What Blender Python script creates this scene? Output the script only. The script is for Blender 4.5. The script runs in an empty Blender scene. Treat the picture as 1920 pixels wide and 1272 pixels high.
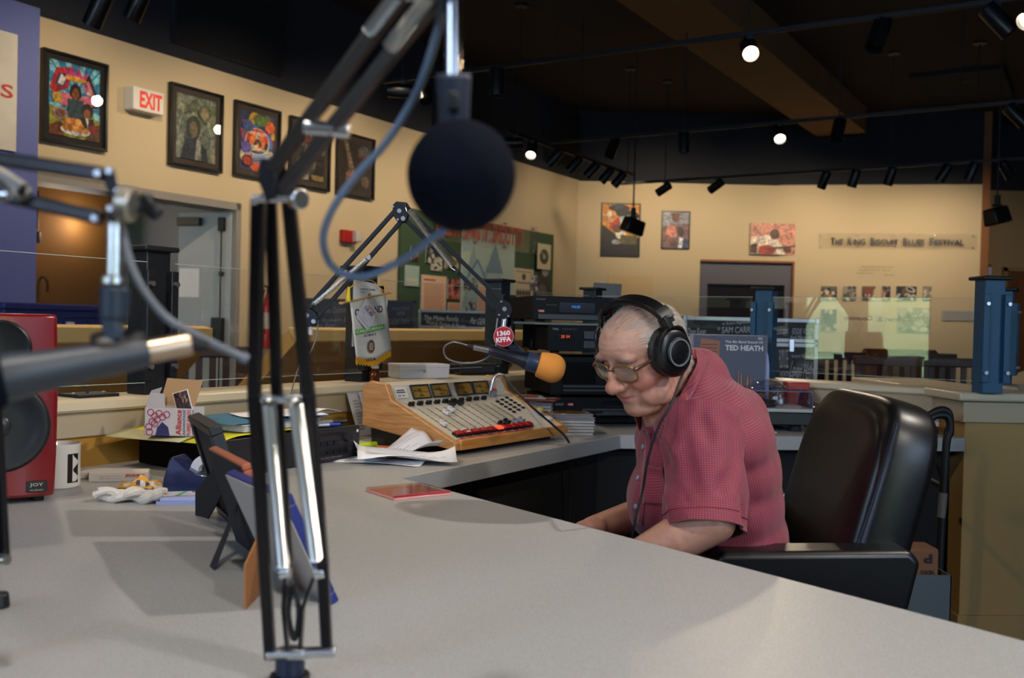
import bpy, bmesh, math, random
from mathutils import Vector, Matrix, noise
import numpy as np
random.seed(7)
SC = bpy.context.scene
COL = SC.collection
# ------------------------------------------------------------------ camera
CAM = Vector((0.0, 0.0, 1.12)); F = 1850.0
PITCH = math.atan(31/1850); ROLL = math.radians(1.375)
_r = Vector((math.cos(ROLL), 0, math.sin(ROLL)))
_f = Vector((0, math.cos(PITCH), -math.sin(PITCH)))
_f = (_f - _r*_f.dot(_r)).normalized()
_u = _r.cross(_f).normalized()
CR = Matrix((( _r.x, _u.x, -_f.x), (_r.y, _u.y, -_f.y), (_r.z, _u.z, -_f.z)))
cam_data = bpy.data.cameras.new('camera')
cam_data.sensor_width = 36; cam_data.lens = F/1920*36
cam_data.clip_start = 0.02; cam_data.clip_end = 200
cam_data.dof.use_dof = True; cam_data.dof.focus_distance = 2.45; cam_data.dof.aperture_fstop = 5.2
cam = bpy.data.objects.new('camera', cam_data); COL.objects.link(cam)
cam.matrix_world = Matrix.Translation(CAM) @ CR.to_4x4()
SC.camera = cam
SC.view_settings.view_transform = 'Standard'; SC.view_settings.look = 'None'
SC.view_settings.gamma = 1; SC.view_settings.use_curve_mapping = False
SC.view_settings.exposure = 0.0
SC.cycles.use_denoising = True
SC.cycles.max_bounces = 7; SC.cycles.diffuse_bounces = 3; SC.cycles.glossy_bounces = 4
SC.cycles.transparent_max_bounces = 12; SC.cycles.transmission_bounces = 6
SC.cycles.caustics_reflective = False; SC.cycles.caustics_refractive = False
SC.cycles.sample_clamp_indirect = 4.0

def ray(px, py): return CR @ Vector(((px-960)/F, (636-py)/F, -1))
def at(px, py, Y): r = ray(px, py); return CAM + r*(Y/r.y)
def onz(px, py, z): r = ray(px, py); return CAM + r*((z-CAM.z)/r.z)
def onplane(px, py, p, n): r = ray(px, py); return CAM + r*((p-CAM).dot(n)/r.dot(n))
def V(*a): return Vector(a)
# ------------------------------------------------------------------ world and daylight
w = bpy.data.worlds.new('world'); SC.world = w; w.use_nodes = True
wn = w.node_tree.nodes; bgn = wn['Background']
tc = wn.new('ShaderNodeTexCoord'); sep = wn.new('ShaderNodeSeparateXYZ'); rmp = wn.new('ShaderNodeValToRGB')
w.node_tree.links.new(tc.outputs['Generated'], sep.inputs[0]); w.node_tree.links.new(sep.outputs['Z'], rmp.inputs[0])
rmp.color_ramp.elements[0].color = (0.75, 0.85, 1, 1); rmp.color_ramp.elements[1].color = (0.25, 0.45, 0.9, 1)
w.node_tree.links.new(rmp.outputs[0], bgn.inputs[0]); bgn.inputs[1].default_value = 5.0
def light(name, kind, loc, target, power, color, **kw):
    d = bpy.data.lights.new(name, kind); d.energy = power; d.color = color
    for k, v in kw.items(): setattr(d, k, v)
    o = bpy.data.objects.new(name, d); COL.objects.link(o); o.location = loc
    o.rotation_euler = (Vector(target)-Vector(loc)).to_track_quat('-Z', 'Y').to_euler()
    return o
COOL = (0.52, 0.70, 1.0); WARM = (1.0, 0.78, 0.52); WARM2 = (1.0, 0.80, 0.58)
# daylight from behind the camera, given by added area lamps inside the front wall
light('daylight_left', 'AREA', (-3.6, -3.6, 2.5), (-0.8, 2.2, 0.7), 190, COOL, shape='RECTANGLE', size=3.0, size_y=1.2)
light('daylight_right', 'AREA', (4.2, -3.6, 2.5), (0.8, 2.6, 0.7), 150, COOL, shape='RECTANGLE', size=3.0, size_y=1.2)
# track lamps over the desk (off to the right and behind the camera)
light('desk_lamp', 'SPOT', (1.9, -1.2, 3.1), (-0.3, 1.3, 0.7), 190, (1.0, .92, .82), spot_size=1.25, spot_blend=0.9, shadow_soft_size=0.09)
light('desk_lamp', 'SPOT', (2.1, 1.75, 3.1), (-0.35, 1.35, 0.74), 210, (1.0, .92, .82), spot_size=1.15, spot_blend=0.9, shadow_soft_size=0.04)
light('desk_lamp', 'SPOT', (-0.2, 0.3, 3.1), (0.15, 0.9, 0.74), 120, (1.0, .92, .82), spot_size=1.1, spot_blend=1.0, shadow_soft_size=0.08)
light('desk_lamp', 'SPOT', (-1.5, 0.9, 3.1), (-0.25, 3.1, 0.85), 150, WARM2, spot_size=0.95, spot_blend=1.0, shadow_soft_size=0.06)
# ------------------------------------------------------------------ materials
def lin(c):
    if isinstance(c, str):
        c = tuple(int(c[i:i+2], 16)/255 for i in (0, 2, 4))
    return tuple(((x/12.92) if x <= .04045 else ((x+.055)/1.055)**2.4) for x in c) + (1.0,)
_mats = {}
def mat(name, color, rough=0.5, metal=0.0, bump=0.0, bscale=200.0, var=0.0, vscale=8.0, **kw):
    if name in _mats: return _mats[name]
    m = bpy.data.materials.new(name); m.use_nodes = True; nt = m.node_tree; n = nt.nodes; l = nt.links
    b = n['Principled BSDF']; c = lin(color)
    b.inputs['Base Color'].default_value = c; b.inputs['Roughness'].default_value = rough; b.inputs['Metallic'].default_value = metal
    for k, v in kw.items():
        key = {'spec': 'Specular IOR Level', 'coat': 'Coat Weight', 'trans': 'Transmission Weight', 'ior': 'IOR', 'sss': 'Subsurface Weight', 'alpha': 'Alpha', 'sheen': 'Sheen Weight', 'emis': 'Emission Strength'}[k]
        b.inputs[key].default_value = v
        if k == 'emis': b.inputs['Emission Color'].default_value = c
    t = n.new('ShaderNodeTexCoord')
    if var:
        no = n.new('ShaderNodeTexNoise'); no.inputs['Scale'].default_value = vscale; no.inputs['Detail'].default_value = 5
        mx = n.new('ShaderNodeMix'); mx.data_type = 'RGBA'
        mx.inputs[6].default_value = tuple(x*(1-var) for x in c[:3])+(1,); mx.inputs[7].default_value = tuple(min(1, x*(1+var)) for x in c[:3])+(1,)
        l.new(t.outputs['Object'], no.inputs['Vector']); l.new(no.outputs['Fac'], mx.inputs[0]); l.new(mx.outputs[2], b.inputs['Base Color'])
    if bump:
        no = n.new('ShaderNodeTexNoise'); no.inputs['Scale'].default_value = bscale; no.inputs['Detail'].default_value = 3
        bp = n.new('ShaderNodeBump'); bp.inputs['Strength'].default_value = bump; bp.inputs['Distance'].default_value = 0.002
        l.new(t.outputs['Object'], no.inputs['Vector']); l.new(no.outputs['Fac'], bp.inputs['Height']); l.new(bp.outputs['Normal'], b.inputs['Normal'])
    _mats[name] = m; return m
def ink(rough=0.45, name='printed_ink'):
    """colours come from the face colours of the print"""
    if name in _mats: return _mats[name]
    m = mat(name, 'ffffff', rough); nt = m.node_tree
    a = nt.nodes.new('ShaderNodeVertexColor'); a.layer_name = 'ink'
    nt.links.new(a.outputs[0], nt.nodes['Principled BSDF'].inputs['Base Color']); return m
def wood(name, c1, c2, axis=0, scale=18, rough=0.35):
    if name in _mats: return _mats[name]
    m = mat(name, c1, rough); nt = m.node_tree; n = nt.nodes; l = nt.links
    t = n.new('ShaderNodeTexCoord'); mp = n.new('ShaderNodeMapping'); s = [scale*3]*3; s[axis] = scale*.18; mp.inputs['Scale'].default_value = s
    no = n.new('ShaderNodeTexNoise'); no.inputs['Scale'].default_value = 1.0; no.inputs['Detail'].default_value = 8; no.inputs['Distortion'].default_value = 1.2
    cr = n.new('ShaderNodeValToRGB'); cr.color_ramp.elements[0].color = lin(c2); cr.color_ramp.elements[1].color = lin(c1)
    cr.color_ramp.elements[0].position = .35; cr.color_ramp.elements[1].position = .6
    l.new(t.outputs['Object'], mp.inputs[0]); l.new(mp.outputs[0], no.inputs['Vector']); l.new(no.outputs['Fac'], cr.inputs[0]); l.new(cr.outputs[0], n['Principled BSDF'].inputs['Base Color'])
    return m
def glass(name, color='ffffff', rough=0.0, refl=0.5):
    """thin clear pane: see-through with a Fresnel reflection"""
    if name in _mats: return _mats[name]
    m = bpy.data.materials.new(name); m.use_nodes = True; nt = m.node_tree; n = nt.nodes; n.clear()
    o = n.new('ShaderNodeOutputMaterial'); mx = n.new('ShaderNodeMixShader'); tr = n.new('ShaderNodeBsdfTransparent'); gl = n.new('ShaderNodeBsdfGlossy'); fr = None
    tr.inputs[0].default_value = lin(color); gl.inputs['Roughness'].default_value = rough
    ge = n.new('ShaderNodeNewGeometry'); vm = n.new('ShaderNodeVectorMath'); vm.operation = 'DOT_PRODUCT'
    nt.links.new(ge.outputs['Normal'], vm.inputs[0]); nt.links.new(ge.outputs['Incoming'], vm.inputs[1])
    last = vm.outputs['Value']
    for op, v in (('ABSOLUTE', None), ('SUBTRACT', 1.0), ('POWER', 5.0), ('MULTIPLY', .9), ('ADD', .08*refl*2)):
        mu = n.new('ShaderNodeMath'); mu.operation = op; mu.use_clamp = op != 'ABSOLUTE'
        if op == 'SUBTRACT': mu.inputs[0].default_value = v; nt.links.new(last, mu.inputs[1])
        else:
            nt.links.new(last, mu.inputs[0])
            if v is not None: mu.inputs[1].default_value = v
        last = mu.outputs[0]
    nt.links.new(last, mx.inputs[0]); nt.links.new(tr.outputs[0], mx.inputs[1]); nt.links.new(gl.outputs[0], mx.inputs[2]); nt.links.new(mx.outputs[0], o.inputs[0])
    _mats[name] = m; return m
# ------------------------------------------------------------------ mesh builder
WM = {}
class MB:
    def __init__(s): s.v = []; s.f = []; s.m = []; s.c = []; s.M = Matrix.Identity(4); s.mi = 0; s.col = (1, 1, 1, 1)
    def add(s, vs, fs, col=None):
        o = len(s.v); s.v += [s.M @ Vector(p) for p in vs]
        for f in fs: s.f.append([i+o for i in f]); s.m.append(s.mi); s.c.append(col or s.col)
        return s
    def box(s, c, d, R=None, col=None, taper=1.0):
        x, y, z = [k/2 for k in d]; vs = []
        for dz, t in ((-z, 1), (z, taper)):
            for dx, dy in ((-x, -y), (x, -y), (x, y), (-x, y)):
                p = Vector((dx*t, dy*t, dz)); p = R @ p if R else p; vs.append(Vector(c)+p)
        return s.add(vs, [(3, 2, 1, 0), (4, 5, 6, 7), (0, 1, 5, 4), (1, 2, 6, 5), (2, 3, 7, 6), (3, 0, 4, 7)], col)
    def b2(s, a, b, col=None):
        return s.box([(a[i]+b[i])/2 for i in range(3)], [abs(b[i]-a[i]) for i in range(3)], None, col)
    def cyl(s, p0, p1, r0, r1=None, n=16, caps=True, col=None):
        p0 = Vector(p0); p1 = Vector(p1); r1 = r0 if r1 is None else r1
        q = (p1-p0).to_track_quat('Z', 'Y'); vs = []
        for p, r in ((p0, r0), (p1, r1)):
            for i in range(n):
                a = 2*math.pi*i/n; vs.append(p + q @ Vector((math.cos(a)*r, math.sin(a)*r, 0)))
        fs = [(i, (i+1) % n, n+(i+1) % n, n+i) for i in range(n)]
        if caps: fs += [tuple(range(n-1, -1, -1)), tuple(range(n, 2*n))]
        return s.add(vs, fs, col)
    def bar(s, p0, p1, w, d, up=(0, 0, 1), col=None):
        p0 = Vector(p0); p1 = Vector(p1); z = (p1-p0).normalized(); x = Vector(up).cross(z)
        x = x.normalized() if x.length > 1e-4 else Vector((1, 0, 0)); y = z.cross(x)
        R = Matrix((x, y, z)).transposed(); return s.box((p0+p1)/2, (w, d, (p1-p0).length), R, col)
    def tube(s, pts, r, n=8, sub=6, closed=False, col=None, caps=True):
        pts = [Vector(p) for p in pts]; P = []; Rr = []
        rs = r if isinstance(r, (list, tuple)) else [r]*len(pts)
        N = len(pts)
        if sub > 1 and N > 2:
            rng = range(N if closed else N-1)
            for i in rng:
                g = (lambda k: pts[k % N]) if closed else (lambda k: pts[min(max(k, 0), N-1)])
                a, b, c, d = g(i-1), g(i), g(i+1), g(i+2)
                for j in range(sub):
                    t = j/sub; P.append(.5*((2*b)+(c-a)*t+(2*a-5*b+4*c-d)*t*t+(3*b-a-3*c+d)*t**3)); Rr.append(rs[i]*(1-t)+rs[(i+1) % N]*t)
            if not closed: P.append(pts[-1]); Rr.append(rs[-1])
        else: P = pts; Rr = list(rs)
        K = len(P); vs = []; up = None
        for i in range(K):
            t = (P[(i+1) % K if closed else min(i+1, K-1)]-P[(i-1) % K if closed else max(i-1, 0)]).normalized()
            if up is None: up = t.orthogonal().normalized()
            up = (up-t*up.dot(t)).normalized(); bn = t.cross(up)
            for j in range(n):
                a = 2*math.pi*j/n; vs.append(P[i]+(up*math.cos(a)+bn*math.sin(a))*Rr[i])
        fs = []
        for i in range(K if closed else K-1):
            i2 = (i+1) % K
            for j in range(n): fs.append((i*n+j, i*n+(j+1) % n, i2*n+(j+1) % n, i2*n+j))
        if not closed and caps: fs += [tuple(range(n-1, -1, -1)), tuple(range((K-1)*n, K*n))]
        return s.add(vs, fs, col)
    def lathe(s, prof, M=None, n=24, col=None, caps=True):
        M = M or Matrix.Identity(4); vs = []
        for r, z in prof:
            for i in range(n): a = 2*math.pi*i/n; vs.append(M @ Vector((r*math.cos(a), r*math.sin(a), z)))
        fs = []
        for k in range(len(prof)-1):
            for i in range(n): fs.append((k*n+i, k*n+(i+1) % n, (k+1)*n+(i+1) % n, (k+1)*n+i))
        if caps: fs += [tuple(range(n-1, -1, -1)), tuple(range((len(prof)-1)*n, len(prof)*n))]
        return s.add(vs, fs, col)
    def ell(s, c, r, R=None, n=24, m=14, col=None):
        vs = []; c = Vector(c)
        if not isinstance(r, (tuple, list)): r = (r, r, r)
        for j in range(1, m):
            b = math.pi*j/m
            for i in range(n):
                a = 2*math.pi*i/n; p = Vector((math.sin(b)*math.cos(a)*r[0], math.sin(b)*math.sin(a)*r[1], math.cos(b)*r[2]))
                vs.append(c+(R @ p if R else p))
        for z in (r[2], -r[2]):
            p = Vector((0, 0, z)); vs.append(c+(R @ p if R else p))
        fs = []
        for j in range(m-2):
            for i in range(n): fs.append((j*n+i, (j+1)*n+i, (j+1)*n+(i+1) % n, j*n+(i+1) % n))
        T = (m-1)*n; L = (m-2)*n
        for i in range(n): fs.append((T, i, (i+1) % n)); fs.append((T+1, L+(i+1) % n, L+i))
        return s.add(vs, fs, col)
    def prism(s, poly, z0, z1, M=None, col=None):
        M = M or Matrix.Identity(4); n = len(poly)
        vs = [M @ Vector((x, y, z0)) for x, y in poly]+[M @ Vector((x, y, z1)) for x, y in poly]
        fs = [tuple(range(n-1, -1, -1)), tuple(range(n, 2*n))]+[(i, (i+1) % n, n+(i+1) % n, n+i) for i in range(n)]
        return s.add(vs, fs, col)
    def grid(s, fn, nu, nv, col=None):
        vs = [fn(i/nu, j/nv) for j in range(nv+1) for i in range(nu+1)]
        return s.add(vs, [(j*(nu+1)+i, j*(nu+1)+i+1, (j+1)*(nu+1)+i+1, (j+1)*(nu+1)+i) for j in range(nv) for i in range(nu)], col)
    def build(s, name, mats, parent=None, world=True, bevel=0.0, smooth=True, solid=0.0, colors=False, seg=2, angle=35):
        me = bpy.data.meshes.new(name); vs = s.v
        if parent is not None and world:
            I = WM[parent].inverted(); vs = [I @ p for p in vs]
        me.from_pydata([tuple(p) for p in vs], [], s.f)
        if not isinstance(mats, (list, tuple)): mats = [mats]
        for m in mats: me.materials.append(m)
        if len(mats) > 1: me.polygons.foreach_set('material_index', s.m)
        if colors:
            ca = me.color_attributes.new('ink', 'FLOAT_COLOR', 'CORNER'); buf = []
            for p, c in zip(me.polygons, s.c): buf += list(c)*p.loop_total
            ca.data.foreach_set('color', buf)
        me.update()
        bm = bmesh.new(); bm.from_mesh(me); bmesh.ops.recalc_face_normals(bm, faces=bm.faces); bm.to_mesh(me); bm.free()
        if smooth:
            me.polygons.foreach_set('use_smooth', [True]*len(me.polygons)); me.set_sharp_from_angle(angle=math.radians(angle))
        o = bpy.data.objects.new(name, me); COL.objects.link(o)
        if parent is not None: o.parent = parent; WM[o] = WM[parent]
        else: WM[o] = Matrix.Identity(4)
        if solid:
            d = o.modifiers.new('solid', 'SOLIDIFY'); d.thickness = solid; d.offset = 0
        if bevel:
            d = o.modifiers.new('bevel', 'BEVEL'); d.width = bevel; d.segments = seg; d.limit_method = 'ANGLE'; d.angle_limit = math.radians(40)
        return o
def tag(o, label=None, cat=None, group=None, kind=None):
    if label: o['label'] = label
    if cat: o['category'] = cat
    if group: o['group'] = group
    if kind: o['kind'] = kind
    return o
def thing(name, label, cat, loc=(0, 0, 0), rotz=0.0, group=None, M=None):
    o = bpy.data.objects.new(name, None); COL.objects.link(o); o.empty_display_size = 0.05
    m = M if M is not None else Matrix.Translation(Vector(loc)) @ Matrix.Rotation(rotz, 4, 'Z')
    o.matrix_world = m; WM[o] = m.copy(); return tag(o, label, cat, group)
def struct(name, mb, m, **kw):
    o = mb.build(name, m, **kw); return tag(o, kind='structure')
def dup(root, M, label=None, group=None):
    r = root.copy(); COL.objects.link(r); r.matrix_world = M; WM[r] = M.copy()
    if label: r['label'] = label
    if group: r['group'] = group
    for ch in [o for o in root.children]:
        c = ch.copy(); COL.objects.link(c); c.parent = r; WM[c] = WM[r]
        for g in [o for o in ch.children]:
            d = g.copy(); COL.objects.link(d); d.parent = c; WM[d] = WM[r]
    return r
def frame(o, x, y):
    """matrix with origin o, x axis x, y axis y"""
    x = Vector(x).normalized(); y = Vector(y); y = (y-x*y.dot(x)).normalized(); z = x.cross(y)
    m = Matrix((x, y, z)).transposed().to_4x4(); m.translation = Vector(o); return m
def text(s, M, size, m, parent, fit=None, off=0.0, ext=0.0004, name='lettering', align='CENTER', world=True, shear=0, spacing=1.0):
    cu = bpy.data.curves.new('t', 'FONT'); cu.body = s; cu.size = 1; cu.align_x = align; cu.align_y = 'CENTER'; cu.offset = off; cu.extrude = 0; cu.shear = shear; cu.space_character = spacing
    cu.resolution_u = 3
    ob = bpy.data.objects.new('t', cu); COL.objects.link(ob)
    dg = bpy.context.evaluated_depsgraph_get()
    me = bpy.data.meshes.new_from_object(ob.evaluated_get(dg), depsgraph=dg)
    COL.objects.unlink(ob); bpy.data.objects.remove(ob); me.name = name
    xs = [v.co.x for v in me.vertices]; ys = [v.co.y for v in me.vertices]
    if not xs: return None
    if fit:
        sx = fit[0]/max(1e-6, max(xs)-min(xs)); sy = fit[1]/max(1e-6, max(ys)-min(ys)); cx = (max(xs)+min(xs))/2; cy = (max(ys)+min(ys))/2
    else: sx = sy = size; cx = cy = 0
    I = WM[parent].inverted() if world else Matrix.Identity(4)
    for v in me.vertices: v.co = I @ (M @ Vector(((v.co.x-cx)*sx, (v.co.y-cy)*sy, ext)))
    me.materials.clear(); me.materials.append(m)
    o = bpy.data.objects.new(name, me); COL.objects.link(o); o.parent = parent; WM[o] = WM[parent]; return o
def art(items, M, w, h, parent, name='print', m=None, z0=0.0005, dz=0.0003, world=True):
    """flat printed picture of coloured shapes; x,y in 0..1 with y up"""
    mb = MB(); z = z0
    for it in items:
        k = it[0]; c = lin(it[-1]); z += dz
        if k == 'r': pts = [(it[1], it[2]), (it[3], it[2]), (it[3], it[4]), (it[1], it[4])]
        elif k == 'p': pts = it[1]
        elif k == 'e':
            _, cx, cy, rx, ry = it[:5]; rot = it[5] if len(it) > 6 else 0; pts = []
            for i in range(20):
                a = 2*math.pi*i/20; x = math.cos(a)*rx; y = math.sin(a)*ry
                pts.append((cx+x*math.cos(rot)-y*math.sin(rot), cy+x*math.sin(rot)+y*math.cos(rot)))
        P = [(min(max(x, 0), 1), min(max(y, 0), 1)) for x, y in pts]
        mb.add([M @ Vector(((x-.5)*w, (y-.5)*h, z)) for x, y in P], [tuple(range(len(P)))], c)
    return mb.build(name, m or ink(), parent, world=world, smooth=False, colors=True)
def blobs(seed, pal, bg, n=26, s=.16):
    r = random.Random(seed); it = [('r', 0, 0, 1, 1, bg)]
    for i in range(n):
        k = s*(1.3-i/n); it.append(('e', r.random(), r.random()*.95, k*r.uniform(.4, 1), k*r.uniform(.4, 1), r.uniform(0, 3), r.choice(pal)))
    return it
def painted():
    if 'painted_print' in _mats: return _mats['painted_print']
    m = ink(.5, 'painted_print'); nt = m.node_tree; n = nt.nodes; l = nt.links; b = n['Principled BSDF']; src = b.inputs['Base Color'].links[0].from_socket
    t = n.new('ShaderNodeTexCoord'); no = n.new('ShaderNodeTexNoise'); no.inputs['Scale'].default_value = 16; no.inputs['Detail'].default_value = 9; no.inputs['Distortion'].default_value = 1.5
    cr = n.new('ShaderNodeValToRGB'); cr.color_ramp.elements[0].position = .35; cr.color_ramp.elements[1].position = .65; cr.color_ramp.elements[0].color = (.3, .28, .3, 1); cr.color_ramp.elements[1].color = (1.5, 1.45, 1.35, 1)
    mx = n.new('ShaderNodeMix'); mx.data_type = 'RGBA'; mx.blend_type = 'MULTIPLY'; mx.inputs[0].default_value = .85
    l.new(t.outputs['Object'], no.inputs['Vector']); l.new(no.outputs['Fac'], cr.inputs[0]); l.new(src, mx.inputs[6]); l.new(cr.outputs[0], mx.inputs[7]); l.new(mx.outputs[2], b.inputs['Base Color']); return m
# common materials
CREAM = mat('cream_wall_paint', 'c6b596', .75, bump=.15, bscale=60)
BLACKWALL = mat('black_upper_wall_paint', '22252e', .9)
OCHRE = mat('ochre_paint', 'c08a35', .7)
CHROME = mat('chrome', 'e4e6ea', .27, 1.0); STEEL = mat('brushed_steel', 'a8aab0', .35, 1.0)
BLACK = mat('black_plastic', '101114', .4); MATBLACK = mat('matte_black_metal', '0d0e11', .55); RUB = mat('black_rubber', '16171a', .7)
PAPER = mat('white_paper', 'e6e6ea', .7); WHITE = mat('white_paint', 'e4e2dc', .5)
CLEAR = glass('clear_pane')
# ================================================================== ROOM
ZC = 4.5; ZW = 3.4
W0 = onz(57, 25, ZW); W1 = onz(1085, 338, ZW); W2 = onz(1460, 347, ZW); W3 = onz(1845, 345, ZW)
for p in (W0, W1, W2, W3): p.z = 0
UL = (W1-W0).normalized(); NL = Vector((UL.y, -UL.x, 0))       # into the room
if NL.dot(-W0) < 0: NL = -NL
UP = Vector((0, 0, 1))
LW = frame(W0, UL, UP)                    # local: x along, y up, z into the room?
if Vector((LW[0][2], LW[1][2], LW[2][2])).dot(NL) < 0: pass
def wl(px, py):                            # pixel -> (s, z) on the left wall
    p = onplane(px, py, W0, NL); return (p-W0).dot(UL), p.z
def wlp(s, z, d=0.0): return W0+UL*s+UP*z+NL*d
UF = (W3-W1).normalized(); NF = Vector((UF.y, -UF.x, 0))
if NF.dot(-W1) < 0: NF = -NF
def wf_seg(px): return (W1, W2) if px < 1460 else (W2, W3)
def wfp(px, py):
    a, b = wf_seg(px); u = (b-a).normalized(); n = Vector((u.y, -u.x, 0)); n = n if n.y < 0 else -n
    return onplane(px, py, a, n), u, n
fb = MB(); fb.b2((-12, -6, -.1), (14, 19, 0)); struct('floor', fb, mat('dark_brown_carpet', '3a2a20', .9, bump=.3))
cb = MB(); cb.b2((-12, -6, ZC), (14, 19, ZC+.1)); struct('ceiling', cb, mat('dark_brown_ceiling', '2c251e', .95, var=.25, vscale=.5))
# the left wall with the door opening
s0, zt = wl(50, 335); s1, zt2 = wl(452, 397); s0 = 0.02
zD = 2.2
mb = MB()
def wallbox(mb, sa, sb, za, zb, th=.15, d=0): 
    P = [wlp(sa, 0, d), wlp(sb, 0, d), wlp(sb, 0, d-th), wlp(sa, 0, d-th)]
    mb.add([Vector((p.x, p.y, za)) for p in P]+[Vector((p.x, p.y, zb)) for p in P], [(3, 2, 1, 0), (4, 5, 6, 7), (0, 1, 5, 4), (1, 2, 6, 5), (2, 3, 7, 6), (3, 0, 4, 7)])
LLEN = (W1-W0).length
wallbox(mb, -12, s0, 0, ZW); wallbox(mb, s0, s1, zD, ZW); wallbox(mb, s1, LLEN+.1, 0, ZW)
struct('wall_left', mb, CREAM, smooth=False)
mb = MB(); wallbox(mb, -12, LLEN+.1, ZW, ZC, .15, -.02)
struct('wall_left_upper', mb, BLACKWALL, smooth=False)
mb = MB(); wallbox(mb, -6, 0.0, 0, ZW+.02, .25, .12)
struct('wall_blue', mb, mat('periwinkle_wall_paint', '5f6aa8', .7), smooth=False)
# far wall (slightly faceted curve) + recess at the right
def vwall(mb, a, b, za, zb, th=.15, away=True):
    u = (b-a).normalized(); n = Vector((u.y, -u.x, 0)); n = n if n.y > 0 else -n
    P = [a, b, b+n*th, a+n*th]
    mb.add([Vector((p.x, p.y, za)) for p in P]+[Vector((p.x, p.y, zb)) for p in P], [(3, 2, 1, 0), (4, 5, 6, 7), (0, 1, 5, 4), (1, 2, 6, 5), (2, 3, 7, 6), (3, 0, 4, 7)])
# grey doorway opening in the far wall spans px 1313..1490
oa, _, _ = wfp(1313, 487); ob_, _, _ = wfp(1490, 490); oz = (oa.z+ob_.z)/2
OA = Vector((oa.x, oa.y, 0)); OB = Vector((ob_.x, ob_.y, 0))
mb = MB(); vwall(mb, W1, OA, 0, ZW); vwall(mb, OA, W2, oz, ZW); vwall(mb, W2, OB, oz, ZW); vwall(mb, OB, W3, 0, ZW)
struct('wall_back', mb, CREAM, smooth=False)
R1 = W3+Vector((.02, 1.0, 0)); R2 = Vector((13, R1.y, 0))
mb = MB(); vwall(mb, W1-Vector((.3, .0, 0)), W2, ZW-.01, ZC, .4); vwall(mb, W2, W3, ZW-.01, ZC, .4); struct('wall_back_upper', mb, BLACKWALL, smooth=False)
mb = MB(); vwall(mb, R1-Vector((.15, 0, 0)), R2, 0, ZW+.05); struct('wall_recess', mb, mat('taupe_wall_paint', '9c8566', .8), smooth=False)
mb = MB(); vwall(mb, R1-Vector((.15, 0, 0)), R2, ZW+.05, ZC); struct('wall_recess_upper', mb, BLACKWALL, smooth=False)
mb = MB(); mb.b2((W3.x-.02, W3.y, 0), (W3.x+.1, R1.y, ZC)); struct('wall_return', mb, mat('terracotta_wall_paint', '8a5c3c', .8), smooth=False)
# right side wall and the street front behind the camera, with two shop windows
mb = MB(); mb.b2((11, -4, 0), (11.15, R1.y, ZC)); struct('wall_right', mb, CREAM, smooth=False)
YF = -4.0
mb = MB()
xs = [(-12.5, -10.3), (-8.95, -8.65), (-7.1, 1.6), (3.2, 11)]
WIN = [(-10.3, -8.95), (-8.65, -7.1), (1.6, 3.2)]
for a, b in xs: mb.b2((a, YF-.15, 0), (b, YF, ZC))
for a, b in WIN: mb.b2((a, YF-.15, 2.15), (b, YF, ZC)); mb.b2((a, YF-.15, 0), (b, YF, .45))
struct('wall_front', mb, CREAM, smooth=False)
for i, (a, b) in enumerate(WIN):
    mb = MB(); mb.b2((a, YF-.1, .45), (b, YF-.09, 2.15)); struct('window_%d' % (i+1), mb, CLEAR, smooth=False)
mb = MB(); mb.b2((-14, -5.9, -.12), (16, -4.2, -.05)); struct('floor_pavement', mb, mat('pale_concrete', 'b9b3a6', .9))
mb = MB(); mb.add([(-120, -5.9, -.1), (90, -5.9, -.1), (-120, -22, 0), (90, -22, 0), (-120, -42, 5.5), (90, -42, 5.5), (-120, -60, 5.8), (90, -60, 5.8)], [(0, 1, 3, 2), (2, 3, 5, 4), (4, 5, 7, 6)]); tag(mb.build('lawn_grass', mat('lawn_green', 'a9c080', .95, var=.45, vscale=.35)), kind='structure')
lg = light('sun', 'SUN', (0, -10, 20), (0, -24, 0), 20.0, (1, .95, .85), angle=.02)     # lights the lawn outside, the roof keeps it out of the room
# ceiling: long boxed beam, dark panels
bl = [onz(1240, 58, 4.12), onz(1587, 294, 4.12)]; br = [onz(1410, 71, 4.12), onz(1670, 294, 4.12)]
ub = (bl[1]-bl[0]).normalized()
pa, pb = bl[0], br[0]
nb = Vector((ub.y, -ub.x, 0)).normalized(); wdt = abs((pb-pa).dot(nb)); 
st = pa-ub*9; en = pa+ub*((W1.y-.3-pa.y)/ub.y)
mb = MB(); P = [st, st+nb*wdt, en+nb*wdt, en]
mb.add([Vector((p.x, p.y, 4.12)) for p in P]+[Vector((p.x, p.y, ZC)) for p in P], [(3, 2, 1, 0), (4, 5, 6, 7), (0, 1, 5, 4), (1, 2, 6, 5), (2, 3, 7, 6), (3, 0, 4, 7)])
tag(mb.build('ceiling_beam', mat('brown_beam_board', '7a5a38', .85, var=.15, vscale=1.5), smooth=False), kind='structure')
PANEL = mat('dark_blue_ceiling_tile', '1b1f28', .95)
k = 0
for i in range(7):
    for j in range(5):
        if (i*3+j*2) % 4 == 0:
            c = st + ub*(3+i*2.6)+nb*(wdt+.9+j*1.9 if j < 3 else -(1.3+(j-3)*2.1))
            if c.y < 2 or c.y > 14.5 or c.x > 10: continue
            P = [c, c+ub*1.7, c+ub*1.7+nb*1.1, c+nb*1.1]
            mb = MB(); mb.add([Vector((p.x, p.y, ZC-.05)) for p in P]+[Vector((p.x, p.y, ZC-.001)) for p in P], [(3, 2, 1, 0), (4, 5, 6, 7), (0, 1, 5, 4), (1, 2, 6, 5), (2, 3, 7, 6), (3, 0, 4, 7)])
            tag(mb.build('ceiling_panel', PANEL, smooth=False), kind='structure')
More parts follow.
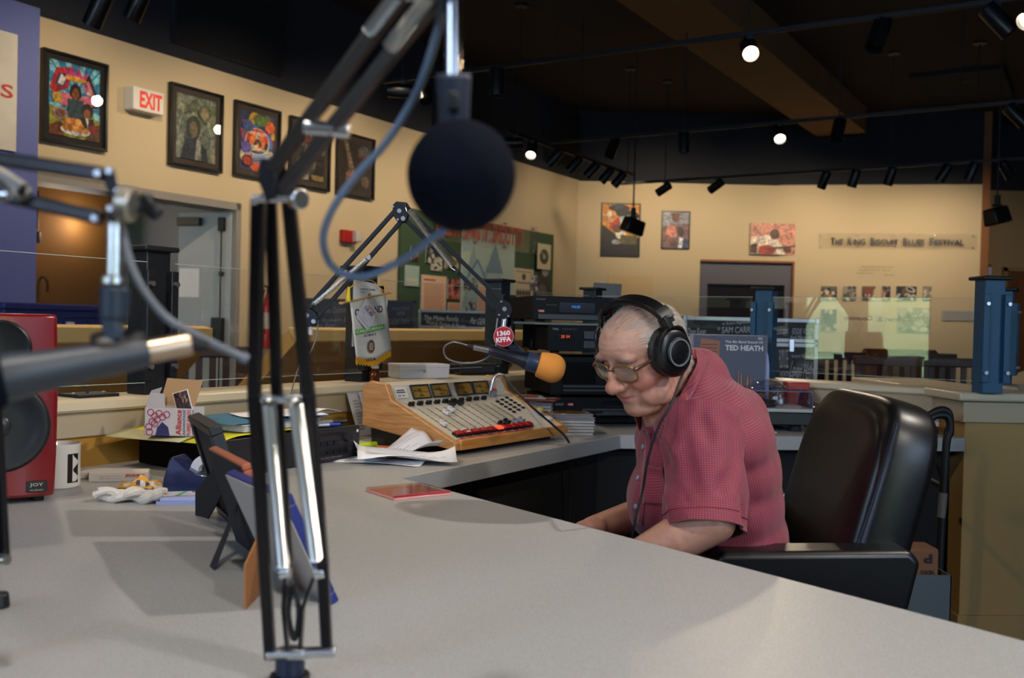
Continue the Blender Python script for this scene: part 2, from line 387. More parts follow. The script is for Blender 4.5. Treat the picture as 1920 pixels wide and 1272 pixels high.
# ridged acoustic panels on the black upper wall
FOAM = mat('charcoal_acoustic_foam', '23262d', .95)
spots = [((325, -20), (525, 150)), ((815, 80), (915, 235)), ((1025, 160), (1085, 285))]
names = ['wide ridged charcoal acoustic panel above the framed posters', 'ridged charcoal acoustic panel behind the big round microphone head', 'ridged charcoal acoustic panel nearest the far corner of the room']
for (a, b), lb in zip(spots, names):
    sa, za = wl(a[0], a[1]); sb, zb = wl(b[0], b[1])
    z1 = ZC-.1; z0 = ZW+.12; N = 26
    t = thing('acoustic_panel', lb, 'acoustic panel', wlp((sa+sb)/2, z0, 0), 0, 'acoustic panels on the upper wall')
    mb = MB(); prof = []
    for i in range(N):
        za_ = z0+(z1-z0)*i/N; zm = z0+(z1-z0)*(i+.5)/N; prof += [(za_, .03), (zm, .08)]
    prof.append((z1, .03))
    vs = [wlp(sa, z, d-.02) for z, d in prof]+[wlp(sb, z, d-.02) for z, d in prof]+[wlp(s, z, -.018) for s in (sa, sb) for z in (z0, z1)]
    n = len(prof); fs = [(i, i+1, n+i+1, n+i) for i in range(n-1)]
    fs += [tuple(range(n))+(2*n+1, 2*n), tuple(range(2*n-1, n-1, -1))+(2*n+2, 2*n+3)]
    mb.add(vs, fs); o = mb.build('ridged_foam', FOAM, t, smooth=False)
# vestibule beyond the doorway
n_ = -NL
def vb(name, sa, sb, d0, d1, z0, z1, m, **kw):
    mb = MB(); P = [wlp(sa, 0, -d0), wlp(sb, 0, -d0), wlp(sb, 0, -d1), wlp(sa, 0, -d1)]
    mb.add([Vector((p.x, p.y, z0)) for p in P]+[Vector((p.x, p.y, z1)) for p in P], [(3, 2, 1, 0), (4, 5, 6, 7), (0, 1, 5, 4), (1, 2, 6, 5), (2, 3, 7, 6), (3, 0, 4, 7)])
    return struct(name, mb, m, smooth=False, **kw)
DKO = mat('dark_ochre_paint', '8a5a20', .8); GRY = mat('grey_door_frame', '8d8a86', .5)
vb('wall_vestibule_back', -5.5, s1+1.5, 3.0, 3.1, 0, 2.9, mat('olive_ochre_paint', '7a6532', .8))
vb('wall_vestibule_side', s1+.35, s1+.45, .15, 3.0, 0, 2.9, mat('grey_vestibule_paint', '8b8d92', .7))
vb('ceiling_vestibule', -5.5, s1+1.5, .15, 3.1, 2.9, 3.0, BLACKWALL)
vb('wall_vestibule_partition', s0+.95, s0+2.2, 1.7, 1.8, 0, 2.9, DKO)
vb('trim_vestibule_column', s0+.62, s0+.8, 1.6, 1.75, 0, 2.9, mat('sage_column_paint', '6d7860', .7))
vb('trim_soffit', -1.5, s0+.6, 1.55, 1.8, 2.0, 2.9, BLACKWALL)
# door frame lining
mb = MB()
for (sa, sb, d0, d1, z0, z1) in ((s0, s1, -.005, .3, zD-.07, zD), (s1-.06, s1, -.005, .3, 0, zD)):
    P = [wlp(sa, 0, -d0), wlp(sb, 0, -d0), wlp(sb, 0, -d1), wlp(sa, 0, -d1)]
    mb.add([Vector((p.x, p.y, z0)) for p in P]+[Vector((p.x, p.y, z1)) for p in P], [(3, 2, 1, 0), (4, 5, 6, 7), (0, 1, 5, 4), (1, 2, 6, 5), (2, 3, 7, 6), (3, 0, 4, 7)])
struct('trim_1', mb, GRY, smooth=False)
# white exit door, open, with closer, panic bar and vertical rod
H = wlp(s1-.07, 0, -.05); E = at(332, 600, 9.62); E.z = 0
dd = (E-H).normalized(); dn = Vector((dd.y, -dd.x, 0)); dn = dn if dn.y < 0 else -dn
DM = frame(H, dd, UP)                       # x away from the hinge, y up
zz = Vector((DM[0][2], DM[1][2], DM[2][2])); sg = 1 if zz.dot(dn) > 0 else -1
dl = (E-H).length
dr = thing('door_1', M=Matrix.Translation(H), label=None, cat=None); tag(dr, kind='structure')
def dbox(name, x0, x1, y0, y1, z0, z1, m, bevel=0.0):
    mb = MB(); mb.M = DM; mb.b2((x0, y0, sg*z0), (x1, y1, sg*z1)); return mb.build(name, m, dr, bevel=bevel)
DOORW = mat('pale_grey_door_paint', 'a3a6ab', .45)
dbox('door_leaf', 0, dl, .01, zD-.09, -.045, 0, DOORW, .003)
dbox('door_closer', dl*.55, dl*.98, zD-.22, zD-.14, 0, .06, mat('bronze_closer', '4a3b34', .4, .3), .005)
mb = MB(); mb.M = DM
mb.cyl((.09, .2, sg*.03), (.09, 2.02, sg*.03), .009, n=8); mb.b2((.06, 1.93, sg*0), (.12, 2.06, sg*.05)); mb.b2((.07, 1.5, sg*0), (.11, 1.54, sg*.04))
mb.build('vertical_rod', MATBLACK, dr, bevel=.003)
mb = MB(); mb.M = DM; mb.b2((.05, .84, 0), (.16, 1.1, sg*.08)); mb.b2((.1, .93, sg*.03), (dl*.98, 1.0, sg*.09)); mb.build('panic_bar', MATBLACK, dr, bevel=.01)
sgn = thing('notice_sign', 'small white and black notice taped on the open door', 'sign', DM @ Vector((dl*.72, 1.36, sg*.002)))
SM = frame(DM @ Vector((dl*.78, 1.43, sg*.003)), -dd if sg*1 > 0 and dd.x < 0 else dd, UP)
k2 = .2
mb = MB(); mb.M = SM; mb.b2((-.11, -.14, 0), (.11, .14, .002)); mb.build('backing_sheet', PAPER, sgn)
mb = MB(); mb.M = SM; mb.b2((-.1, -.13, .002), (.1, -.045, .003)); mb.build('black_band', BLACK, sgn)
for i, t_ in enumerate(('NO FOOD', 'OR DRINK', 'BEYOND')):
    text(t_, SM @ Matrix.Translation((0, .105-i*.05, .003)), 1, BLACK, sgn, fit=(.12, .028), off=.01)
text('THIS POINT', SM @ Matrix.Translation((0, -.087, .0035)), 1, PAPER, sgn, fit=(.17, .04), off=.01)
# blue service counter beside the vestibule
BLU = mat('royal_blue_laminate', '2b3a86', .35)
t = thing('service_counter', 'royal blue counter with a moulded top rail in the doorway at left', 'counter', at(60, 700, 6.0)*1.0)
cpt = at(8, 575, 6.3); q0 = at(8, 567, 6.2); q1 = at(247, 567, 7.3); zt_ = q0.z
a = Vector((q0.x, q0.y, 0)); b = Vector((q1.x, q1.y, 0)); u = (b-a).normalized(); n = Vector((-u.y, u.x, 0))
Mc = frame(a, u, n)
L_ = (b-a).length
mb = MB(); mb.M = Mc; mb.b2((.05, .05, 0), (L_-.05, .6, zt_-.09)); mb.build('front_panel', BLU, t)
mb = MB(); mb.M = Mc; mb.b2((0, 0, zt_-.04), (L_, .65, zt_)); mb.b2((.03, .03, zt_-.09), (L_-.03, .62, zt_-.04)); mb.build('top_rail', BLU, t, bevel=.008)
mb = MB(); mb.M = Mc
for i in range(5): mb.b2((.1+i*.22, .03, zt_-.3), (.12+i*.22, .049, zt_-.1))
mb.build('panel_batten', mat('dark_blue_laminate', '1e2a60', .35), t)
for x_ in (.3, .55): 
    mb = MB(); mb.M = Mc; mb.b2((x_, .0, zt_-.2), (x_+.05, .045, zt_-.12)); mb.build('white_clip', PAPER, t, bevel=.004)
# little lamp and tap in the vestibule
t = thing('faucet', 'tall brass goose-neck faucet in the dark kitchen beyond the doorway', 'faucet', at(70, 567, 9))
bp = at(72, 567, 9.15)
mb = MB(); mb.tube([bp, bp+V(0, 0, .18), bp+V(.04, 0, .24), bp+V(.08, 0, .18), bp+V(.08, 0, .1)], .012); mb.build('spout', mat('dark_brass', '6a5138', .3, .8), t)
mb = MB(); mb.b2(bp+V(-.3, -.12, -bp.z-0.0), bp+V(.05, .08, -.02)); c = mb.build('kitchen_counter', mat('grey_laminate_counter', '6c6a64', .5)); tag(c, 'grey kitchen counter under the brass faucet beyond the doorway', 'counter')
mb = MB(); q = at(70, 430, 9.0); mb.cyl(q, q+V(0, 0, .35), .008); mb.cyl(q+V(0, 0, -.02), q+V(-.02, 0, -.12), .03, .05); o = mb.build('track_spotlight', MATBLACK); tag(o, 'tiny dark spotlight hanging in the room beyond the left doorway', 'spotlight')
# blue wall poster edge at far left
t = thing('wall_poster', 'weathered white sign board with red lettering on the blue wall', 'poster', wlp(-.5, 1.9, .13))
sa, za = wl(12, 70); sb, zb = wl(12, 288)
mb = MB(); P = [wlp(-1.6, zb, .121), wlp(sa+.0, zb, .121), wlp(sa, za, .121), wlp(-1.6, za+.0, .121)]
mb.add(P+[p+NL*.02 for p in P], [(3, 2, 1, 0), (4, 5, 6, 7), (0, 1, 5, 4), (1, 2, 6, 5), (2, 3, 7, 6), (3, 0, 4, 7)])
mb.build('board', mat('weathered_white_board', 'c9c4bb', .8, var=.15, vscale=6), t)
text('BLUES', frame(wlp(sa-.33, (za+zb)/2, .143), UL, UP), 1, mat('red_letters', 'b02a22', .6), t, fit=(.6, .1), off=.02)
print('room', W0, W1, W3, 'door z', wl(50, 335), wl(400, 390), 'oz', oz)

ACRY = glass('clear_acrylic', 'fdfdfd', .02, .2)
# ================================================================== WALL ART
FRM = mat('black_picture_frame', '121214', .35); MATB = mat('dark_mat_board', '3b3330', .7)
def quad_on_left(c, d=.0):
    q = [wl(*p) for p in c]                 # TL TR BR BL
    s0_ = (q[0][0]+q[3][0])/2; s1_ = (q[1][0]+q[2][0])/2; z1_ = (q[0][1]+q[1][1])/2; z0_ = (q[2][1]+q[3][1])/2
    return s0_, s1_, z0_, z1_
def framed(name, label, cat, M, w, h, items, fw=.03, mw=.08, depth=.03, group=None, glassy=True, fm=None, mm=None):
    t = thing(name, label, cat, (M @ Vector((0, -h/2, 0))), 0, group)
    mb = MB(); mb.M = M
    for a, b in (((-w/2, -h/2, 0), (w/2, -h/2+fw, depth)), ((-w/2, h/2-fw, 0), (w/2, h/2, depth)), ((-w/2, -h/2+fw, 0), (-w/2+fw, h/2-fw, depth)), ((w/2-fw, -h/2+fw, 0), (w/2, h/2-fw, depth))): mb.b2(a, b)
    mb.build('picture_frame', fm or FRM, t, bevel=.003)
    if mw:
        mb = MB(); mb.M = M; mb.b2((-w/2+fw, -h/2+fw, 0), (w/2-fw, h/2-fw, depth*.4)); mb.build('mat_board', mm or MATB, t)
    art(items, M @ Matrix.Translation((0, 0, depth*.42 if mw else .002)), w-2*fw-2*mw, h-2*fw-2*mw, t, m=painted())
    if glassy:
        mb = MB(); mb.M = M; mb.add([(-w/2+fw, -h/2+fw, depth*.75), (w/2-fw, -h/2+fw, depth*.75), (w/2-fw, h/2-fw, depth*.75), (-w/2+fw, h/2-fw, depth*.75)], [(0, 1, 2, 3)])
        mb.build('glazing', CLEAR, t)
    return t
def left_M(c, d=.0):
    s0_, s1_, z0_, z1_ = quad_on_left(c)
    return frame(wlp((s0_+s1_)/2, (z0_+z1_)/2, d+.002), UL, UP), s1_-s0_, z1_-z0_
it1 = [('r', 0, 0, 1, 1, '2a86b8')] + [('p', [(.5, .55), (.5+.9*math.cos(a), .55+.9*math.sin(a)), (.5+.9*math.cos(a+.14), .55+.9*math.sin(a+.14))], '7cc4dc') for a in [i*.33 for i in range(20)]] + [
 ('p', [(0, 0), (1, 0), (1, .28), (.75, .36), (.3, .32), (0, .4)], '8a8a2e'), ('p', [(0, 0), (.3, 0), (.22, .2), (0, .12)], '6b3a1c'), ('p', [(.7, 0), (1, 0), (1, .25), (.85, .2)], '5a3a1e'),
 ('p', [(.0, .62), (.12, .9), (.42, .95), (.36, .66), (.08, .55)], 'b8242a'), ('p', [(.1, .68), (.18, .84), (.34, .84), (.28, .66)], '22386e'), ('p', [(.15, .7), (.22, .83), (.31, .78), (.25, .68)], 'dfe3ea'),
 ('p', [(.62, .85), (.78, .9), (.95, .62), (.98, .48), (.86, .45), (.74, .64)], '16171c'), ('p', [(.7, .8), (.76, .82), (.93, .56), (.88, .5)], 'c96a8a'), ('e', .77, .66, .05, .05, 'b9b9b9'),
 ('p', [(.24, .93), (.3, .82), (.7, .8), (.76, .92), (.63, .86), (.56, .97), (.5, .86), (.42, .98), (.36, .86)], 'd0468c'), ('e', .5, .8, .22, .035, 'd9a034'),
 ('e', .5, .6, .12, .14, '1c1410'), ('e', .5, .6, .07, .08, '8a4f2a'), ('e', .3, .5, .14, .09, 'cf6a88'), ('e', .7, .5, .14, .09, 'cf6a88'), ('p', [(.34, .52), (.66, .52), (.7, .25), (.35, .22)], '27464f'),
 ('e', .14, .5, .1, .07, 'c7a23a'), ('e', .2, .3, .15, .085, '8c7a76'), ('e', .2, .3, .1, .055, '6e4a3c'), ('e', .74, .4, .12, .1, '15130f'), ('e', .73, .36, .07, .07, '7c4a2c'), ('p', [(.6, .3), (.86, .3), (.92, .12), (.6, .12)], '1a1a20'),
 ('p', [(.7, .3), (.76, .3), (.75, .16)], 'e6e6e6'), ('e', .85, .16, .1, .06, '8e1f2a'), ('e', .5, .1, .3, .07, 'cfd6dc')] + [('e', .3+.1*i-(.05 if j else 0)+.05*j, .12+.05*j, .065, .045, c) for j in range(3) for i, c in enumerate(['c98a3c', 'a9622a', 'd39a4e', 'b87432', 'c98a3c'][:5-j])]
it2 = blobs(3, ['5f6b66', '76827a', '8b8f7c', '4a555c', '9a9a86', '5d6a52'], '7b857c', 34, .17)+[('e', .42, .5, .17, .2, '3b4248'), ('e', .42, .47, .1, .14, '6c6450'), ('e', .7, .78, .17, .13, '5a6058'), ('e', .7, .76, .1, .1, '948c6c'), ('p', [(.1, 0), (.2, .3), (.45, .36), (.75, .2), (.8, 0)], '2e3a4a'), ('p', [(.45, 0), (.5, .34), (.6, .3), (.62, 0)], '8e9490')]
it3 = blobs(5, ['3c6ab4', 'd0542a', 'c9a23a', '5a6e3a', 'b8b0a0', '8e3a72', '28304c', 'd8442c'], '303a66', 30, .2)+[('e', .48, .5, .36, .24, 'c9c5bd'), ('e', .48, .5, .33, .22, '1c1a1e'), ('p', [(.16, .5), (.8, .5), (.78, .62), (.66, .7), (.48, .73), (.3, .7), (.18, .6)], 'c8322a'), ('e', .48, .5, .23, .15, 'e0742a'), ('e', .48, .57, .05, .045, 'b9b4ac'), ('p', [(.36, .44), (.42, .55), (.54, .55), (.62, .46), (.56, .4), (.5, .5), (.44, .42)], '2c2a2e'), ('p', [(.28, .42), (.5, .45), (.48, .4), (.32, .36)], 'cfcac0')]
it3 += [('e', .2, .15, .17, .1, '2a2226'), ('e', .2, .15, .12, .07, 'c9302a'), ('e', .2, .75, .16, .1, '38568e'), ('e', .85, .8, .15, .1, 'd9602a'), ('e', .15, .38, .15, .1, '5a4ea4'), ('e', .55, .88, .2, .1, '55763a')]
it4 = blobs(11, ['3a3c3e', '4f5456', '626a70', '2a2a2c', '75705e'], '2b2b2d', 26, .15)+[('e', .42, .76, .16, .04, '7c3030'), ('r', .08, .02, .45, .12, '8e8a7c'), ('r', .55, .03, .95, .13, '8c7a50')]
it5 = [('r', 0, 0, 1, 1, '2e2927'), ('p', [(.08, .98), (.2, .98), (.5, .34), (.32, .3)], '6b5c50')] + [('p', [(.13+.035*i, .9-.085*i), (.24+.035*i, .9-.085*i), (.245+.035*i, .89-.085*i), (.135+.035*i, .89-.085*i)], 'a89884') for i in range(7)] + [('e', .8, .82, .2, .13, '515654'), ('p', [(.6, .7), (1, .7), (1, .86), (.62, .86)], '515654'), ('p', [(.58, .7), (1, .71), (1, .75), (.6, .74)], '7a352c'), ('e', .75, .56, .34, .14, '2a2322'), ('e', .36, .3, .2, .09, '8e6248'), ('e', .3, .2, .16, .08, '7b513a'), ('e', .85, .2, .15, .12, '6a5b4c')]
P5 = [([(75, 92), (197, 120), (195, 285), (72, 265)], it1, 'framed colourful festival poster with a crown and a pile of biscuits', .045),
      ([(316, 155), (414, 179), (410, 325), (312, 309)], it2, 'framed grey-green painting of two men beside the EXIT sign', .055),
      ([(437, 188), (522, 209), (519, 340), (434, 332)], it3, 'framed poster crowded with round festival badges, one orange in the middle', .055),
      ([(541, 215), (615, 238), (613, 361), (538, 347)], it4, 'framed dark poster with a bright lamp reflection behind the microphone arm', .055),
      ([(629, 247), (698, 260), (696, 377), (627, 363)], it5, 'framed dark poster of a bowler hat and a guitar neck', .055)]
for i, (c, it, lb, mw) in enumerate(P5):
    M, w_, h_ = left_M(c)
    t = framed('framed_poster', lb, 'poster', M, w_, h_, it, fw=.022, mw=mw, depth=.05, group='framed posters along the left wall', mm=MATB if i else mat('black_mat_board', '17171a', .7))
    if i == 2:
        Y_ = mat('poster_white', 'e8e2d4', .6)
        text('KING BISCUIT', M @ Matrix.Translation((-.01*w_, .115*h_, .032)), 1, Y_, t, fit=(w_*.36, h_*.045), off=.02)
        text('BLUES FESTIVAL', M @ Matrix.Translation((-.01*w_, -.105*h_, .032)), 1, Y_, t, fit=(w_*.36, h_*.045), off=.02)
    if i == 0: text('HELENA', M @ Matrix.Translation((.2*w_, .1*h_, .032)) @ Matrix.Rotation(-1.05, 4, 'Z'), 1, mat('poster_pink', 'd46a8a', .6), t, fit=(w_*.3, h_*.06), off=.02)
# exit sign
M, w_, h_ = left_M([(233, 164), (291, 177), (289, 218), (231, 208)], .0)
t = thing('exit_sign', 'white box EXIT sign with red letters between two posters', 'sign', M @ Vector((0, -h_/2, 0)))
mb = MB(); mb.M = M; mb.b2((-w_/2, -h_/2, 0), (w_/2, h_/2, .12)); mb.build('housing', mat('exit_sign_white', 'd8d6d0', .4), t, bevel=.008)
text('EXIT', M @ Matrix.Translation((.02, 0, .1215)), 1, mat('exit_red', 'd8281c', .5, emis=.25), t, fit=(w_*.72, h_*.72), off=.035)
# fire alarm strobe
M, w_, h_ = left_M([(636, 431), (662, 434), (662, 457), (636, 454)])
t = thing('fire_alarm', 'red fire alarm horn with clear strobe on the cream wall', 'fire alarm', M @ Vector((0, -h_/2, 0)))
mb = MB(); mb.M = M; mb.b2((-w_/2, -h_/2, 0), (w_/2, h_/2, .06)); mb.build('alarm_body', mat('alarm_red', 'a31f1c', .35), t, bevel=.006)
mb = MB(); mb.M = M; mb.b2((w_*.12, -h_*.42, .055), (w_*.5, h_*.42, .13)); mb.build('strobe_lens', mat('strobe_lens', 'c9c3c0', .15, coat=1), t, bevel=.012)
# fire extinguisher by the door
p = at(496, 680, 9.9); s_, _ = wl(489, 640); base = wlp(s_, .80, .10)
t = thing('fire_extinguisher', 'red fire extinguisher hung on the wall beside the white door', 'fire extinguisher', base)
mb = MB(); mb.lathe([(.02, 0), (.062, .01), (.066, .04), (.066, .42), (.05, .49), (.03, .53), (.025, .55)], Matrix.Translation(base)); mb.build('cylinder_body', mat('extinguisher_red', 'b01c1c', .25, coat=.6), t)
mb = MB(); mb.lathe([(.0675, .2), (.0675, .36)], Matrix.Translation(base), caps=False); mb.build('instruction_label', mat('label_cream', 'b9aea4', .6), t)
mb = MB(); mb.cyl(base+V(0, 0, .54), base+V(0, 0, .6), .02); mb.bar(base+V(-.06, 0, .62), base+V(.06, -.03, .6), .015, .02); mb.tube([base+V(-.04, -.03, .58), base+V(-.1, -.08, .45), base+V(-.09, -.1, .25)], .012); mb.cyl(base+V(-.09, -.1, .27), base+V(-.07, -.13, .15), .015, .028); mb.build('valve_and_hose', MATBLACK, t)
# green exhibit board
c = [(748, 387), (1034, 441), (1035, 615), (748, 625)]
s0_, z1a = wl(748, 387); s1_, z1b = wl(1034, 441); z1_ = (z1a+z1b)/2; z0_ = .8
w_, h_ = s1_-s0_, z1_-z0_
M = frame(wlp((s0_+s1_)/2, (z1_+z0_)/2, .002), UL, UP)
t = thing('exhibit_board', 'large dark green exhibit board about gospel songs with old photographs', 'exhibit board', wlp((s0_+s1_)/2, z0_, .0))
mb = MB(); mb.M = M; mb.b2((-w_/2, -h_/2, 0), (w_/2, h_/2, .04)); mb.build('board', mat('dark_green_board', '35503a', .7), t, bevel=.003)
def gb(px, py):
    s_, z_ = wl(px, py); return s_-(s0_+s1_)/2, z_-(z0_+z1_)/2
def card(parent, x0, y0, x1, y1, items, d=.045, m=None, name='photo_card'):
    a = gb(x0, y0); b = gb(x1, y1); ww = abs(b[0]-a[0]); hh = abs(a[1]-b[1])
    Mx = M @ Matrix.Translation(((a[0]+b[0])/2, (a[1]+b[1])/2, d))
    mb = MB(); mb.M = Mx; mb.b2((-ww/2, -hh/2, -.004), (ww/2, hh/2, .008)); pc = mb.build(name, m or PAPER, parent)
    art(items, Mx @ Matrix.Translation((0, 0, .0085)), ww, hh, pc, 'print'); return pc, Mx, ww, hh
church = [('r', 0, 0, 1, 1, 'a9c0bc')]+[('e', random.random(), random.random(), .12, .08, random.choice(['b7cbbf', 'c3cdb2', '9ab6bc', 'aac3bd'])) for _ in range(24)]+[('p', [(.02, .3), (.12, .7), (.2, .86), (.26, .7), (.3, .5), (.2, .3)], '8fa8b0'), ('p', [(.1, .2), (.12, .58), (.27, .72), (.45, .54), (.46, .2)], '98b6c0'), ('p', [(.1, .58), (.27, .74), (.46, .55), (.46, .52), (.27, .7), (.1, .54)], '5e7f96'), ('r', .47, .2, .72, .62, '9dbac4'), ('p', [(.42, .62), (.6, .9), (.76, .62)], '6f90a4'), ('r', .55, .35, .63, .58, '5d7c92'), ('r', .68, .2, .7, .6, '6a8aa0')]
card(t, 861, 424, 955, 640, church, .044, name='church_panel')
BW = ['1f2026', '4a4c54', '8b8a86', 'c5c2b8', '2e3038', '6c6a68']
for i, (x0, y0, x1, y1, pal, bg) in enumerate([(764, 461, 778, 489, ['6a5030', '8a7a58', '241c14'], '3a3026'), (792, 458, 812, 495, BW, '23252f'), (802, 481, 821, 509, ['c9c5ba', 'e0dcd0', '3a3a40'], 'b5b0a4'), (828, 480, 852, 506, ['c4b088', '8a7450', '3a3020'], 'a8956c'), (833, 523, 854, 562, ['8a3f3a', 'c9786a', '3a2024'], 'b56a60'), (862, 519, 888, 548, BW, '9aa09a'), (865, 557, 885, 592, BW, '8d979a'), (987, 516, 1002, 546, ['2a3252', 'd0ccc4', '4a5478'], '32395a')]):
    card(t, x0, y0, x1, y1, blobs(40+i, pal, bg, 14, .3), .05, name='photo_card')
PK = 'e6c0a4'
def lines(n, c, x0=.1, x1=.9, y0=.06, y1=.8): return [('r', x0, y1-(y1-y0)*i/n-.4*(y1-y0)/n, x1-.05*((i*7) % 3), y1-(y1-y0)*i/n, c) for i in range(n)]
card(t, 783, 515, 828, 590, [('r', 0, 0, 1, 1, PK), ('r', .08, .86, .55, .9, 'a84038')]+lines(15, 'c48f76'), .052, name='text_card')
card(t, 833, 567, 854, 589, [('r', 0, 0, 1, 1, 'd9ab88')]+lines(6, 'b98b70'), .052, name='text_card')
card(t, 889, 533, 912, 588, [('r', 0, 0, 1, 1, PK)]+lines(10, 'c48f76'), .052, name='text_card')
card(t, 753, 497, 778, 538, [('r', 0, 0, 1, 1, '9fb8b4'), ('r', .1, .05, .9, .4, 'b9c4b4')], .05, name='text_card')
card(t, 957, 502, 992, 575, [('r', 0, 0, 1, 1, 'cdbfa6'), ('e', .5, .78, .1, .09, '3a3630'), ('r', .1, .9, .9, .93, '8a8070'), ('r', .15, .6, .85, .64, '6a6254')]+[('e', .2+.15*i, .35, .07, .1, '4a4640') for i in range(5)]+lines(6, '9a8e78', y1=.25), .05, name='poster_card')
pc, Mx, ww, hh = card(t, 998, 456, 1022, 507, [('r', 0, 0, 1, 1, 'c8bda4'), ('e', .5, .5, .34, .3, '3b4036'), ('p', [(.5, .5), (.2, .65), (.3, .75)], '7c8478'), ('e', .5, .5, .12, .1, '8f9690')], .08, m=FRM, name='framed_record')
art([('p', [(.3, 0), (.2, .5), (.35, .7), (.6, 1), (.75, .95), (.7, .7), (.85, .5), (.8, 0)], '2c2c34'), ('e', .62, .85, .14, .12, '8a8a8c'), ('e', .5, .4, .22, .2, '5a5a60'), ('p', [(.5, .3), (1, .34), (1, .42), (.5, .42)], '77777a')], M @ Matrix.Translation((gb(1026, 0)[0]-.06, gb(0+1026, 545)[1], .06)), .75, .85, t, 'cutout_photo')
# title strip
pl = thing('title_sign', 'clear acrylic title strip with red words Sing it Shout it', 'sign', M @ Vector((0, h_/2-.35, .06)))
a = gb(820, 432); b = gb(989, 464); RED = mat('title_red', 'b0382a', .5)
ac = gb(820, 421); 
Mt = M @ Matrix.Translation(((gb(820, 440)[0]+gb(989, 452)[0])/2, (gb(905, 436)[1]), .09))
tw = gb(989, 452)[0]-gb(800, 430)[0]
mb = MB(); mb.M = Mt; mb.b2((-tw/2, -.2, 0), (tw/2, .2, .008)); mb.build('acrylic_strip', ACRY, pl)
text('TELL IT! SING IT! SHOUT IT!', Mt @ Matrix.Translation((-.12*tw+.05, 0, .01)), 1, RED, pl, fit=(tw*.86, .26), off=.02)
mb = MB(); mb.M = Mt
for x in (-.46, -.15, .15, .46):
    for y in (-.16, .16): mb.cyl((tw*x, y, -.04), (tw*x, y, .012), .012, n=8)
mb.build('standoff_pin', STEEL, pl)
# far wall pictures
def far_M(c):
    pts = [wfp(*p)[0] for p in c]; _, u, n = wfp(*c[0]); cen = sum(pts, Vector())/4
    w_ = ((pts[1]-pts[0]).length+(pts[2]-pts[3]).length)/2; h_ = ((pts[3]-pts[0]).length+(pts[2]-pts[1]).length)/2
    return frame(cen+n*.004, u, UP), w_, h_
def rect(x0, y0, x1, y1): return [(x0, y0), (x1, y0+.01*(x1-x0)), (x1, y1+.01*(x1-x0)), (x0, y1)]
ia = [('r', 0, 0, 1, 1, 'e0952a'), ('p', [(0, 0), (1, 0), (1, .35), (.6, .3), (0, .6)], '15141a'), ('e', .45, .93, .3, .07, '191b26'), ('p', [(.3, .9), (.9, .88), (1, .8), (1, .74), (.6, .7), (.4, .78)], '14141a'), ('r', .33, .9, .55, 1, '26324a'), ('e', .22, .72, .13, .13, 'c88a5a'), ('e', .18, .8, .08, .06, 'ddd0b8'), ('p', [(.2, .62), (.5, .78), (.62, .6), (.6, .48), (.2, .5)], 'c33a1e'), ('p', [(.45, .75), (.8, .8), (.8, .6), (.5, .6)], 'b9c8cc'), ('e', .5, .42, .14, .1, 'e8e4dc'), ('e', .4, .52, .14, .08, '6a3a26'), ('r', .5, .22, .95, .4, '5a5438'), ('e', .38, .26, .12, .05, '8f96a2'), ('p', [(0, 0), (1, 0), (1, .22), (0, .22)], '17151a')]
ib = [('r', 0, 0, 1, 1, '8e93a6'), ('p', [(0, .6), (1, .7), (1, 0), (0, 0)], '77606a'), ('e', .5, .93, .2, .04, '4a3a38'), ('e', .5, .84, .14, .12, '6a4232'), ('e', .38, .66, .14, .04, '7a7f8c'), ('e', .38, .55, .12, .12, '8e5c44'), ('p', [(.1, .3), (.2, .62), (.5, .6), (.55, .3)], 'd0867c'), ('e', .7, .46, .13, .14, '4a3028'), ('p', [(.5, 0), (.6, .28), (.85, .3), (1, .15), (1, 0)], '4c5e8c'), ('p', [(.6, 0), (.66, .3), (.8, .28), (.75, 0)], 'dcdce2'), ('e', .2, .25, .14, .12, '8a5a58'), ('e', .42, .12, .14, .1, '6a4a46')]
ic = [('r', 0, 0, 1, 1, 'cd8f80'), ('p', [(0, .55), (.4, .62), (.6, .45), (.72, .2), (.75, 0), (0, 0)], 'ddd4cc'), ('e', .52, .65, .11, .17, '5a3c38'), ('p', [(0, .3), (.12, .35), (.3, .1), (.2, 0), (0, .05)], '4a3430'), ('e', .36, .14, .2, .16, 'a83a34'), ('p', [(.3, .12), (1, .26), (1, .31), (.3, .2)], '5f4a48'), ('e', .8, .16, .09, .12, '5a3e3a'), ('p', [(.14, 0), (.15, 1), (.18, 1), (.19, 0)], 'd9b0a4')]
for c, it, lb, fw in ((rect(1127, 381, 1200, 481), ia, 'framed orange and black festival poster on the far wall', .02), (rect(1240, 396, 1293, 467), ib, 'small framed painting of musicians in hats on the far wall', .015)):
    M_, w_, h_ = far_M(c); framed('framed_poster', lb, 'poster', M_, w_, h_, it, fw=fw, mw=0, depth=.03, group='framed posters on the far wall', glassy=False)
M_, w_, h_ = far_M(rect(1406, 419, 1494, 477)); t = thing('guitar_photograph', 'pinkish photograph of a guitar player above the dark doorway', 'photograph', M_ @ Vector((0, -h_/2, 0)))
mb = MB(); mb.M = M_; mb.b2((-w_/2, -h_/2, 0), (w_/2, h_/2, .02)); mb.build('board', PAPER, t); art(ic, M_ @ Matrix.Translation((0, 0, .021)), w_, h_, t, m=painted())
desc = ['white tents', 'a man in a cap', 'standing musicians', 'a performer in pink', 'a dark stage canopy', 'a crowd in sun']
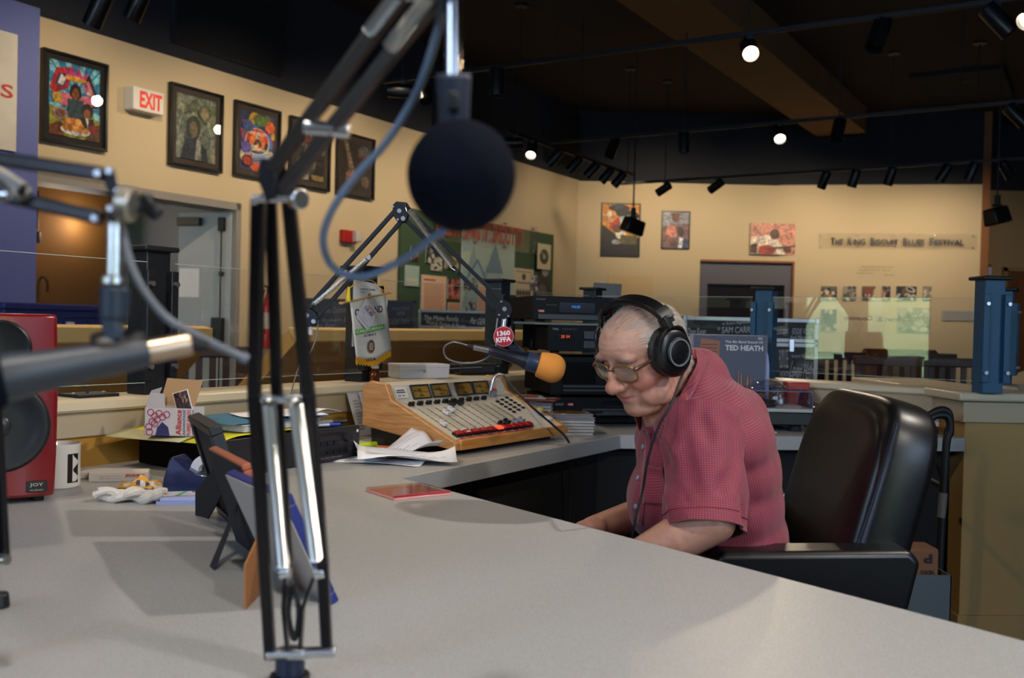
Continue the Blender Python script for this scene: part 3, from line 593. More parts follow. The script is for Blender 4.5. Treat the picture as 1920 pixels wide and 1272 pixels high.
for i, (x0, x1, pal, bg) in enumerate([(1539, 1569, ['2e2a26', 'c08a4a', 'd9d4c8', '5a6a78'], '6a6458'), (1580, 1605, ['3a3c44', '8a8478', '6a5044'], '9a9488'), (1616, 1641, ['8a4438', '30343c', 'c0b4a0'], '6c5248'), (1653, 1669, ['c07a6c', '26242c', 'b0a890'], '4a4448'), (1680, 1718, ['1e2026', 'c9c4b4', '6a5a48', '2a2c34'], '2e2e30'), (1729, 1746, ['b8846c', '6a7480', 'c9c0b0'], '8e8274')]):
    M_, w_, h_ = far_M(rect(x0, 537, x1, 563)); t = thing('wall_photo', 'small colour photograph of %s, upper row of the far wall' % desc[i], 'photograph', M_ @ Vector((0, -h_/2, 0)), 0, 'small photographs on the far wall')
    mb = MB(); mb.M = M_; mb.b2((-w_/2, -h_/2, 0), (w_/2, h_/2, .02)); mb.build('board', PAPER, t); art(blobs(60+i, pal, bg, 16, .25), M_ @ Matrix.Translation((0, 0, .021)), w_, h_, t)
for i, (x0, y0, x1, y1, pal, bg, lb) in enumerate([(1539, 580, 1568, 620, ['26242a', 'c8b49c', '7a5444', '5a5a60'], '3a3234', 'upright photograph of a seated player low on the far wall'), (1682, 577, 1743, 622, ['8a8274', 'b0aa98', '5a5448', 'c9c4b4'], '9a9284', 'wide photograph of an audience in the lower row of the far wall')]):
    M_, w_, h_ = far_M(rect(x0, y0, x1, y1)); t = thing('wall_photo', lb, 'photograph', M_ @ Vector((0, -h_/2, 0)), 0, 'small photographs on the far wall')
    mb = MB(); mb.M = M_; mb.b2((-w_/2, -h_/2, 0), (w_/2, h_/2, .02)); mb.build('board', PAPER, t); art(blobs(80+i, pal, bg, 22, .2), M_ @ Matrix.Translation((0, 0, .021)), w_, h_, t)
M_, w_, h_ = far_M(rect(1765, 582, 1826, 601)); t = thing('caption_placard', 'pale grey caption placard low on the far wall', 'placard', M_ @ Vector((0, -h_/2, 0)))
mb = MB(); mb.M = M_; mb.b2((-w_/2, -h_/2, 0), (w_/2, h_/2, .015)); mb.build('plate', mat('placard_grey', 'a9a8a6', .5), t); art([('r', .06, .2+.18*i, .94, .26+.18*i, '8a8988') for i in range(4)], M_ @ Matrix.Translation((0, 0, .016)), w_, h_, t)
# festival title on clear acrylic
NAVY = mat('navy_letters', '141c30', .4)
M_, w_, h_ = far_M([(1534, 441), (1830, 441), (1830, 465), (1534, 465)])
t = thing('title_sign', 'clear acrylic strip reading The King Biscuit Blues Festival in navy', 'sign', M_ @ Vector((0, -h_/2, 0)))
mb = MB(); mb.M = M_; mb.b2((-w_/2, -h_/2-.02, .05), (w_/2, h_/2+.02, .056)); mb.build('acrylic_strip', ACRY, t)
mb = MB(); mb.M = M_
for x in (-.48, -.24, 0, .24, .48):
    for y in (-.45, .45): mb.cyl((w_*x, h_*y, 0), (w_*x, h_*y, .06), .01, n=8)
mb.build('standoff_pin', STEEL, t)
q = [wfp(1556, 454)[0], wfp(1806, 456)[0]]; tw = (q[1]-q[0]).length
x = -tw/2; Mt = frame((q[0]+q[1])/2+wfp(1600, 455)[2]*.064, wfp(1600, 455)[1], UP)
words_ = ['THE', 'KING', 'BISCUIT', 'BLUES', 'FESTIVAL']; pxs = [(1556, 1581), (1588, 1623), (1632, 1685), (1693, 1734), (1742, 1806)]
for wd, (pa_, pb_) in zip(words_, pxs):
    def X(p): return ((p-1556)/250.0-.5)*tw
    c0 = (pb_-pa_)/(len(wd)+.3)
    text(wd[0], Mt @ Matrix.Translation((X(pa_+c0*.6), .008, 0)), 1, NAVY, t, fit=(tw/250*c0*1.0, .115), off=.03)
    text(wd[1:], Mt @ Matrix.Translation((X((pa_+c0*1.3+pb_)/2), 0, 0)), 1, NAVY, t, fit=(tw/250*(pb_-pa_-c0*1.35), .09), off=.03)
M_, w_, h_ = far_M(rect(1612, 497, 1678, 518)); t = thing('wall_quote', 'small four-line quotation printed on the far wall', 'wall text', M_ @ Vector((0, -h_/2, 0)))
GI = mat('brown_grey_ink', '6f5f4a', .7)
for i, s_ in enumerate(('"Playing this festival is the dream of every', 'blues player in the world.    Before me,', 'I\'m happy to be here."')):
    text(s_, M_ @ Matrix.Translation((-.0-.06*i*w_*(1 if i < 2 else 2.8), h_/2-.03-i*.05, 0)), 1, GI, t, fit=(w_*(.95, .9, .5)[i], .032), shear=.2)
text('Billy Lee Riley', M_ @ Matrix.Translation((w_*.35, -h_/2+.02, 0)), 1, GI, t, fit=(w_*.28, .032))
# thin outlined panel on the far wall
M_, w_, h_ = far_M([(1138, 516), (1224, 517), (1224, 660), (1138, 660)])
mb = MB(); mb.M = M_
mb.b2((-w_/2, -h_/2, -.01), (w_/2, h_/2, .012)); struct('wall_access_panel', mb, mat('access_panel_cream', 'c6ae84', .7), bevel=.004)
# grey doorway
mb = MB(); a, u, n = wfp(1313, 487); a = OA; b = OB; uu = (b-a).normalized(); nn = Vector((uu.y, -uu.x, 0)); nn = nn if nn.y < 0 else -nn
Lw = (b-a).length; Mo = frame(a, uu, UP)   # z axis toward?
zs = 1 if Vector((Mo[0][2], Mo[1][2], Mo[2][2])).dot(nn) > 0 else -1
mb.M = Mo; gx = Lw*.09; gz = oz-.38
mb.b2((0, gz, zs*-.12), (Lw, oz, zs*-.06)); mb.b2((0, 0, zs*-.12), (gx, gz, zs*-.06)); mb.b2((Lw-gx, 0, zs*-.12), (Lw, gz, zs*-.06))
struct('trim_2', mb, mat('slate_grey_surround', '5a5a66', .6), smooth=False)
mb = MB(); mb.M = Mo; mb.b2((-.1, 0, zs*-.22), (Lw+.1, gz+.3, zs*-.125)); struct('window_4', mb, mat('dark_theatre_glass', '1c1517', .35, spec=.15), smooth=False)
mb = MB(); mb.M = Mo; mb.b2((Lw-.03, 0, zs*-.058), (Lw, oz, zs*.01)); mb.b2((0, oz-.03, zs*-.058), (Lw-.03, oz, zs*.01)); struct('trim_3', mb, mat('orange_wood_trim', '8a5426', .5), smooth=False)
# wooden door far right
a = onplane(1886, 510, R1, V(0, -1, 0)); mb = MB(); mb.b2((a.x, R1.y-.06, 0), (a.x+1.1, R1.y-.005, a.z)); struct('door_2', mb, wood('brown_door_wood', '6e4424', '5a3418', 2, 6, .5))
mb = MB(); mb.b2((a.x-.07, R1.y-.08, 0), (a.x-.005, R1.y-.003, a.z+.07)); mb.b2((a.x-.07, R1.y-.08, a.z+.005), (a.x+1.17, R1.y-.003, a.z+.07)); struct('trim_4', mb, mat('taupe_trim', '8a7050', .6), smooth=False)
t_p = onplane(1850, 508, R1, V(0, -1, 0)); tt = thing('wall_switch', 'small lit call box on the recessed wall at far right', 'switch', t_p)
mb = MB(); mb.b2(t_p+V(-.06, -.05, -.1), t_p+V(.06, 0, .1)); mb.build('plate', mat('red_brown_plate', '7a3a28', .5), tt, bevel=.01); mb = MB(); mb.b2(t_p+V(-.0, -.06, -.07), t_p+V(.05, -.049, .06)); mb.build('indicator', mat('blue_white_indicator', 'c0d0ff', .3), tt)
# ================================================================== TRACK LIGHTING
ZT = 3.12
TRK = mat('black_track_metal', '15181f', .45, .3); CAN = mat('black_can_enamel', '121318', .35, .2)
BULB = mat('lit_lamp_face', 'ffe9c4', .5, emis=14.0); DEADB = mat('lamp_reflector', '6b6459', .3, .6)
def tl(px, py): return onz(px, py, ZT)
T1 = (tl(1240, 85), tl(1870, 2)); T2 = (tl(1030, 268), tl(1920, 190)); T3 = (tl(1240, 340), tl(1920, 297)); T4 = (tl(950, 245), tl(1185, 328))
def ont(T, px):
    a, b = T; d = b-a; r = ray(px, 600); n = Vector((r.y, -r.x, 0)).normalized()
    # the point of the track seen in column px (vertical plane through the camera)
    k = -(a.x*r.y-a.y*r.x)/(d.x*r.y-d.y*r.x); return a+d*k
def tcol(T, px):                       # iterate for the roll of the camera
    p = ont(T, px)
    for _ in range(6):
        q = CR.transposed() @ (p-CAM); cx = 960+F*q.x/-q.z; p = ont(T, px+(px-cx)) if _ == 0 else ont(T, _last+(px-cx))
        _last = (px+(px-cx)) if _ == 0 else _last+(px-cx)
        globals()['_last'] = _last
    return p
_last = 0
def track(label, T, pa, pb, rods):
    a = tcol(T, pa); b = tcol(T, pb); t = thing('lighting_track', label, 'light track', (a+b)/2, 0, 'ceiling lighting tracks')
    mb = MB(); mb.bar(a, b, .035, .035); mb.build('track_rail', TRK, t, bevel=.004)
    for r in rods:
        p = tcol(T, r); mb = MB(); mb.cyl(p, (p.x, p.y, ZC), .006, n=8); rd = mb.build('suspension_rod', TRK, t)
        mb = MB(); mb.cyl((p.x, p.y, ZC-.025), (p.x, p.y, ZC), .07, n=20); mb.build('canopy', TRK, rd)
    return t
track('long black track nearest the camera, carrying the brightest bulb', T1, 718, 2300, [755, 1035, 1403, 1870])
track('black ceiling track in the middle with the second lit bulb', T2, 1030, 2200, [1088, 1283, 1573, 1800])
track('black ceiling track nearest the far wall', T3, 1160, 2150, [1247, 1670, 1830])
track('short black track along the poster wall with a row of cans', T4, 950, 1186, [972, 1177])
def can(T, px, aim, lit, label, spot=None, L=.21, r=.057):
    p = tcol(T, px) if not isinstance(T, Vector) else T
    aim = Vector(aim).normalized(); t = thing('track_spotlight', label, 'spotlight', p, 0, 'track spotlights')
    c = p+V(0, 0, -.10)
    mb = MB(); mb.b2(p+V(-.02, -.02, -.04), p+V(.02, .02, 0)); mb.cyl(p, c+V(0, 0, 0), .009, n=8); mb.build('swivel_stem', TRK, t)
    back = c-aim*L*.4; front = c+aim*L*.6
    mb = MB(); q = (front-back).to_track_quat('Z', 'Y').to_matrix().to_4x4(); q.translation = back
    mb.lathe([(.02, -.012), (r*.9, -.004), (r, .01), (r, L), (r*.92, L), (r*.92, L-.04), (r*.86, L-.05)], q, 20, caps=False); mb.build('can_housing', CAN, t)
    mb = MB(); mb.lathe([(.001, L-.05), (r*.9, L-.05)] if not lit else [(.001, L-.005), (r*.5, L-.012), (r*.9, L-.03)], q, 20, caps=False); mb.build('lamp_face', BULB if lit else DEADB, t)
    if spot:
        pw, tgt, size = spot
        sp = light('track_lamp', 'SPOT', front+aim*.02, tgt, pw, WARM, spot_size=size, spot_blend=.9, shadow_soft_size=.05)
    return t
CAMV = lambda px: (CAM-at(px, 150, 7)).normalized()
can(T1, 932, (0, 0, -1), 0, 'black can hanging straight down right of the round microphone head')
can(T1, 757, (-1, .1, .05), 0, 'black can lying sideways at the left end of the near track')
can(T1, 795, (.25, -.5, -1), 0, 'black can on the near track half hidden by the grey cable')
can(T1, 1405, (-.1, -1, -.62), 1, 'brightest lit spotlight shining toward the camera from the near track')
can(T1, 1650, (-.4, -.3, -1), 0, 'large dark can on the near track, right of the brightest bulb')
can(T1, 1868, (.62, -.2, -.75), 0, 'large black can tilted right on the near track at the upper right corner')
can(T1, 1946, (-.75, -.35, -.55), 1, 'spotlight with a pale lit face at the right picture edge, near track')
can(T2, 1150, (-.35, -.3, -1), 0, 'dim can near the left end of the middle track')
can(T2, 1283, (0, 0, -1), 0, 'black can hanging straight down on the middle track')
can(T2, 1461, (-.1, -.75, -.6), 1, 'lit spotlight on the middle track above the guitar photograph')
can(T2, 1573, (-.25, -.2, -1), 0, 'black can tilted slightly left on the middle track, beside the beam')
can(T2, 1903, (.6, -.2, -.7), 0, 'black can tilted right at the right end of the middle track')
for px, aim, lb in ((1247, (-.75, .5, -.5), 'black can above the painting of musicians, left end of the far track'), (1345, (-.6, .6, -.45), 'black can second from the left on the far track'),
    (1547, (-.25, .4, -.9), 'black can above the left end of the festival title, far track'), (1603, (-.2, .3, -1), 'black can above the festival title, touching the top of the cream wall'),
    (1671, (-.2, .35, -1), 'black can above the word Biscuit on the far track'), (1772, (-.45, .3, -.9), 'black can above the word Blues on the far track'), (1824, (-.25, .3, -1), 'black can above the word Festival on the far track'), (1886, (.55, .2, -.7), 'black can tilted right at the right end of the far track')):
    can(T3, px, aim, 0, lb)
for px, aim, lit, lb in ((966, (-1, .0, -.05), 0, 'black can lying sideways at the near end of the short track'), (998, (-.1, -.6, -.6), 1, 'lit spotlight on the short track beside the round microphone head'),
    (1042, (-.7, .1, -.75), 0, 'black can after the lit one on the short track'), (1080, (-.7, .1, -.75), 0, 'black can in the middle of the short track'),
    (1112, (-.7, .1, -.75), 0, 'black can third from the far end of the short track'), (1140, (-.7, .1, -.8), 0, 'black can second from the far end of the short track'), (1163, (-.65, .1, -.8), 0, 'black can at the far end of the short track')):
    can(T4, px, aim, lit, lb)
for px, py, Y, lb in ((188, -20, 5.9, 'dark can cut by the top picture edge above the first poster'), (262, -28, 6.3, 'dark can cut by the top picture edge, right of its neighbour')):
    p = at(px, py, Y); can(p, px, (-.45, .2, -.8), 0, lb)
# wall-washing lamps on tracks above the picture edge and along the walls
def wash(s, z, pw, size=1.0, d=1.7, col=WARM):
    light('wall_wash_lamp', 'SPOT', wlp(s-.2, 3.25, d), wlp(s, z, 0), pw, col, spot_size=size, spot_blend=.95, shadow_soft_size=.05)
for s, pw in ((.3, 95), (2.0, 100), (3.6, 105), (5.4, 85), (8.2, 55)): wash(s, 2.2, pw*1.0, 1.9)
def washf(px, py, pw, size=1.0):
    p, u, n = wfp(px, py); light('wall_wash_lamp', 'SPOT', p+n*1.8+V(0, 0, 3.15-p.z), p, pw*2.1, WARM, spot_size=size, spot_blend=.95, shadow_soft_size=.05)
for px, py, pw in ((1165, 430, 60), (1270, 430, 70), (1440, 440, 55), (1560, 470, 55), (1690, 490, 60), (1800, 500, 50)): washf(px, py, pw*.62, 1.7)
light('vestibule_lamp', 'POINT', wlp(1.0, 1.9, -1.2), (0, 0, 0), 5, WARM2, shadow_soft_size=.15)
light('vestibule_lamp', 'POINT', wlp(s1-.6, 2.0, -1.6), (0, 0, 0), 9, (1, .95, .9), shadow_soft_size=.2)
# lamps of the lit bulbs
for T, px, aim, pw in ((T1, 1405, (-.1, -1, -.62), 45), (T2, 1461, (-.1, -.75, -.6), 40)):
    p = tcol(T, px)+V(0, 0, -.1); a = Vector(aim).normalized(); light('track_lamp', 'SPOT', p+a*.2, p+a*3, pw, WARM2, spot_size=1.3, spot_blend=.8, shadow_soft_size=.05)
# added warm lamps without fixtures; some brighten the tan counters beyond the glass
for x, y, pw in ((-1.9, 3.9, 90), (-.6, 5.2, 80), (.9, 6.6, 60), (4.5, 5.5, 45), (7.5, 10, 60), (-1.0, 8.0, 55), (-4.5, 2.5, 30), (3.0, 12.0, 50)):
    light('hall_fill', 'SPOT', (x, y, 3.1), (x, y, 0), pw, WARM2, spot_size=2.2, spot_blend=.8, shadow_soft_size=.06)
# hanging monitor loudspeakers
def hang(px, py, Y, ttl, rt):
    p = at(px, py, Y); t = thing('hanging_loudspeaker', ttl, 'loudspeaker', p, 0, 'loudspeakers hung from the ceiling')
    mb = MB(); mb.cyl(p+V(0, 0, .14), (p.x, p.y, ZC), .009, n=8); mb.cyl(p+V(0, 0, .12), p+V(0, 0, .22), .03, n=12); mb.build('drop_rod', TRK, t)
    R = Matrix.Rotation(rt, 3, 'Y') @ Matrix.Rotation(.5, 3, 'Z')
    mb = MB(); mb.box(p, (.27, .17, .18), R, taper=.9); mb.build('speaker_cabinet', CAN, t, bevel=.02)
    mb = MB(); mb.bar(p+V(-.05, 0, .11), p+V(.05, 0, .11), .02, .03); mb.build('mounting_bracket', TRK, t)
hang(1187, 424, 12, 'black loudspeaker hung on a rod in front of the orange poster', .3)
hang(1869, 405, 10.5, 'black loudspeaker hung on a rod at the far right', -.25)
# ================================================================== STUDIO BOOTH: LOW WALL, POSTS, GLASS, DESK
BD = Vector((.529, .849, 0)).normalized(); BN = Vector((-BD.y, BD.x, 0))      # along the low wall, and away from the booth
C0 = Vector((-.938, 2.54, 0)); ZCAP = .907; ZD_ = .74
def PB(t, d=0.0, z=0.0): return C0+BD*t+BN*d+UP*z
P4 = Vector((.387, 4.77, 0)); P6 = Vector((1.86, 3.72, 0)); CD = (P6-P4).normalized(); CN = Vector((-CD.y, CD.x, 0))
def PC(t, d=0.0, z=0.0): return P4+CD*t+CN*d+UP*z-CN*.07   # t along the second wall, d behind its front edge
# corner of both front edges
A_ = Matrix(((BD.x, -CD.x), (BD.y, -CD.y))); rhs = (P4-CN*.07)-C0; sol = A_.inverted() @ Vector((rhs.x, rhs.y)); TB = sol[0]; TC0 = sol[1]
CORN = PB(TB)
CAPM = mat('cream_cap_enamel', 'cfc1a4', .35); BAND = mat('cream_band_paint', 'b8a78a', .6); BOOTH = mat('ochre_booth_paint', 'b07f2e', .7)
def wallrun(P, ta, tb, tag_):
    def pr(prof, name, m, bevel=0):
        mb = MB(); n = len(prof)
        vs = [P(ta, d, z) for d, z in prof]+[P(tb, d, z) for d, z in prof]
        mb.add(vs, [tuple(range(n)), tuple(range(2*n-1, n-1, -1))]+[(i, (i+1) % n, n+(i+1) % n, n+i) for i in range(n)])
        struct(name, mb, m, bevel=bevel)
    pr([(.025, 0), (.025, ZCAP-.09), (.135, ZCAP-.09), (.135, 0)], 'wall_booth_'+tag_, BOOTH)
    pr([(.016, ZCAP-.092), (.016, ZCAP-.03), (.144, ZCAP-.03), (.144, ZCAP-.092)], 'trim_booth_band_'+tag_, BAND, .002)
    pr([(0, ZCAP-.024), (.004, ZCAP-.006), (.014, ZCAP), (.15, ZCAP), (.156, ZCAP-.006), (.16, ZCAP-.024), (.155, ZCAP-.03), (.005, ZCAP-.03)], 'trim_booth_cap_'+tag_, CAPM)
wallrun(PB, -2.6, TB+.1, 'left')
TE = (P6-P4).length+.05
wallrun(PC, TC0-.02, TE-.12, 'back')
# end pier
mb = MB()
PM = Matrix.Translation(Vector((1.80, 3.60, 0))) @ Matrix.Rotation(math.radians(3), 4, 'Z')
def pierbox(x0, y0, z0, x1, y1, z1): mb.b2((x0, y0, z0), (x1, y1, z1))
mb.M = PM; pierbox(-.14, 0, 0, .115, .9, ZCAP-.11); mb.b2((-.15, -.01, .0), (.125, .91, .09)); struct('wall_booth_pier', mb, mat('pale_ochre_booth_paint', 'ae8c56', .7), bevel=.002)
mb = MB(); mb.M = PM; mb.b2((-.155, -.015, ZCAP-.11), (.13, .92, ZCAP-.035)); struct('trim_booth_band_pier', mb, BAND, bevel=.002)
mb = MB(); mb.M = PM; mb.b2((-.185, -.045, ZCAP-.032), (.16, .95, ZCAP)); struct('trim_booth_cap_pier', mb, CAPM, bevel=.01, seg=3)
# return of the low wall behind the pier
BN3 = -BN
PE = lambda t, d, z=0.0: Vector((2.09, 4.2, 0))+BD*t+BN3*(d-.075)+UP*z
wallrun(PE, -.22, 1.8, 'right')
# posts
angB = math.atan2(BD.y, BD.x)
POSTB = mat('black_post_paint', '101318', .45); POSTT = mat('teal_blue_post_paint', '2b5a7a', .5); POSTD = mat('dark_teal_post_paint', '16242e', .5)
def post(c, ang, m, h, label, w_=.075, group='glass screen posts'):
    t = thing('screen_post', label, 'post', (c.x, c.y, ZCAP), ang, group)
    mb = MB(); mb.b2((-w_/2, -w_/2, 0), (w_/2, w_/2, h-.012)); mb.build('post_shaft', m, t, world=False, bevel=.003)
    mb = MB(); mb.b2((-w_*.72, -w_*.72, h-.014), (w_*.72, w_*.72, h)); mb.build('post_cap', MATBLACK, t, world=False, bevel=.004)
    for sx in (-1, 1):
        mb = MB(); mb.b2((sx*w_*.36, -w_*.5-.02, .04), (sx*w_*.66, -w_*.5+.012, h-.065)); br = mb.build('glass_clamp', m, t, world=False, bevel=.002)
        for z in (.075, h-.1):
            mb = MB(); mb.cyl((sx*w_*.52, -w_*.5-.03, z), (sx*w_*.52, -w_*.5-.019, z), .007, n=10); mb.build('bolt', CHROME, br, world=False)
    return t
angC = math.atan2(CD.y, CD.x)
tP1 = (Vector((-.965, 2.63, 0))-C0).dot(BD); tP2 = (Vector((-.51, 3.36, 0))-C0).dot(BD); tP3 = (Vector((-.078, 4.1, 0))-C0).dot(BD)
post(PB(tP1, .075), angB, POSTB, .392, 'black square post with flat cap on the low wall, nearest at left')
post(PB(tP2, .075), angB, POSTB, .392, 'black square post on the low wall with the white pennant hung on it')
post(PB(tP3, .075), angB, POSTD, .392, 'dark post on the low wall just behind the microphone arm tip')
post(P4, angB, POSTD, .392, 'dark post at the far corner of the low wall above the black players', .07)
P5 = P4+CD*((Vector((1.08, 4.24, 0))-P4).dot(CD))
post(P5, angC, POSTT, .392, 'teal blue post rising behind the records in their stack')
post(onz(1850, 737, ZCAP), .05, POSTT, .42, 'teal blue post on the end pier, the nearer of two')
post(PE(0, .075), angB, POSTT, .41, 'teal blue post on the end pier, the farther of two')
mb = MB(); mb.b2((.0, .0, .0), (.01, .01, .01))
# glass panes with bright edges
EDGE = mat('glass_edge', 'b8c4b4', .15, trans=.0)
PANE = glass('screen_glass', refl=.55)
def pane(P, ta, tb, z0, z1, d, label, extra=None):
    t = thing('glass_screen', label, 'glass panel', P((ta+tb)/2, d, z0), 0, 'glass screens on the low wall')
    mb = MB(); a, b, c_, e = P(ta, d, z0), P(tb, d, z0), P(tb, d, z1), P(ta, d, z1); mb.add([a, b, c_, e], [(0, 1, 2, 3)]); mb.build('pane', PANE, t, smooth=False)
    mb = MB(); mb.bar(e, c_, .004, .0016); mb.build('top_edge', EDGE, t); mb = MB(); mb.bar(a, b, .004, .0016); mb.build('bottom_edge', EDGE, t)
    return t
ZG0, ZG1 = .94, 1.255
pane(PB, -1.6, tP1-.045, ZG0, ZG1, .03, 'clear glass screen left of the nearest black post')
pane(PB, tP1+.045, tP2-.045, ZG0, ZG1, .03, 'clear glass screen between the two black posts')
pane(PB, tP2+.045, tP3-.045, ZG0, ZG1, .03, 'clear glass screen right of the pennant')
pane(PB, tP3+.045, TB-.02, ZG0, ZG1, .03, 'clear glass screen behind the black players')
PCc = lambda t, d, z: P4+CD*t+CN*(d-.045)+UP*z
t5 = (P5-P4).dot(CD)
pane(PCc, .05, t5-.045, ZG0, ZG1, .0, 'clear glass screen behind the headphones')
gs = pane(PCc, t5+.045, (P6-P4).dot(CD)-.08, ZG0, ZG1, .0, 'reflecting glass screen with mirrored red and grey lettering')
# mirrored writing (it faces the hall)
a = onplane(1582, 600, PCc(1, 0, 0), CN); b = onplane(1740, 600, PCc(1, 0, 0), CN)
def Mm(px, py): return frame(onplane(px, py, PCc(1, .002, 0), CN), -CD, UP)
MRED = mat('maroon_vinyl', '7c4a3a', .5); MGR = mat('taupe_vinyl', '8d7f66', .5)
def wpx(p0, p1): return (onplane(p1, 600, PCc(1, 0, 0), CN)-onplane(p0, 600, PCc(1, 0, 0), CN)).length
text('Counting', Mm(1609, 598), 1, MRED, gs, fit=(wpx(1582, 1636), .024), off=.02)
text('&', Mm(1649, 599), 1, MGR, gs, fit=(wpx(1643, 1655), .02), off=.02)
text('Shows', Mm(1678, 599), 1, MRED, gs, fit=(wpx(1658, 1697), .022), off=.02)
text('17,000', Mm(1721, 600), 1, MRED, gs, fit=(wpx(1702, 1740), .024), off=.02)
# worktop
K0 = Vector((-.26, 2.37, 0)); K1 = Vector((.383, 3.41, 0)); K2 = Vector((1.62, 3.57, 0))
AD = Vector((.619, -.785, 0)).normalized(); AN = Vector((.785, .619, 0)).normalized()
inner_far = K0+AD*4.2
near = 1.16
wall_face = lambda t: PB(t, .024)
# intersection of the near edge with the wall
q = wall_face(0); k = (K0.dot(AN)-near-q.dot(AN))/BD.dot(AN); NW = q+BD*k
inner = [inner_far, K0, K1, K2, Vector((1.655, 3.6, 0)), Vector((1.655, PC(0).y, 0))]
tcx = (1.655-PC(0, .024).x)/CD.x; WC = PC(tcx, .024)
rhs = PC(0, .024)-wall_face(0); sol = Matrix(((BD.x, -CD.x), (BD.y, -CD.y))).inverted() @ Vector((rhs.x, rhs.y)); CW = wall_face(sol[0])
poly = [inner_far, K0, K1, K2, Vector((1.655, 3.575, 0)), WC, CW, NW, inner_far-AN*near]
LAM = mat('grey_speckled_laminate', '9a9a99', .42, var=0, bump=.05, bscale=900)
nt = LAM.node_tree; n = nt.nodes; vn = n.new('ShaderNodeTexNoise'); vn.inputs['Scale'].default_value = 520; vn.inputs['Detail'].default_value = 2; cr = n.new('ShaderNodeValToRGB')
cr.color_ramp.elements[0].position = .35; cr.color_ramp.elements[0].color = lin('8f8f8f'); cr.color_ramp.elements[1].position = .65; cr.color_ramp.elements[1].color = lin('aeaeac')
tcn = n.new('ShaderNodeTexCoord'); nt.links.new(tcn.outputs['Object'], vn.inputs['Vector']); nt.links.new(vn.outputs['Fac'], cr.inputs[0]); nt.links.new(cr.outputs[0], n['Principled BSDF'].inputs['Base Color'])
desk = thing('studio_desk', 'wide grey speckled laminate desk wrapping round the radio booth', 'desk', K0)
mb = MB(); mb.prism([(p.x, p.y) for p in poly], ZD_-.05, ZD_); mb.build('worktop', LAM, desk, bevel=.003)
DSK = mat('dark_desk_panel', '1c1512', .7)
mb = MB(); q0_ = K0-AN*.55+AD*.35; q1_ = inner_far-AN*.55
mb.bar(Vector((q0_.x, q0_.y, .34)), Vector((q1_.x, q1_.y, .34)), .02, .66, up=(0, 0, 1)); 
o = None
mb = MB()
def vpan(a, b, z0, z1, th=.02):
    u = (b-a).normalized(); n = Vector((u.y, -u.x, 0))*th/2; P = [a-n, b-n, b+n, a+n]
    mb.add([Vector((p.x, p.y, z0)) for p in P]+[Vector((p.x, p.y, z1)) for p in P], [(3, 2, 1, 0), (4, 5, 6, 7), (0, 1, 5, 4), (1, 2, 6, 5), (2, 3, 7, 6), (3, 0, 4, 7)])
vpan(K0-AN*.5-AD*.3, inner_far-AN*.5, 0, .69); mb.build('under_desk_panel', DSK, desk)
for a, b in ((K0+BN*.09+BD*.02, K1+BN*.09+V(-.0, .02, 0)), (K1+BN*.09+V(0, .02, 0), V(1.63, 3.68, 0)), (K0+BN*.09+BD*.02, K0-AN*.5-AD*.28)):
    mb = MB(); vpan(a, b, 0.02, .688); mb.build('under_desk_panel', mat('under_desk_shade_black', '0c0a0a', .8), desk)  # added black panels stand in for the deep shade under the counter
for i, (a, b) in enumerate(((K0+BN*.3+BD*.1, K0+BN*.55+BD*.1), (K1+Vector((-.1, .15, 0)), K1+Vector((-.1, .75, 0))), (Vector((1.2, 3.68, 0)), Vector((1.2, 3.95, 0))))):
    mb = MB(); vpan(a, b, 0, .69, .03); mb.build('desk_leg_panel', DSK, desk)
# shade wall below desk along the low wall is the wall itself
# ================================================================== BEYOND THE GLASS
TAN = mat('tan_reader_laminate', 'c89a52', .5); TANL = mat('light_maple_edge', 'd9b673', .45)
def reader(px0, px1, label, z=1.06, hdown=.36):
    d0 = 1850*.06/(max(1, 620-(584+.024*px0*0)))
    def pt(px): return None
    a = onplane(px0, 618, PRO, BN); b = onplane(px1, 618, PRO, BN)
    t = thing('display_reader', label, 'display counter', (a.x, a.y, 0), 0, 'slanted display counters beyond the glass')
    a0 = Vector((a.x, a.y, 0)); b0 = Vector((b.x, b.y, 0))
    def sec(prof, name, m, bev=0):
        mb = MB(); n = len(prof); vs = [a0+BN*d+UP*zz_ for d, zz_ in prof]+[b0+BN*d+UP*zz_ for d, zz_ in prof]
        mb.add(vs, [tuple(range(n)), tuple(range(2*n-1, n-1, -1))]+[(i, (i+1) % n, n+(i+1) % n, n+i) for i in range(n)]); return mb.build(name, m, t, bevel=bev)
    sec([(0, z), (0, z-.062), (.03, z-.062), (.06, z+.01)], 'front_band', TANL, .003)
    sec([(.002, z-.064), (.34, z-hdown), (.42, z-hdown+.05), (.055, z)], 'slanted_back', TAN, .003)
    for k_ in (.12, .85):
        mb = MB(); c = a0.lerp(b0, k_)+BN*.25; mb.bar(c+UP*.0, c+UP*.76, .05, .05, up=BD); mb.bar(c-BN*.2+UP*.0, c+BN*.12+UP*.72, .04, .04, up=BD); mb.build('support_leg', MATBLACK, t)
    return t
PRO = Vector((-1.09, 5.0, 0))
reader(-60, 399, 'slanted tan display counter behind the glass at left')
reader(556, 1012, 'slanted tan display counter behind the pennant and microphone')
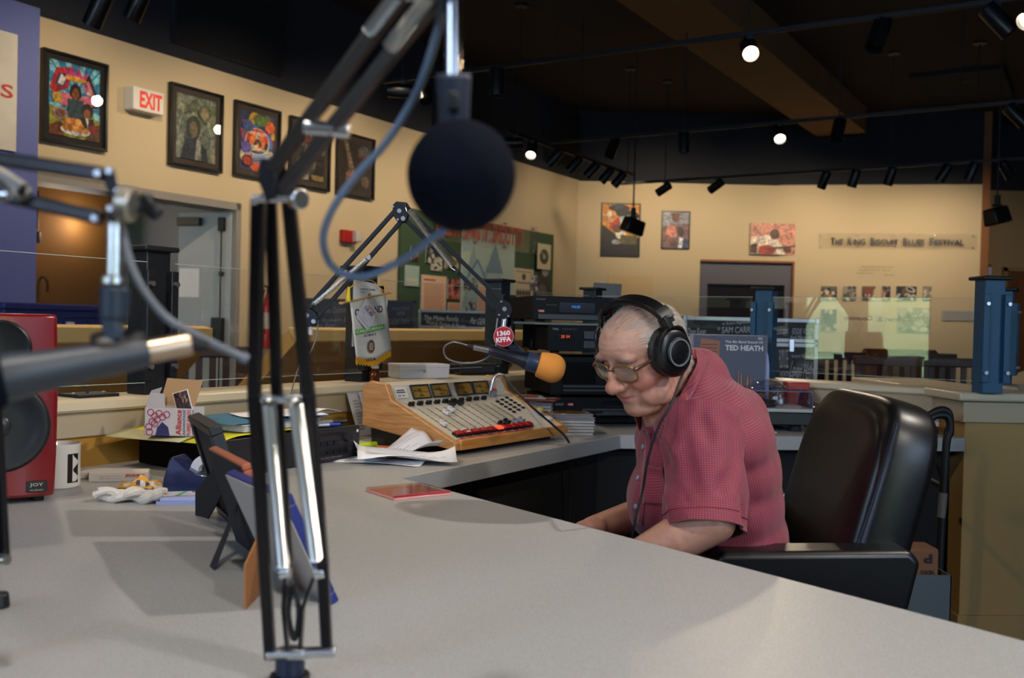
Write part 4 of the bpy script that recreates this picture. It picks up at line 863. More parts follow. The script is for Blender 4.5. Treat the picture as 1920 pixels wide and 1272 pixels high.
# flight cases covered in signatures
ALU = mat('aluminium_case_edge', '9b9a98', .35, .9); CASEB = mat('black_case_panel', '131416', .5); CHALK = mat('silver_marker', 'c9c9c9', .5)
def flight(c, rot, w_, d_, h_, lidh, label, names_, seed):
    t = thing('flight_case', label, 'flight case', (c.x, c.y, 0), rot, None)
    mb = MB(); mb.b2((-w_/2+.006, .006, 0.02), (w_/2-.006, d_, h_-.006)); mb.build('case_panel', CASEB, t, world=False)
    e = .022
    mb = MB()
    for z in (0.02, h_-lidh-e*1.1, h_-lidh+.0, h_-e): mb.b2((-w_/2, 0, z), (w_/2, e, z+e))
    for x in (-w_/2, w_/2-e): mb.b2((x, 0, 0.02), (x+e, e, h_))
    mb.b2((-w_/2, 0, h_-.004), (w_/2, d_, h_)); mb.build('edge_trim', ALU, t, world=False, bevel=.002)
    for x in (-w_*.22, w_*.3):
        mb = MB(); mb.b2((x-.014, -.012, h_-lidh-.05), (x+.014, 0, h_-lidh+.02)); mb.build('latch', CHROME, t, world=False, bevel=.003)
    for x in (-w_/2, w_/2):
        mb = MB(); mb.b2((x-.02 if x > 0 else x-.003, -.004, h_-.03), (x+.003 if x > 0 else x+.02, .03, h_+.004)); mb.build('corner_guard', STEEL, t, world=False, bevel=.004)
    r = random.Random(seed)
    for s_, x, z, ww, hh in names_:
        Mx = frame((x, -.001, z), (1, r.uniform(-.0, .0), r.uniform(-.1, .12)), (0, 0, 1)); text(s_, Mx, 1, CHALK, t, fit=(ww, hh), world=False, shear=r.uniform(.1, .4), off=0)
    return t
cc = at(1412, 620, 5.3)
flight(Vector((at(1408, 620, 5.3).x, 5.3, 0)), 0, .73, .5, 1.178, .13, 'black flight case with aluminium edges covered in silver signatures, behind the records', [('Dave Kyser', -.29, 1.09, .1, .05), ('* SAM CARR *', -.08, 1.11, .2, .035), ('w/ Robert Nighthawk', -.08, 1.145, .15, .02), ('John Weston', .12, 1.1, .16, .05), ('EDDIE VILLEN', .28, 1.11, .12, .03), ('Bob Margolin', .27, 1.075, .12, .025),
    ('FLOYD LEE', .18, .96, .05, .1), ('Houston Stackhouse', .28, .98, .12, .02), ('Levon Helm', .28, .9, .13, .09), ('HEADHUNTERS', .22, .88, .12, .025), ('Anson Funderburgh', .27, .8, .12, .05), ('Sam Myers', .2, .77, .1, .03)], 3)
flight(Vector((at(862, 620, 8.6).x, 8.6, 0)), .06, .72, .5, 1.213, .16, 'black signed flight case with silver edges behind the tan counter', [('The Myles Family', -.16, 1.135, .30, .055), ('Pinetop Perkins & Muddy', -.12, 1.085, .35, .043), ('Pat GERALD?', .2, 1.12, .22, .055)], 9)
def chalk(px0, px1, py, Y, label, names_):
    a = at(px0, py, Y); b = at(px1, py, Y); w_ = b.x-a.x; h_ = a.z
    t = thing('signed_black_panel', label, 'panel', ((a.x+b.x)/2, Y, 0), 0)
    mb = MB(); mb.b2((-w_/2, 0, 0), (w_/2, .04, h_-.012)); mb.build('panel_board', CASEB, t, world=False)
    mb = MB(); mb.b2((-w_/2-.012, -.01, 0), (-w_/2, .05, h_)); mb.b2((w_/2, -.01, 0), (w_/2+.015, .05, h_)); mb.b2((-w_/2-.012, -.01, h_-.012), (w_/2+.015, .05, h_)); mb.build('panel_frame', mat('dark_panel_frame', '39362f', .5), t, world=False)
    for s_, x, z, ww, hh in names_: text(s_, frame((x*w_, -.001, h_-z), (1, 0, .08), (0, 0, 1)), 1, mat('faint_chalk', '6f6f72', .7), t, fit=(ww*w_, hh), world=False, shear=.2)
chalk(566, 664, 559, 6.4, 'signed black panel left of the pennant beyond the glass', [('James Cotton', .1, .08, .5, .05), ('Robert Jr', .15, .14, .5, .03), ('Blues Boy', -.1, .18, .5, .04)])
chalk(722, 776, 563, 7.7, 'signed black panel right of the pennant beyond the glass', [("Mother's Best", .05, .06, .6, .03), ('2006', .05, .1, .3, .03), ('CeDell Davis', .0, .16, .7, .05)])
# dark wooden chair near the door, table and chairs at the far right
WENGE = mat('dark_brown_chair_wood', '33201a', .45)
def dchair(p, rot, label, group):
    t = thing('wooden_chair', label, 'chair', (p.x, p.y, 0), rot, group)
    mb = MB(); mb.b2((-.22, -.21, .43), (.22, .21, .46)); mb.build('seat', WENGE, t, world=False, bevel=.01)
    for x, y in ((-.2, -.19), (.2, -.19)):
        mb = MB(); mb.b2((x-.018, y-.018, 0), (x+.018, y+.018, .64)); mb.build('front_leg', WENGE, t, world=False, bevel=.004)
    for x in (-.2, .2):
        mb = MB(); mb.b2((x-.018, .17, 0), (x+.018, .21, .9)); mb.build('rear_leg', WENGE, t, world=False, bevel=.004)
        mb = MB(); mb.b2((x-.025, -.22, .64), (x+.025, .2, .665)); mb.build('armrest', WENGE, t, world=False, bevel=.006)
    mb = MB(); mb.b2((-.23, .165, .86), (.23, .215, .93)); mb.build('top_rail', WENGE, t, world=False, bevel=.01)
    for i in range(5):
        mb = MB(); mb.b2((-.16+i*.08-.02, .18, .47), (-.16+i*.08+.02, .2, .87)); mb.build('back_slat', WENGE, t, world=False)
    return t
dchair(at(405, 700, 5.9), .4, 'dark wooden chair beyond the glass, below the panic-bar door', None)
proto = dchair(at(1593, 700, 8.45), .1, 'dark slatted armchair at the left end of the far table', 'dark slatted chairs at the far table')
for px, Y, rz, lb in ((1667, 7.3, -.2, 'dark slatted armchair in front of the shiny wooden cabinet, left one'), (1712, 8.1, .15, 'dark slatted armchair in front of the shiny wooden cabinet, middle one'), (1762, 8.85, .0, 'dark slatted armchair in front of the shiny wooden cabinet, right one'), (1803, 7.3, -.1, 'dark slatted armchair next to the teal posts')):
    p = at(px, 700, Y); dup(proto, Matrix.Translation((p.x, p.y, 0)) @ Matrix.Rotation(rz, 4, 'Z'), lb)
a = at(1640, 655, 9.6); b = at(1779, 655, 9.6)
t = thing('wooden_cabinet', 'glossy reddish wooden cabinet with a raised lid behind the far chairs', 'cabinet', ((a.x+b.x)/2, 9.6, 0)); w_ = b.x-a.x; PIANO = mat('glossy_red_brown_wood', '7a4a34', .18, coat=.6)
mb = MB(); mb.b2((-w_/2, 0, 0), (w_/2, .5, .82)); mb.build('cabinet_body', PIANO, t, world=False, bevel=.01)
mb = MB(); mb.add([(-w_/2, -.02, .8), (w_/2, -.02, .8), (w_/2, .3, a.z), (-w_/2, .3, a.z), (-w_/2, .5, .8), (w_/2, .5, .8)], [(0, 1, 2, 3), (3, 2, 5, 4), (0, 3, 4), (1, 5, 2), (0, 4, 5, 1)]); mb.build('sloping_lid', PIANO, t, world=False)
# sheet of grey card standing behind the corner post
t = at(1142, 600, 5.1); mb = MB(); a = at(1113, 530, 5.1); b = at(1166, 533, 5.1); c = at(1160, 620, 5.1); d = at(1108, 620, 5.1)
mb.add([a, b, c, d]+[p+V(0, .01, 0) for p in (a, b, c, d)], [(0, 1, 2, 3), (7, 6, 5, 4), (0, 4, 5, 1), (1, 5, 6, 2), (2, 6, 7, 3), (3, 7, 4, 0)])
st_ = thing('display_stand', 'grey panel on a stand beyond the corner post, behind the players', 'display stand', (t.x, t.y+.03, 0)); mb.build('grey_panel', mat('grey_display_board', '6b6a70', .6), st_)
mb = MB(); mb.cyl((t.x, t.y+.03, .02), (t.x, t.y+.03, 1.15), .015); mb.cyl((t.x, t.y+.03, 0), (t.x, t.y+.03, .02), .15); mb.build('stand_pole', MATBLACK, st_)
# ================================================================== THINGS ON THE DESK
RUSTW = wood('oak_side_wood', 'c4935f', 'a87646', 1, 45, .4); FACE = mat('ivory_console_panel', 'c9c2b2', .45)
def on(px, py, z=ZD_): return onz(px, py, z)
# ---- mixing console
co = on(859, 858); co = Vector((-.15, 2.75, ZD_)); e = Vector((.188, 3.25, ZD_)); xd = (e-co).normalized()
CM = Matrix.Translation(co) @ Matrix.Rotation(math.atan2(xd.y, xd.x), 4, 'Z'); CW_ = .615
t = thing('mixing_console', 'broadcast mixing console with oak sides and an ivory fader panel', 'mixing console', M=CM)
prof = [(0, .016), (0, .037), (.012, .045), (.24, .145), (.262, .19), (.325, .196), (.352, .178), (.352, .062)]
for x0 in (0, CW_-.022):
    mb = MB(); MM = Matrix(((0, 0, 1, 0), (1, 0, 0, 0), (0, 1, 0, 0), (0, 0, 0, 1)))
    mb.prism(prof, x0, x0+.022, MM); mb.build('side_panel', RUSTW, t, world=False, bevel=.003)
mb = MB(); mb.prism([(.05, 0), (.05, .03), (.34, .075), (.34, 0)], .03, CW_-.03, MM); mb.build('base', BLACK, t, world=False)
mb = MB(); mb.b2((.022, -.004, .016), (CW_-.022, .016, .046)); mb.build('front_rail', wood('orange_oak_rail', 'c8904e', 'b07434', 0, 30, .3), t, world=False, bevel=.003)
mb = MB(); mb.prism([(.016, .03), (.016, .0405), (.238, .138), (.25, .13)], .022, CW_-.022, MM); mb.build('fader_panel', FACE, t, world=False)
mb = MB(); mb.prism([(.238, .13), (.238, .138), (.259, .184), (.326, .19), (.345, .17), (.345, .06)], .022, CW_-.022, MM); mb.build('meter_bridge', FACE, t, world=False)
sl = math.atan2(.138-.0405, .238-.016)
def CP(u, v, h=0):                      # point on the sloping panel; v 0 front .. 1 back
    y = .016+.222*v; z = .0405+.0975*v; return Vector((.022+u*(CW_-.044), y-math.sin(sl)*h, z+math.cos(sl)*h))
RX = Matrix.Rotation(sl, 3, 'X')
FB = mat('fader_black', '141416', .35); FWH = mat('fader_white', 'd3d3d6', .4); FGR = mat('knob_grey', '8f9198', .45)
REDB = mat('red_button', 'a8171b', .35); REDL = mat('red_button_lit', 'ff4a30', .4, emis=1.2)
chs = [.045+.0715*i for i in range(10)]
ft = [('w', .36), ('w', .13), ('w', .6), ('w', .66), ('b', .8), ('b', .8), ('b', .2), ('b', .24), ('g', .22), ('g', .24)]
for i, u in enumerate(chs):
    u2 = u+.0715*.42
    mb = MB(); mb.mi = 0
    mb.box(CP(u2, .46, .0003), (.0018, .145, .0012), RX); 
    for k in range(9): mb.box(CP(u2, .17+.075*k, .0003), (.012, .0007, .0008), RX)
    mb.build('fader_slot', mat('slot_dark', '4a463e', .6), t, world=False)
    c, v = ft[i]; mb = MB(); p = CP(u2, v, .007); mb.box(p, (.018, .022, .007), RX); mb.box(p+RX @ Vector((0, .008, .004)), (.018, .006, .006), RX); mb.box(p+RX @ Vector((0, -.008, .004)), (.018, .006, .006), RX)
    mb.build('fader_knob', {'w': FWH, 'b': FB, 'g': FGR}[c], t, world=False, bevel=.0015)
    mb = MB(); mb.box(CP(u2, .115, .004), (.034, .022, .008), RX); bb = mb.build('button_base', FB, t, world=False, bevel=.001)
    mb = MB(); mb.box(CP(u2, .115, .010), (.031, .018, .006), RX); mb.build('red_button', REDL if i == 5 else REDB, bb, world=False, bevel=.002)
    for dx in (-.0068, .0068):
        p = CP(u2-.012, .885); q = CP(u2-.012, .885, .012); mb = MB(); off_ = Vector((dx, 0, 0)); mb.cyl(p+off_, q+off_, .0062, .005, 12); mb.build('selector_knob', FB, t, world=False, bevel=.001)
mb = MB()
for i in range(9): mb.box(CP(.05+i*.0715, .0, -.004)+Vector((.02, -.006, .009)), (.038, .006, .007), RX, col=None)
for row, (u0, v0) in enumerate(((.79, .78), (.86, .82), (.93, .86))):
    for k in range(5):
        mb = MB(); mb.box(CP(u0+.0*k, v0-.075*k, .002), (.015, .008, .004), RX); mb.build('push_button', FB, t, world=False)
for (u, v, cap, nm) in ((.845, .98, 'd43a3a', 'red'), (.975, .36, 'd9b21c', 'yellow')):
    mb = MB(); mb.cyl(CP(u, v), CP(u, v, .02), .0135, .0115, 20); kb = mb.build('rotary_knob', FGR, t, world=False, bevel=.001)
    mb = MB(); mb.cyl(CP(u, v, .0195), CP(u, v, .0225), .0095, .009, 20); tag(mb.build('knob_cap', mat('cap_'+nm, cap, .4), kb, world=False), nm+' cap')
mb = MB(); mb.box(CP(.985, .2, .005), (.03, .02, .009), RX); mb.build('fader_knob', FWH, t, world=False, bevel=.002)
Ms = Matrix.Translation(CP(.36, .0, .0)) @ Matrix.Rotation(sl, 4, 'X')
art([('r', 0, 0, 1, 1, '8e2430')]+[('r', .03+.125*i, .2, .1+.125*i, .8, 'b9606a') for i in range(8)], Matrix.Translation(CP(.39, .032, .0012)) @ Matrix.Rotation(sl, 4, 'X'), .38, .011, t, 'label_strip', world=False, m=ink())
# meters on the bridge (sloping back from y .238,z .138 to y .259,z .184)
mbn = Vector((0, -(.184-.138), (.259-.238))).normalized()
MEY = mat('meter_dial_yellow', 'b08a3c', .4, emis=.12); MFR = mat('meter_frame_dark', '1e242c', .35)
bx, by = Vector((1, 0, 0)), Vector((0, .259-.238, .184-.138)).normalized()
for i, u in enumerate((.215, .385, .60, .765)):
    c = Vector((.022+u*(CW_-.044), .2485, .161)); Mx = frame(c, bx, by); sg_ = 1 if Vector((Mx[0][2], Mx[1][2], Mx[2][2])).dot(mbn) > 0 else -1
    mb = MB(); mb.M = Mx
    for a, b in (((-.044, -.023, 0), (.044, -.019, .006)), ((-.044, .019, 0), (.044, .023, .006)), ((-.044, -.019, 0), (-.040, .019, .006)), ((.040, -.019, 0), (.044, .019, .006))): mb.b2(a, b)
    mt = mb.build('level_meter', MFR, t, world=False, bevel=.001)
    art([('r', 0, 0, 1, 1, 'a8853e'), ('r', .1, .55, .6, .62, '4a3a1e'), ('p', [(.6, .58), (.9, .48), (.9, .42), (.6, .52)], 'b03020')]+[('r', .12+.08*k, .62, .14+.08*k, .78, '4a3a1e') for k in range(6)]+[('p', [(.5, .1), (.52, .1), (.4, .8), (.38, .8)], '2a2010')]+[('r', .35, .12, .6, .2, '4a3a1e')], Mx @ Matrix.Translation((0, 0, .001)), .08, .038, mt, 'meter_dial', world=False, m=ink(.3))
    mb = MB(); mb.M = Mx; mb.add([(-.04, -.019, .005), (.04, -.019, .005), (.04, .019, .005), (-.04, .019, .005)], [(0, 1, 2, 3)]); mb.build('meter_window', CLEAR, mt, world=False)
mb = MB(); Mx = frame(Vector((.022+.055*(CW_-.044), .2485, .163)), bx, by); art([('r', 0, 0, 1, 1, 'd6d3cf'), ('r', .15, .62, .8, .74, '55555a'), ('r', .1, .45, .85, .56, '55555a'), ('r', .15, .15, .4, .28, '8a8a8e'), ('r', .5, .15, .7, .28, '8a8a8e')], Mx @ Matrix.Translation((0, 0, .001)), .055, .036, t, 'label_plate', world=False)
# headphone plug in the console
tt = thing('headphone_plug', 'silver angled plug with black cable in the console', 'plug', CM @ CP(.79, .93))
j = CM @ CP(.79, .93); W_ = lambda u, v, h: CM @ CP(u, v, h)
mb = MB(); mb.cyl(j, j+V(.003, 0, .022), .004, .006, 12); mb.tube([j+V(.003, 0, .02), j+V(.012, .01, .06), j+V(.03, .02, .075), j+V(.048, .02, .072)], .0055, 10); mb.build('plug_body', STEEL, tt)
edge = on(1068, 822); cab = [j+V(.045, .02, .072), at(985, 752, 3.05), at(1040, 800, 3.12), at(1062, 822, 3.14), at(1071, 850, 3.16), at(1069, 930, 3.2), at(1066, 1010, 3.2)]
mb = MB(); mb.tube(cab, .0035, 8, 8); mb.build('black_cable', RUB, tt)
# ---- papers near the console
def sheet(name, label, cx, cy, w_, d_, rot, z, m, curl=.0, seed=0, group=None, items=None, cat='paper'):
    p = on(cx, cy, z); r = random.Random(seed); ph = r.uniform(0, 6)
    t = thing(name, label, cat, p, rot, group)
    mb = MB()
    def fn(u, v):
        h = curl*(math.sin(u*5+ph)*.3+abs(u-.5)**2*2.2*(1+.6*math.sin(v*4+ph))+.15*math.sin(v*9+u*3)); return Vector(((u-.5)*w_, (v-.5)*d_, max(h, 0)+.0008+.0003*seed))
    mb.grid(fn, 16, 16, (1, 1, 1, 1)); o = mb.build('sheet', m, t, world=False, solid=.0005)
    if items: 
        mb = MB()
        for it in items:
            x0, y0, x1, y1, c = it
            N = max(2, int((x1-x0)*14)); 
            for k in range(N):
                a = x0+(x1-x0)*k/N; b = x0+(x1-x0)*(k+1)/N
                mb.add([fn(a, y0)+Vector((0, 0, .0006)), fn(b, y0)+Vector((0, 0, .0006)), fn(b, y1)+Vector((0, 0, .0006)), fn(a, y1)+Vector((0, 0, .0006))], [(0, 1, 2, 3)], lin(c))
        mb.build('writing', ink(.6), t, world=False, smooth=False, colors=True)
    return t
wr = [(.08, .12+.055*i, .9-.1*((i*5) % 4), .13+.055*i, '8a8a96') for i in range(14)]
sheet('paper_sheet', 'folded white sheet with blue doodles under the crumpled page', 716, 867, .24, .10, -.25, ZD_, PAPER, .01, 0, 'loose papers in front of the console', [(.1, .2, .9, .23, '5566a0'), (.1, .5, .8, .53, '5566a0')])
sheet('paper_sheet', 'crumpled white page with handwriting in front of the console', 762, 862, .26, .17, .15, ZD_+.006, PAPER, .045, 2, 'loose papers in front of the console', wr)
sheet('paper_sheet', 'white page with one corner raised against the console side', 740, 850, .22, .15, .7, ZD_+.012, mat('paper_cool', 'd4d4de', .7), .06, 5, 'loose papers in front of the console', wr)
sheet('paper_sheet', 'flat white sheet lying between the black unit and the console', 668, 838, .2, .2, .9, ZD_, PAPER, .008, 1, None)
# yellow highlighter, pencils
def rod(name, label, cat, a, b, r, m, capm=None, r2=None, group=None):
    t = thing(name, label, cat, a, 0, group); mb = MB(); mb.cyl(a, a.lerp(b, .7), r, n=12); mb.build('barrel', m, t, bevel=.001)
    mb = MB(); mb.cyl(a.lerp(b, .7), b, r*1.08, r2 if r2 is not None else r, 12); mb.build('cap', capm or m, t, bevel=.0008); return t
rod('highlighter', 'lime green highlighter beside the console', 'marker', on(668, 841)+V(0, 0, .009), on(706, 839)+V(0, 0, .009), .008, mat('lime_plastic', 'b9d21e', .3), mat('lime_dark', '9fbf1a', .3))
rod('pencil', 'orange pencil lying against the black console base', 'pencil', on(706, 841)+V(0, 0, .005), on(745, 843)+V(0, 0, .005), .004, mat('orange_pencil', 'c8641e', .4), FB, .001)
# ---- pink CD case
p = on(765, 925); t = thing('cd_case', 'translucent pink CD case lying alone on the desk', 'cd case', p, 0); 
q = [on(685, 915), on(745, 938), on(845, 928), on(775, 906)]; xa = (q[2]-q[1]).normalized(); Mx = Matrix.Translation(p) @ Matrix.Rotation(math.atan2(xa.y, xa.x), 4, 'Z')
t.matrix_world = Mx; WM[t] = Mx
PINK = mat('translucent_pink', 'e0a29e', .2, coat=.3)
mb = MB(); mb.b2((-.071, -.062, 0), (.071, .062, .004)); mb.build('tray', PINK, t, world=False, bevel=.001)
mb = MB(); mb.b2((-.071, -.062, .0045), (.071, .062, .0095)); mb.build('lid', glass('pink_clear', 'faeeee', .08, .5), t, world=False, bevel=.001)
mb = MB(); mb.b2((-.071, -.062, .0042), (.071, -.0605, .0096)); mb.build('hinge_edge', mat('deep_pink', 'cc4656', .3), t, world=False)
# ---- CD stacks right of the console
def discs(px, py, Y, n, label, grp, seed, top=None, rot=.1):
    r = random.Random(seed); base = at(px, py, Y); base.z = ZD_
    jc = glass('jewel_case_clear', 'd2d2d2', .08, 1.6); sp = ['b8b0a8', 'd8d4cc', '8a8a90', 'c9bfb0', 'e0dcd4', '6a6a72']
    for i in range(n):
        z = ZD_+i*.0104; M_ = Matrix.Translation(Vector((base.x+r.uniform(-.004, .004), base.y+r.uniform(-.004, .004), z))) @ Matrix.Rotation(rot+r.uniform(-.05, .05), 4, 'Z')
        t = thing('cd_case', label % (i+1) if '%' in label else label, 'cd case', M=M_, group=grp)
        mb = MB(); mb.b2((-.066, -.060, .002), (.068, .060, .0075)); mb.build('booklet', mat('cd_inlay_%d' % r.randrange(6), sp[r.randrange(6)], .6), t, world=False)
        mb = MB(); mb.b2((-.071, -.062, .0), (.071, .062, .0018)); mb.b2((-.071, -.062, .008), (.071, .062, .0098)); mb.b2((-.071, -.062, .0018), (-.0695, .062, .008)); mb.build('shell', mat('jewel_shell', '9b9794', .15, alpha=1), t, world=False, bevel=.0006)
    return base, ZD_+n*.0104
def ordw(i, n): return ('bottom', 'second from bottom', 'third from bottom', 'fourth from bottom', 'fifth from bottom', 'sixth from bottom', 'seventh from bottom', 'eighth from bottom', 'ninth from bottom', 'tenth from bottom')[i] if i < n-1 else 'topmost'
def stack(px, py, Y, n, where, grp, seed, rot):
    first = len(bpy.data.objects); b, z = discs(px, py, Y, n, '#%d', grp, seed, None, rot)
    for o in [o for o in bpy.data.objects if o.parent is None and o.get('group') == grp]:
        k_ = int(str(o['label'])[1:])-1; o['label'] = '%s clear CD case of the stack %s' % (ordw(k_, n), where)
    return b, z
b, z = stack(1070, 812, 3.42, 7, 'under the gold disc', 'CD cases in the near stack', 1, .12)
t = thing('compact_disc', 'gold compact disc lying on top of the near stack of cases', 'disc', (b.x-.01, b.y, z))
mb = MB(); mb.lathe([(.0075, 0), (.06, 0), (.06, .0012), (.0075, .0012), (.0075, 0)], None, 40, caps=False); mb.build('disc', mat('gold_disc', 'c99a34', .22, .85), t, world=False)
b, z = stack(1000, 800, 3.62, 9, 'against the black players', 'CD cases in the rear stack', 2, -.08)
for i, (dx, dy, rt, c, lb) in enumerate(((-.02, 0, .3, '3a3a40', 'dark'), (.02, -.01, -.25, '8e4a3a', 'red-covered'), (-.035, .0, .1, 'b8b0a4', 'pale'))):
    zz_ = z+.0006+i*.0055; t = thing('slim_cd_case', '%s slim CD case fanned on top of the rear stack' % lb, 'cd case', (b.x+dx, b.y+dy, zz_), rt, 'slim cases fanned on the rear stack')
    mb = MB(); mb.b2((-.071, -.062, 0), (.071, .062, .005)); mb.build('case_shell', mat('slim_case_%d' % i, c, .2), t, world=False, bevel=.001)
    art(blobs(90+i, ['c9543a', 'd8d0c4', '2a2a30', '5a6a80'], c, 10, .3), Matrix.Translation((0, 0, .0052)), .13, .115, t, world=False)
# ---- black hi-fi tower
HB = mat('black_hifi_metal', '050505', .6, spec=.12); HF = mat('black_hifi_front', '030303', .4, spec=.12); HT = mat('gold_grey_print', '6d6557', .5); RLED = mat('red_display', 'e04a20', .5, emis=.8); BLED = mat('blue_display', '3a7ad8', .5, emis=.9)
def hifi(px, z, h, label, w_=.43, d_=.36, Y=3.62, name='hifi_unit', legs=True, rot=.26):
    b = onplane(px, 700, V(0, Y, 0), V(0, 1, 0)); M_ = Matrix.Translation((b.x, b.y, z)) @ Matrix.Rotation(rot, 4, 'Z')
    t = thing(name, label, 'audio player', M=M_, group='black audio players in the tower')
    mb = MB(); mb.b2((.004, .014, .01), (w_-.004, d_, h)); mb.build('metal_cover', HB, t, world=False, bevel=.002)
    mb = MB(); mb.b2((0, 0, .008), (w_, .014, h)); mb.build('front_panel', HF, t, world=False, bevel=.002)
    for x in (.04, w_-.04):
        for y in (.04, d_-.04): mb = MB(); mb.cyl((x, y, 0), (x, y, .011), .018, n=16); mb.build('rubber_foot', RUB, t, world=False)
    return t
FM = lambda x, z: frame((x, -.0008, z), (1, 0, 0), (0, 0, 1))
def fbox(t, name, x0, z0, x1, z1, m, dep=.006, bev=.001): mb = MB(); mb.b2((x0, -dep, z0), (x1, .001, z1)); return mb.build(name, m, t, world=False, bevel=bev)
t4 = hifi(1036, ZD_, .105, 'bottom black player of the tower with an open disc tray', Y=3.68)
text('SONY', FM(.03, .078), 1, mat('silver_print', 'a8a8a8', .4), t4, fit=(.034, .008), world=False, off=.01)
fbox(t4, 'red_sticker', .062, .073, .085, .083, mat('red_sticker', '9a2420', .5), .002); text('1360', FM(.0735, .078) @ Matrix.Translation((0, 0, .0015)), 1, PAPER, t4, fit=(.016, .006), world=False)
mb = MB(); mb.b2((.13, -.13, .048), (.34, 0, .056)); mb.build('disc_tray', BLACK, t4, world=False, bevel=.002); fbox(t4, 'tray_mouth', .12, .04, .35, .062, BLACK, .004)
fbox(t4, 'display_window', .2, .068, .33, .092, mat('dark_display', '0a0a10', .15), .002); fbox(t4, 'power_button', .1, .025, .112, .04, mat('blue_lit_button', '6f8ec0', .4, emis=.3), .004)
t3 = hifi(1031, ZD_+.107, .15, 'double cassette deck, third black unit down the tower', Y=3.67)
for x in (.05, .245): fbox(t3, 'cassette_door', x, .05, x+.13, .13, mat('smoked_window', '0b0b0d', .12), .006, .002)
mb = MB()
for z in (.02, .035): fbox(t3, 'key_row', .05, z, .38, z+.009, BLACK, .009)
t2 = hifi(1025, ZD_+.27, .105, 'black disc player with a red counter, second in the tower', Y=3.65)
text('TEAC', FM(.03, .09), 1, mat('silver_print', 'a8a8a8', .4), t2, fit=(.024, .007), world=False); text('Compact Disc Player', FM(.085, .09), 1, HT, t2, fit=(.06, .005), world=False)
fbox(t2, 'display_window', .035, .05, .1, .075, mat('dark_display', '0a0a10', .15), .003); text('20 34', FM(.068, .0625) @ Matrix.Translation((0, 0, .003)), 1, RLED, t2, fit=(.034, .011), world=False)
fbox(t2, 'disc_drawer', .14, .055, .28, .085, BLACK, .005); fbox(t2, 'control_strip', .14, .02, .28, .048, BLACK, .004); mb = MB(); mb.cyl((-.0, .2, .03), (-.004, .2, .03), .016); mb.cyl((.2, -.0, .03), (.2, -.012, .03), .011); mb.build('jog_knob', BLACK, t2, world=False)
t1 = hifi(996, ZD_+.385, .095, 'top black player of the tower with a blue display', Y=3.6)
text('PIONEER', FM(.03, .083), 1, HT, t1, fit=(.035, .006), world=False); fbox(t1, 'red_sticker', .02, .035, .045, .045, mat('red_sticker', '9a2420', .5), .002); text('1360', FM(.0325, .04) @ Matrix.Translation((0, 0, .0015)), 1, PAPER, t1, fit=(.018, .006), world=False)
fbox(t1, 'display_window', .1, .035, .24, .075, mat('dark_display', '0a0a10', .15), .003); text('PAUSE', FM(.165, .058) @ Matrix.Translation((0, 0, .003)), 1, BLED, t1, fit=(.032, .009), world=False)
text('DIGITAL AUDIO PLAYER', FM(.072, .063), 1, HT, t1, fit=(.04, .004), world=False); fbox(t1, 'disc_drawer', .02, .01, .4, .03, BLACK, .003)
b = onplane(1000, 700, V(0, 3.66, 0), V(0, 1, 0)); 
mb = MB(); mb.b2((0, 0, 0), (.34, .3, .008)); o = mb.build('disc_cases_shelf', mat('pale_board', 'b9b4aa', .5)); o.matrix_world = Matrix.Translation((b.x+.0, 3.67, ZD_+.376)) @ Matrix.Rotation(.26, 4, 'Z'); tag(o, 'thin pale board between the two upper black players', 'board')
# ---- things on the cap of the low wall
p = onplane(789, 712, PB(0, .07), BN); tb = (p-C0).dot(BD)
t = thing('white_box', 'small white cardboard box on the low wall behind the console', 'box', PB(tb, .08, ZCAP), angB-.5)
mb = MB(); mb.b2((-.1, -.055, 0), (.1, .055, .052)); mb.build('carton', mat('white_carton', 'c9c5c4', .7), t, world=False, bevel=.004)
mb = MB(); mb.b2((-.101, -.056, .04), (.101, .056, .053)); mb.build('lid', mat('white_carton_lid', 'cfcbca', .7), t, world=False, bevel=.003)
mb = MB(); mb.prism([(-.006, .02), (.006, .027), (-.006, .034)], 0, .001, frame((0, -.056, 0), (1, 0, 0), (0, 0, 1))); mb.build('printed_arrow', mat('grey_print', '8c8890', .6), t, world=False)
p = onplane(892, 712, PB(0, .07), BN); tb = (p-C0).dot(BD)
t = thing('radio_box', 'small black box with a ridged front on the low wall', 'black box', PB(tb, .085, ZCAP), angB-.55)
mb = MB(); mb.b2((-.08, -.055, .003), (.08, .055, .045)); mb.build('box_body', BLACK, t, world=False, bevel=.008)
mb = MB(); mb.b2((-.07, -.058, .012), (.07, -.054, .038)); mb.build('grille', RUB, t, world=False, bevel=.002)
for x in (-.06, .06): mb = MB(); mb.cyl((x, 0, 0), (x, 0, .004), .01); mb.build('foot', RUB, t, world=False)
p = onplane(696, 716, PB(0, .035), BN); tb = (p-C0).dot(BD)
t = thing('pill_bottle', 'small amber glass bottle with white cap below the pennant', 'bottle', PB(tb, .022, ZCAP))
mb = MB(); mb.lathe([(.0, 0), (.0165, 0), (.0185, .003), (.0185, .036), (.014, .043), (.013, .047), (.0, .047)], None, 24, caps=False); mb.build('amber_glass', mat('amber_glass', '7a3a10', .08, trans=.5, ior=1.4), t, world=False)
mb = MB(); mb.cyl((0, 0, .046), (0, 0, .058), .0155, n=24); mb.build('bottle_cap', mat('white_plastic', 'c9c8c6', .4), t, world=False, bevel=.001)
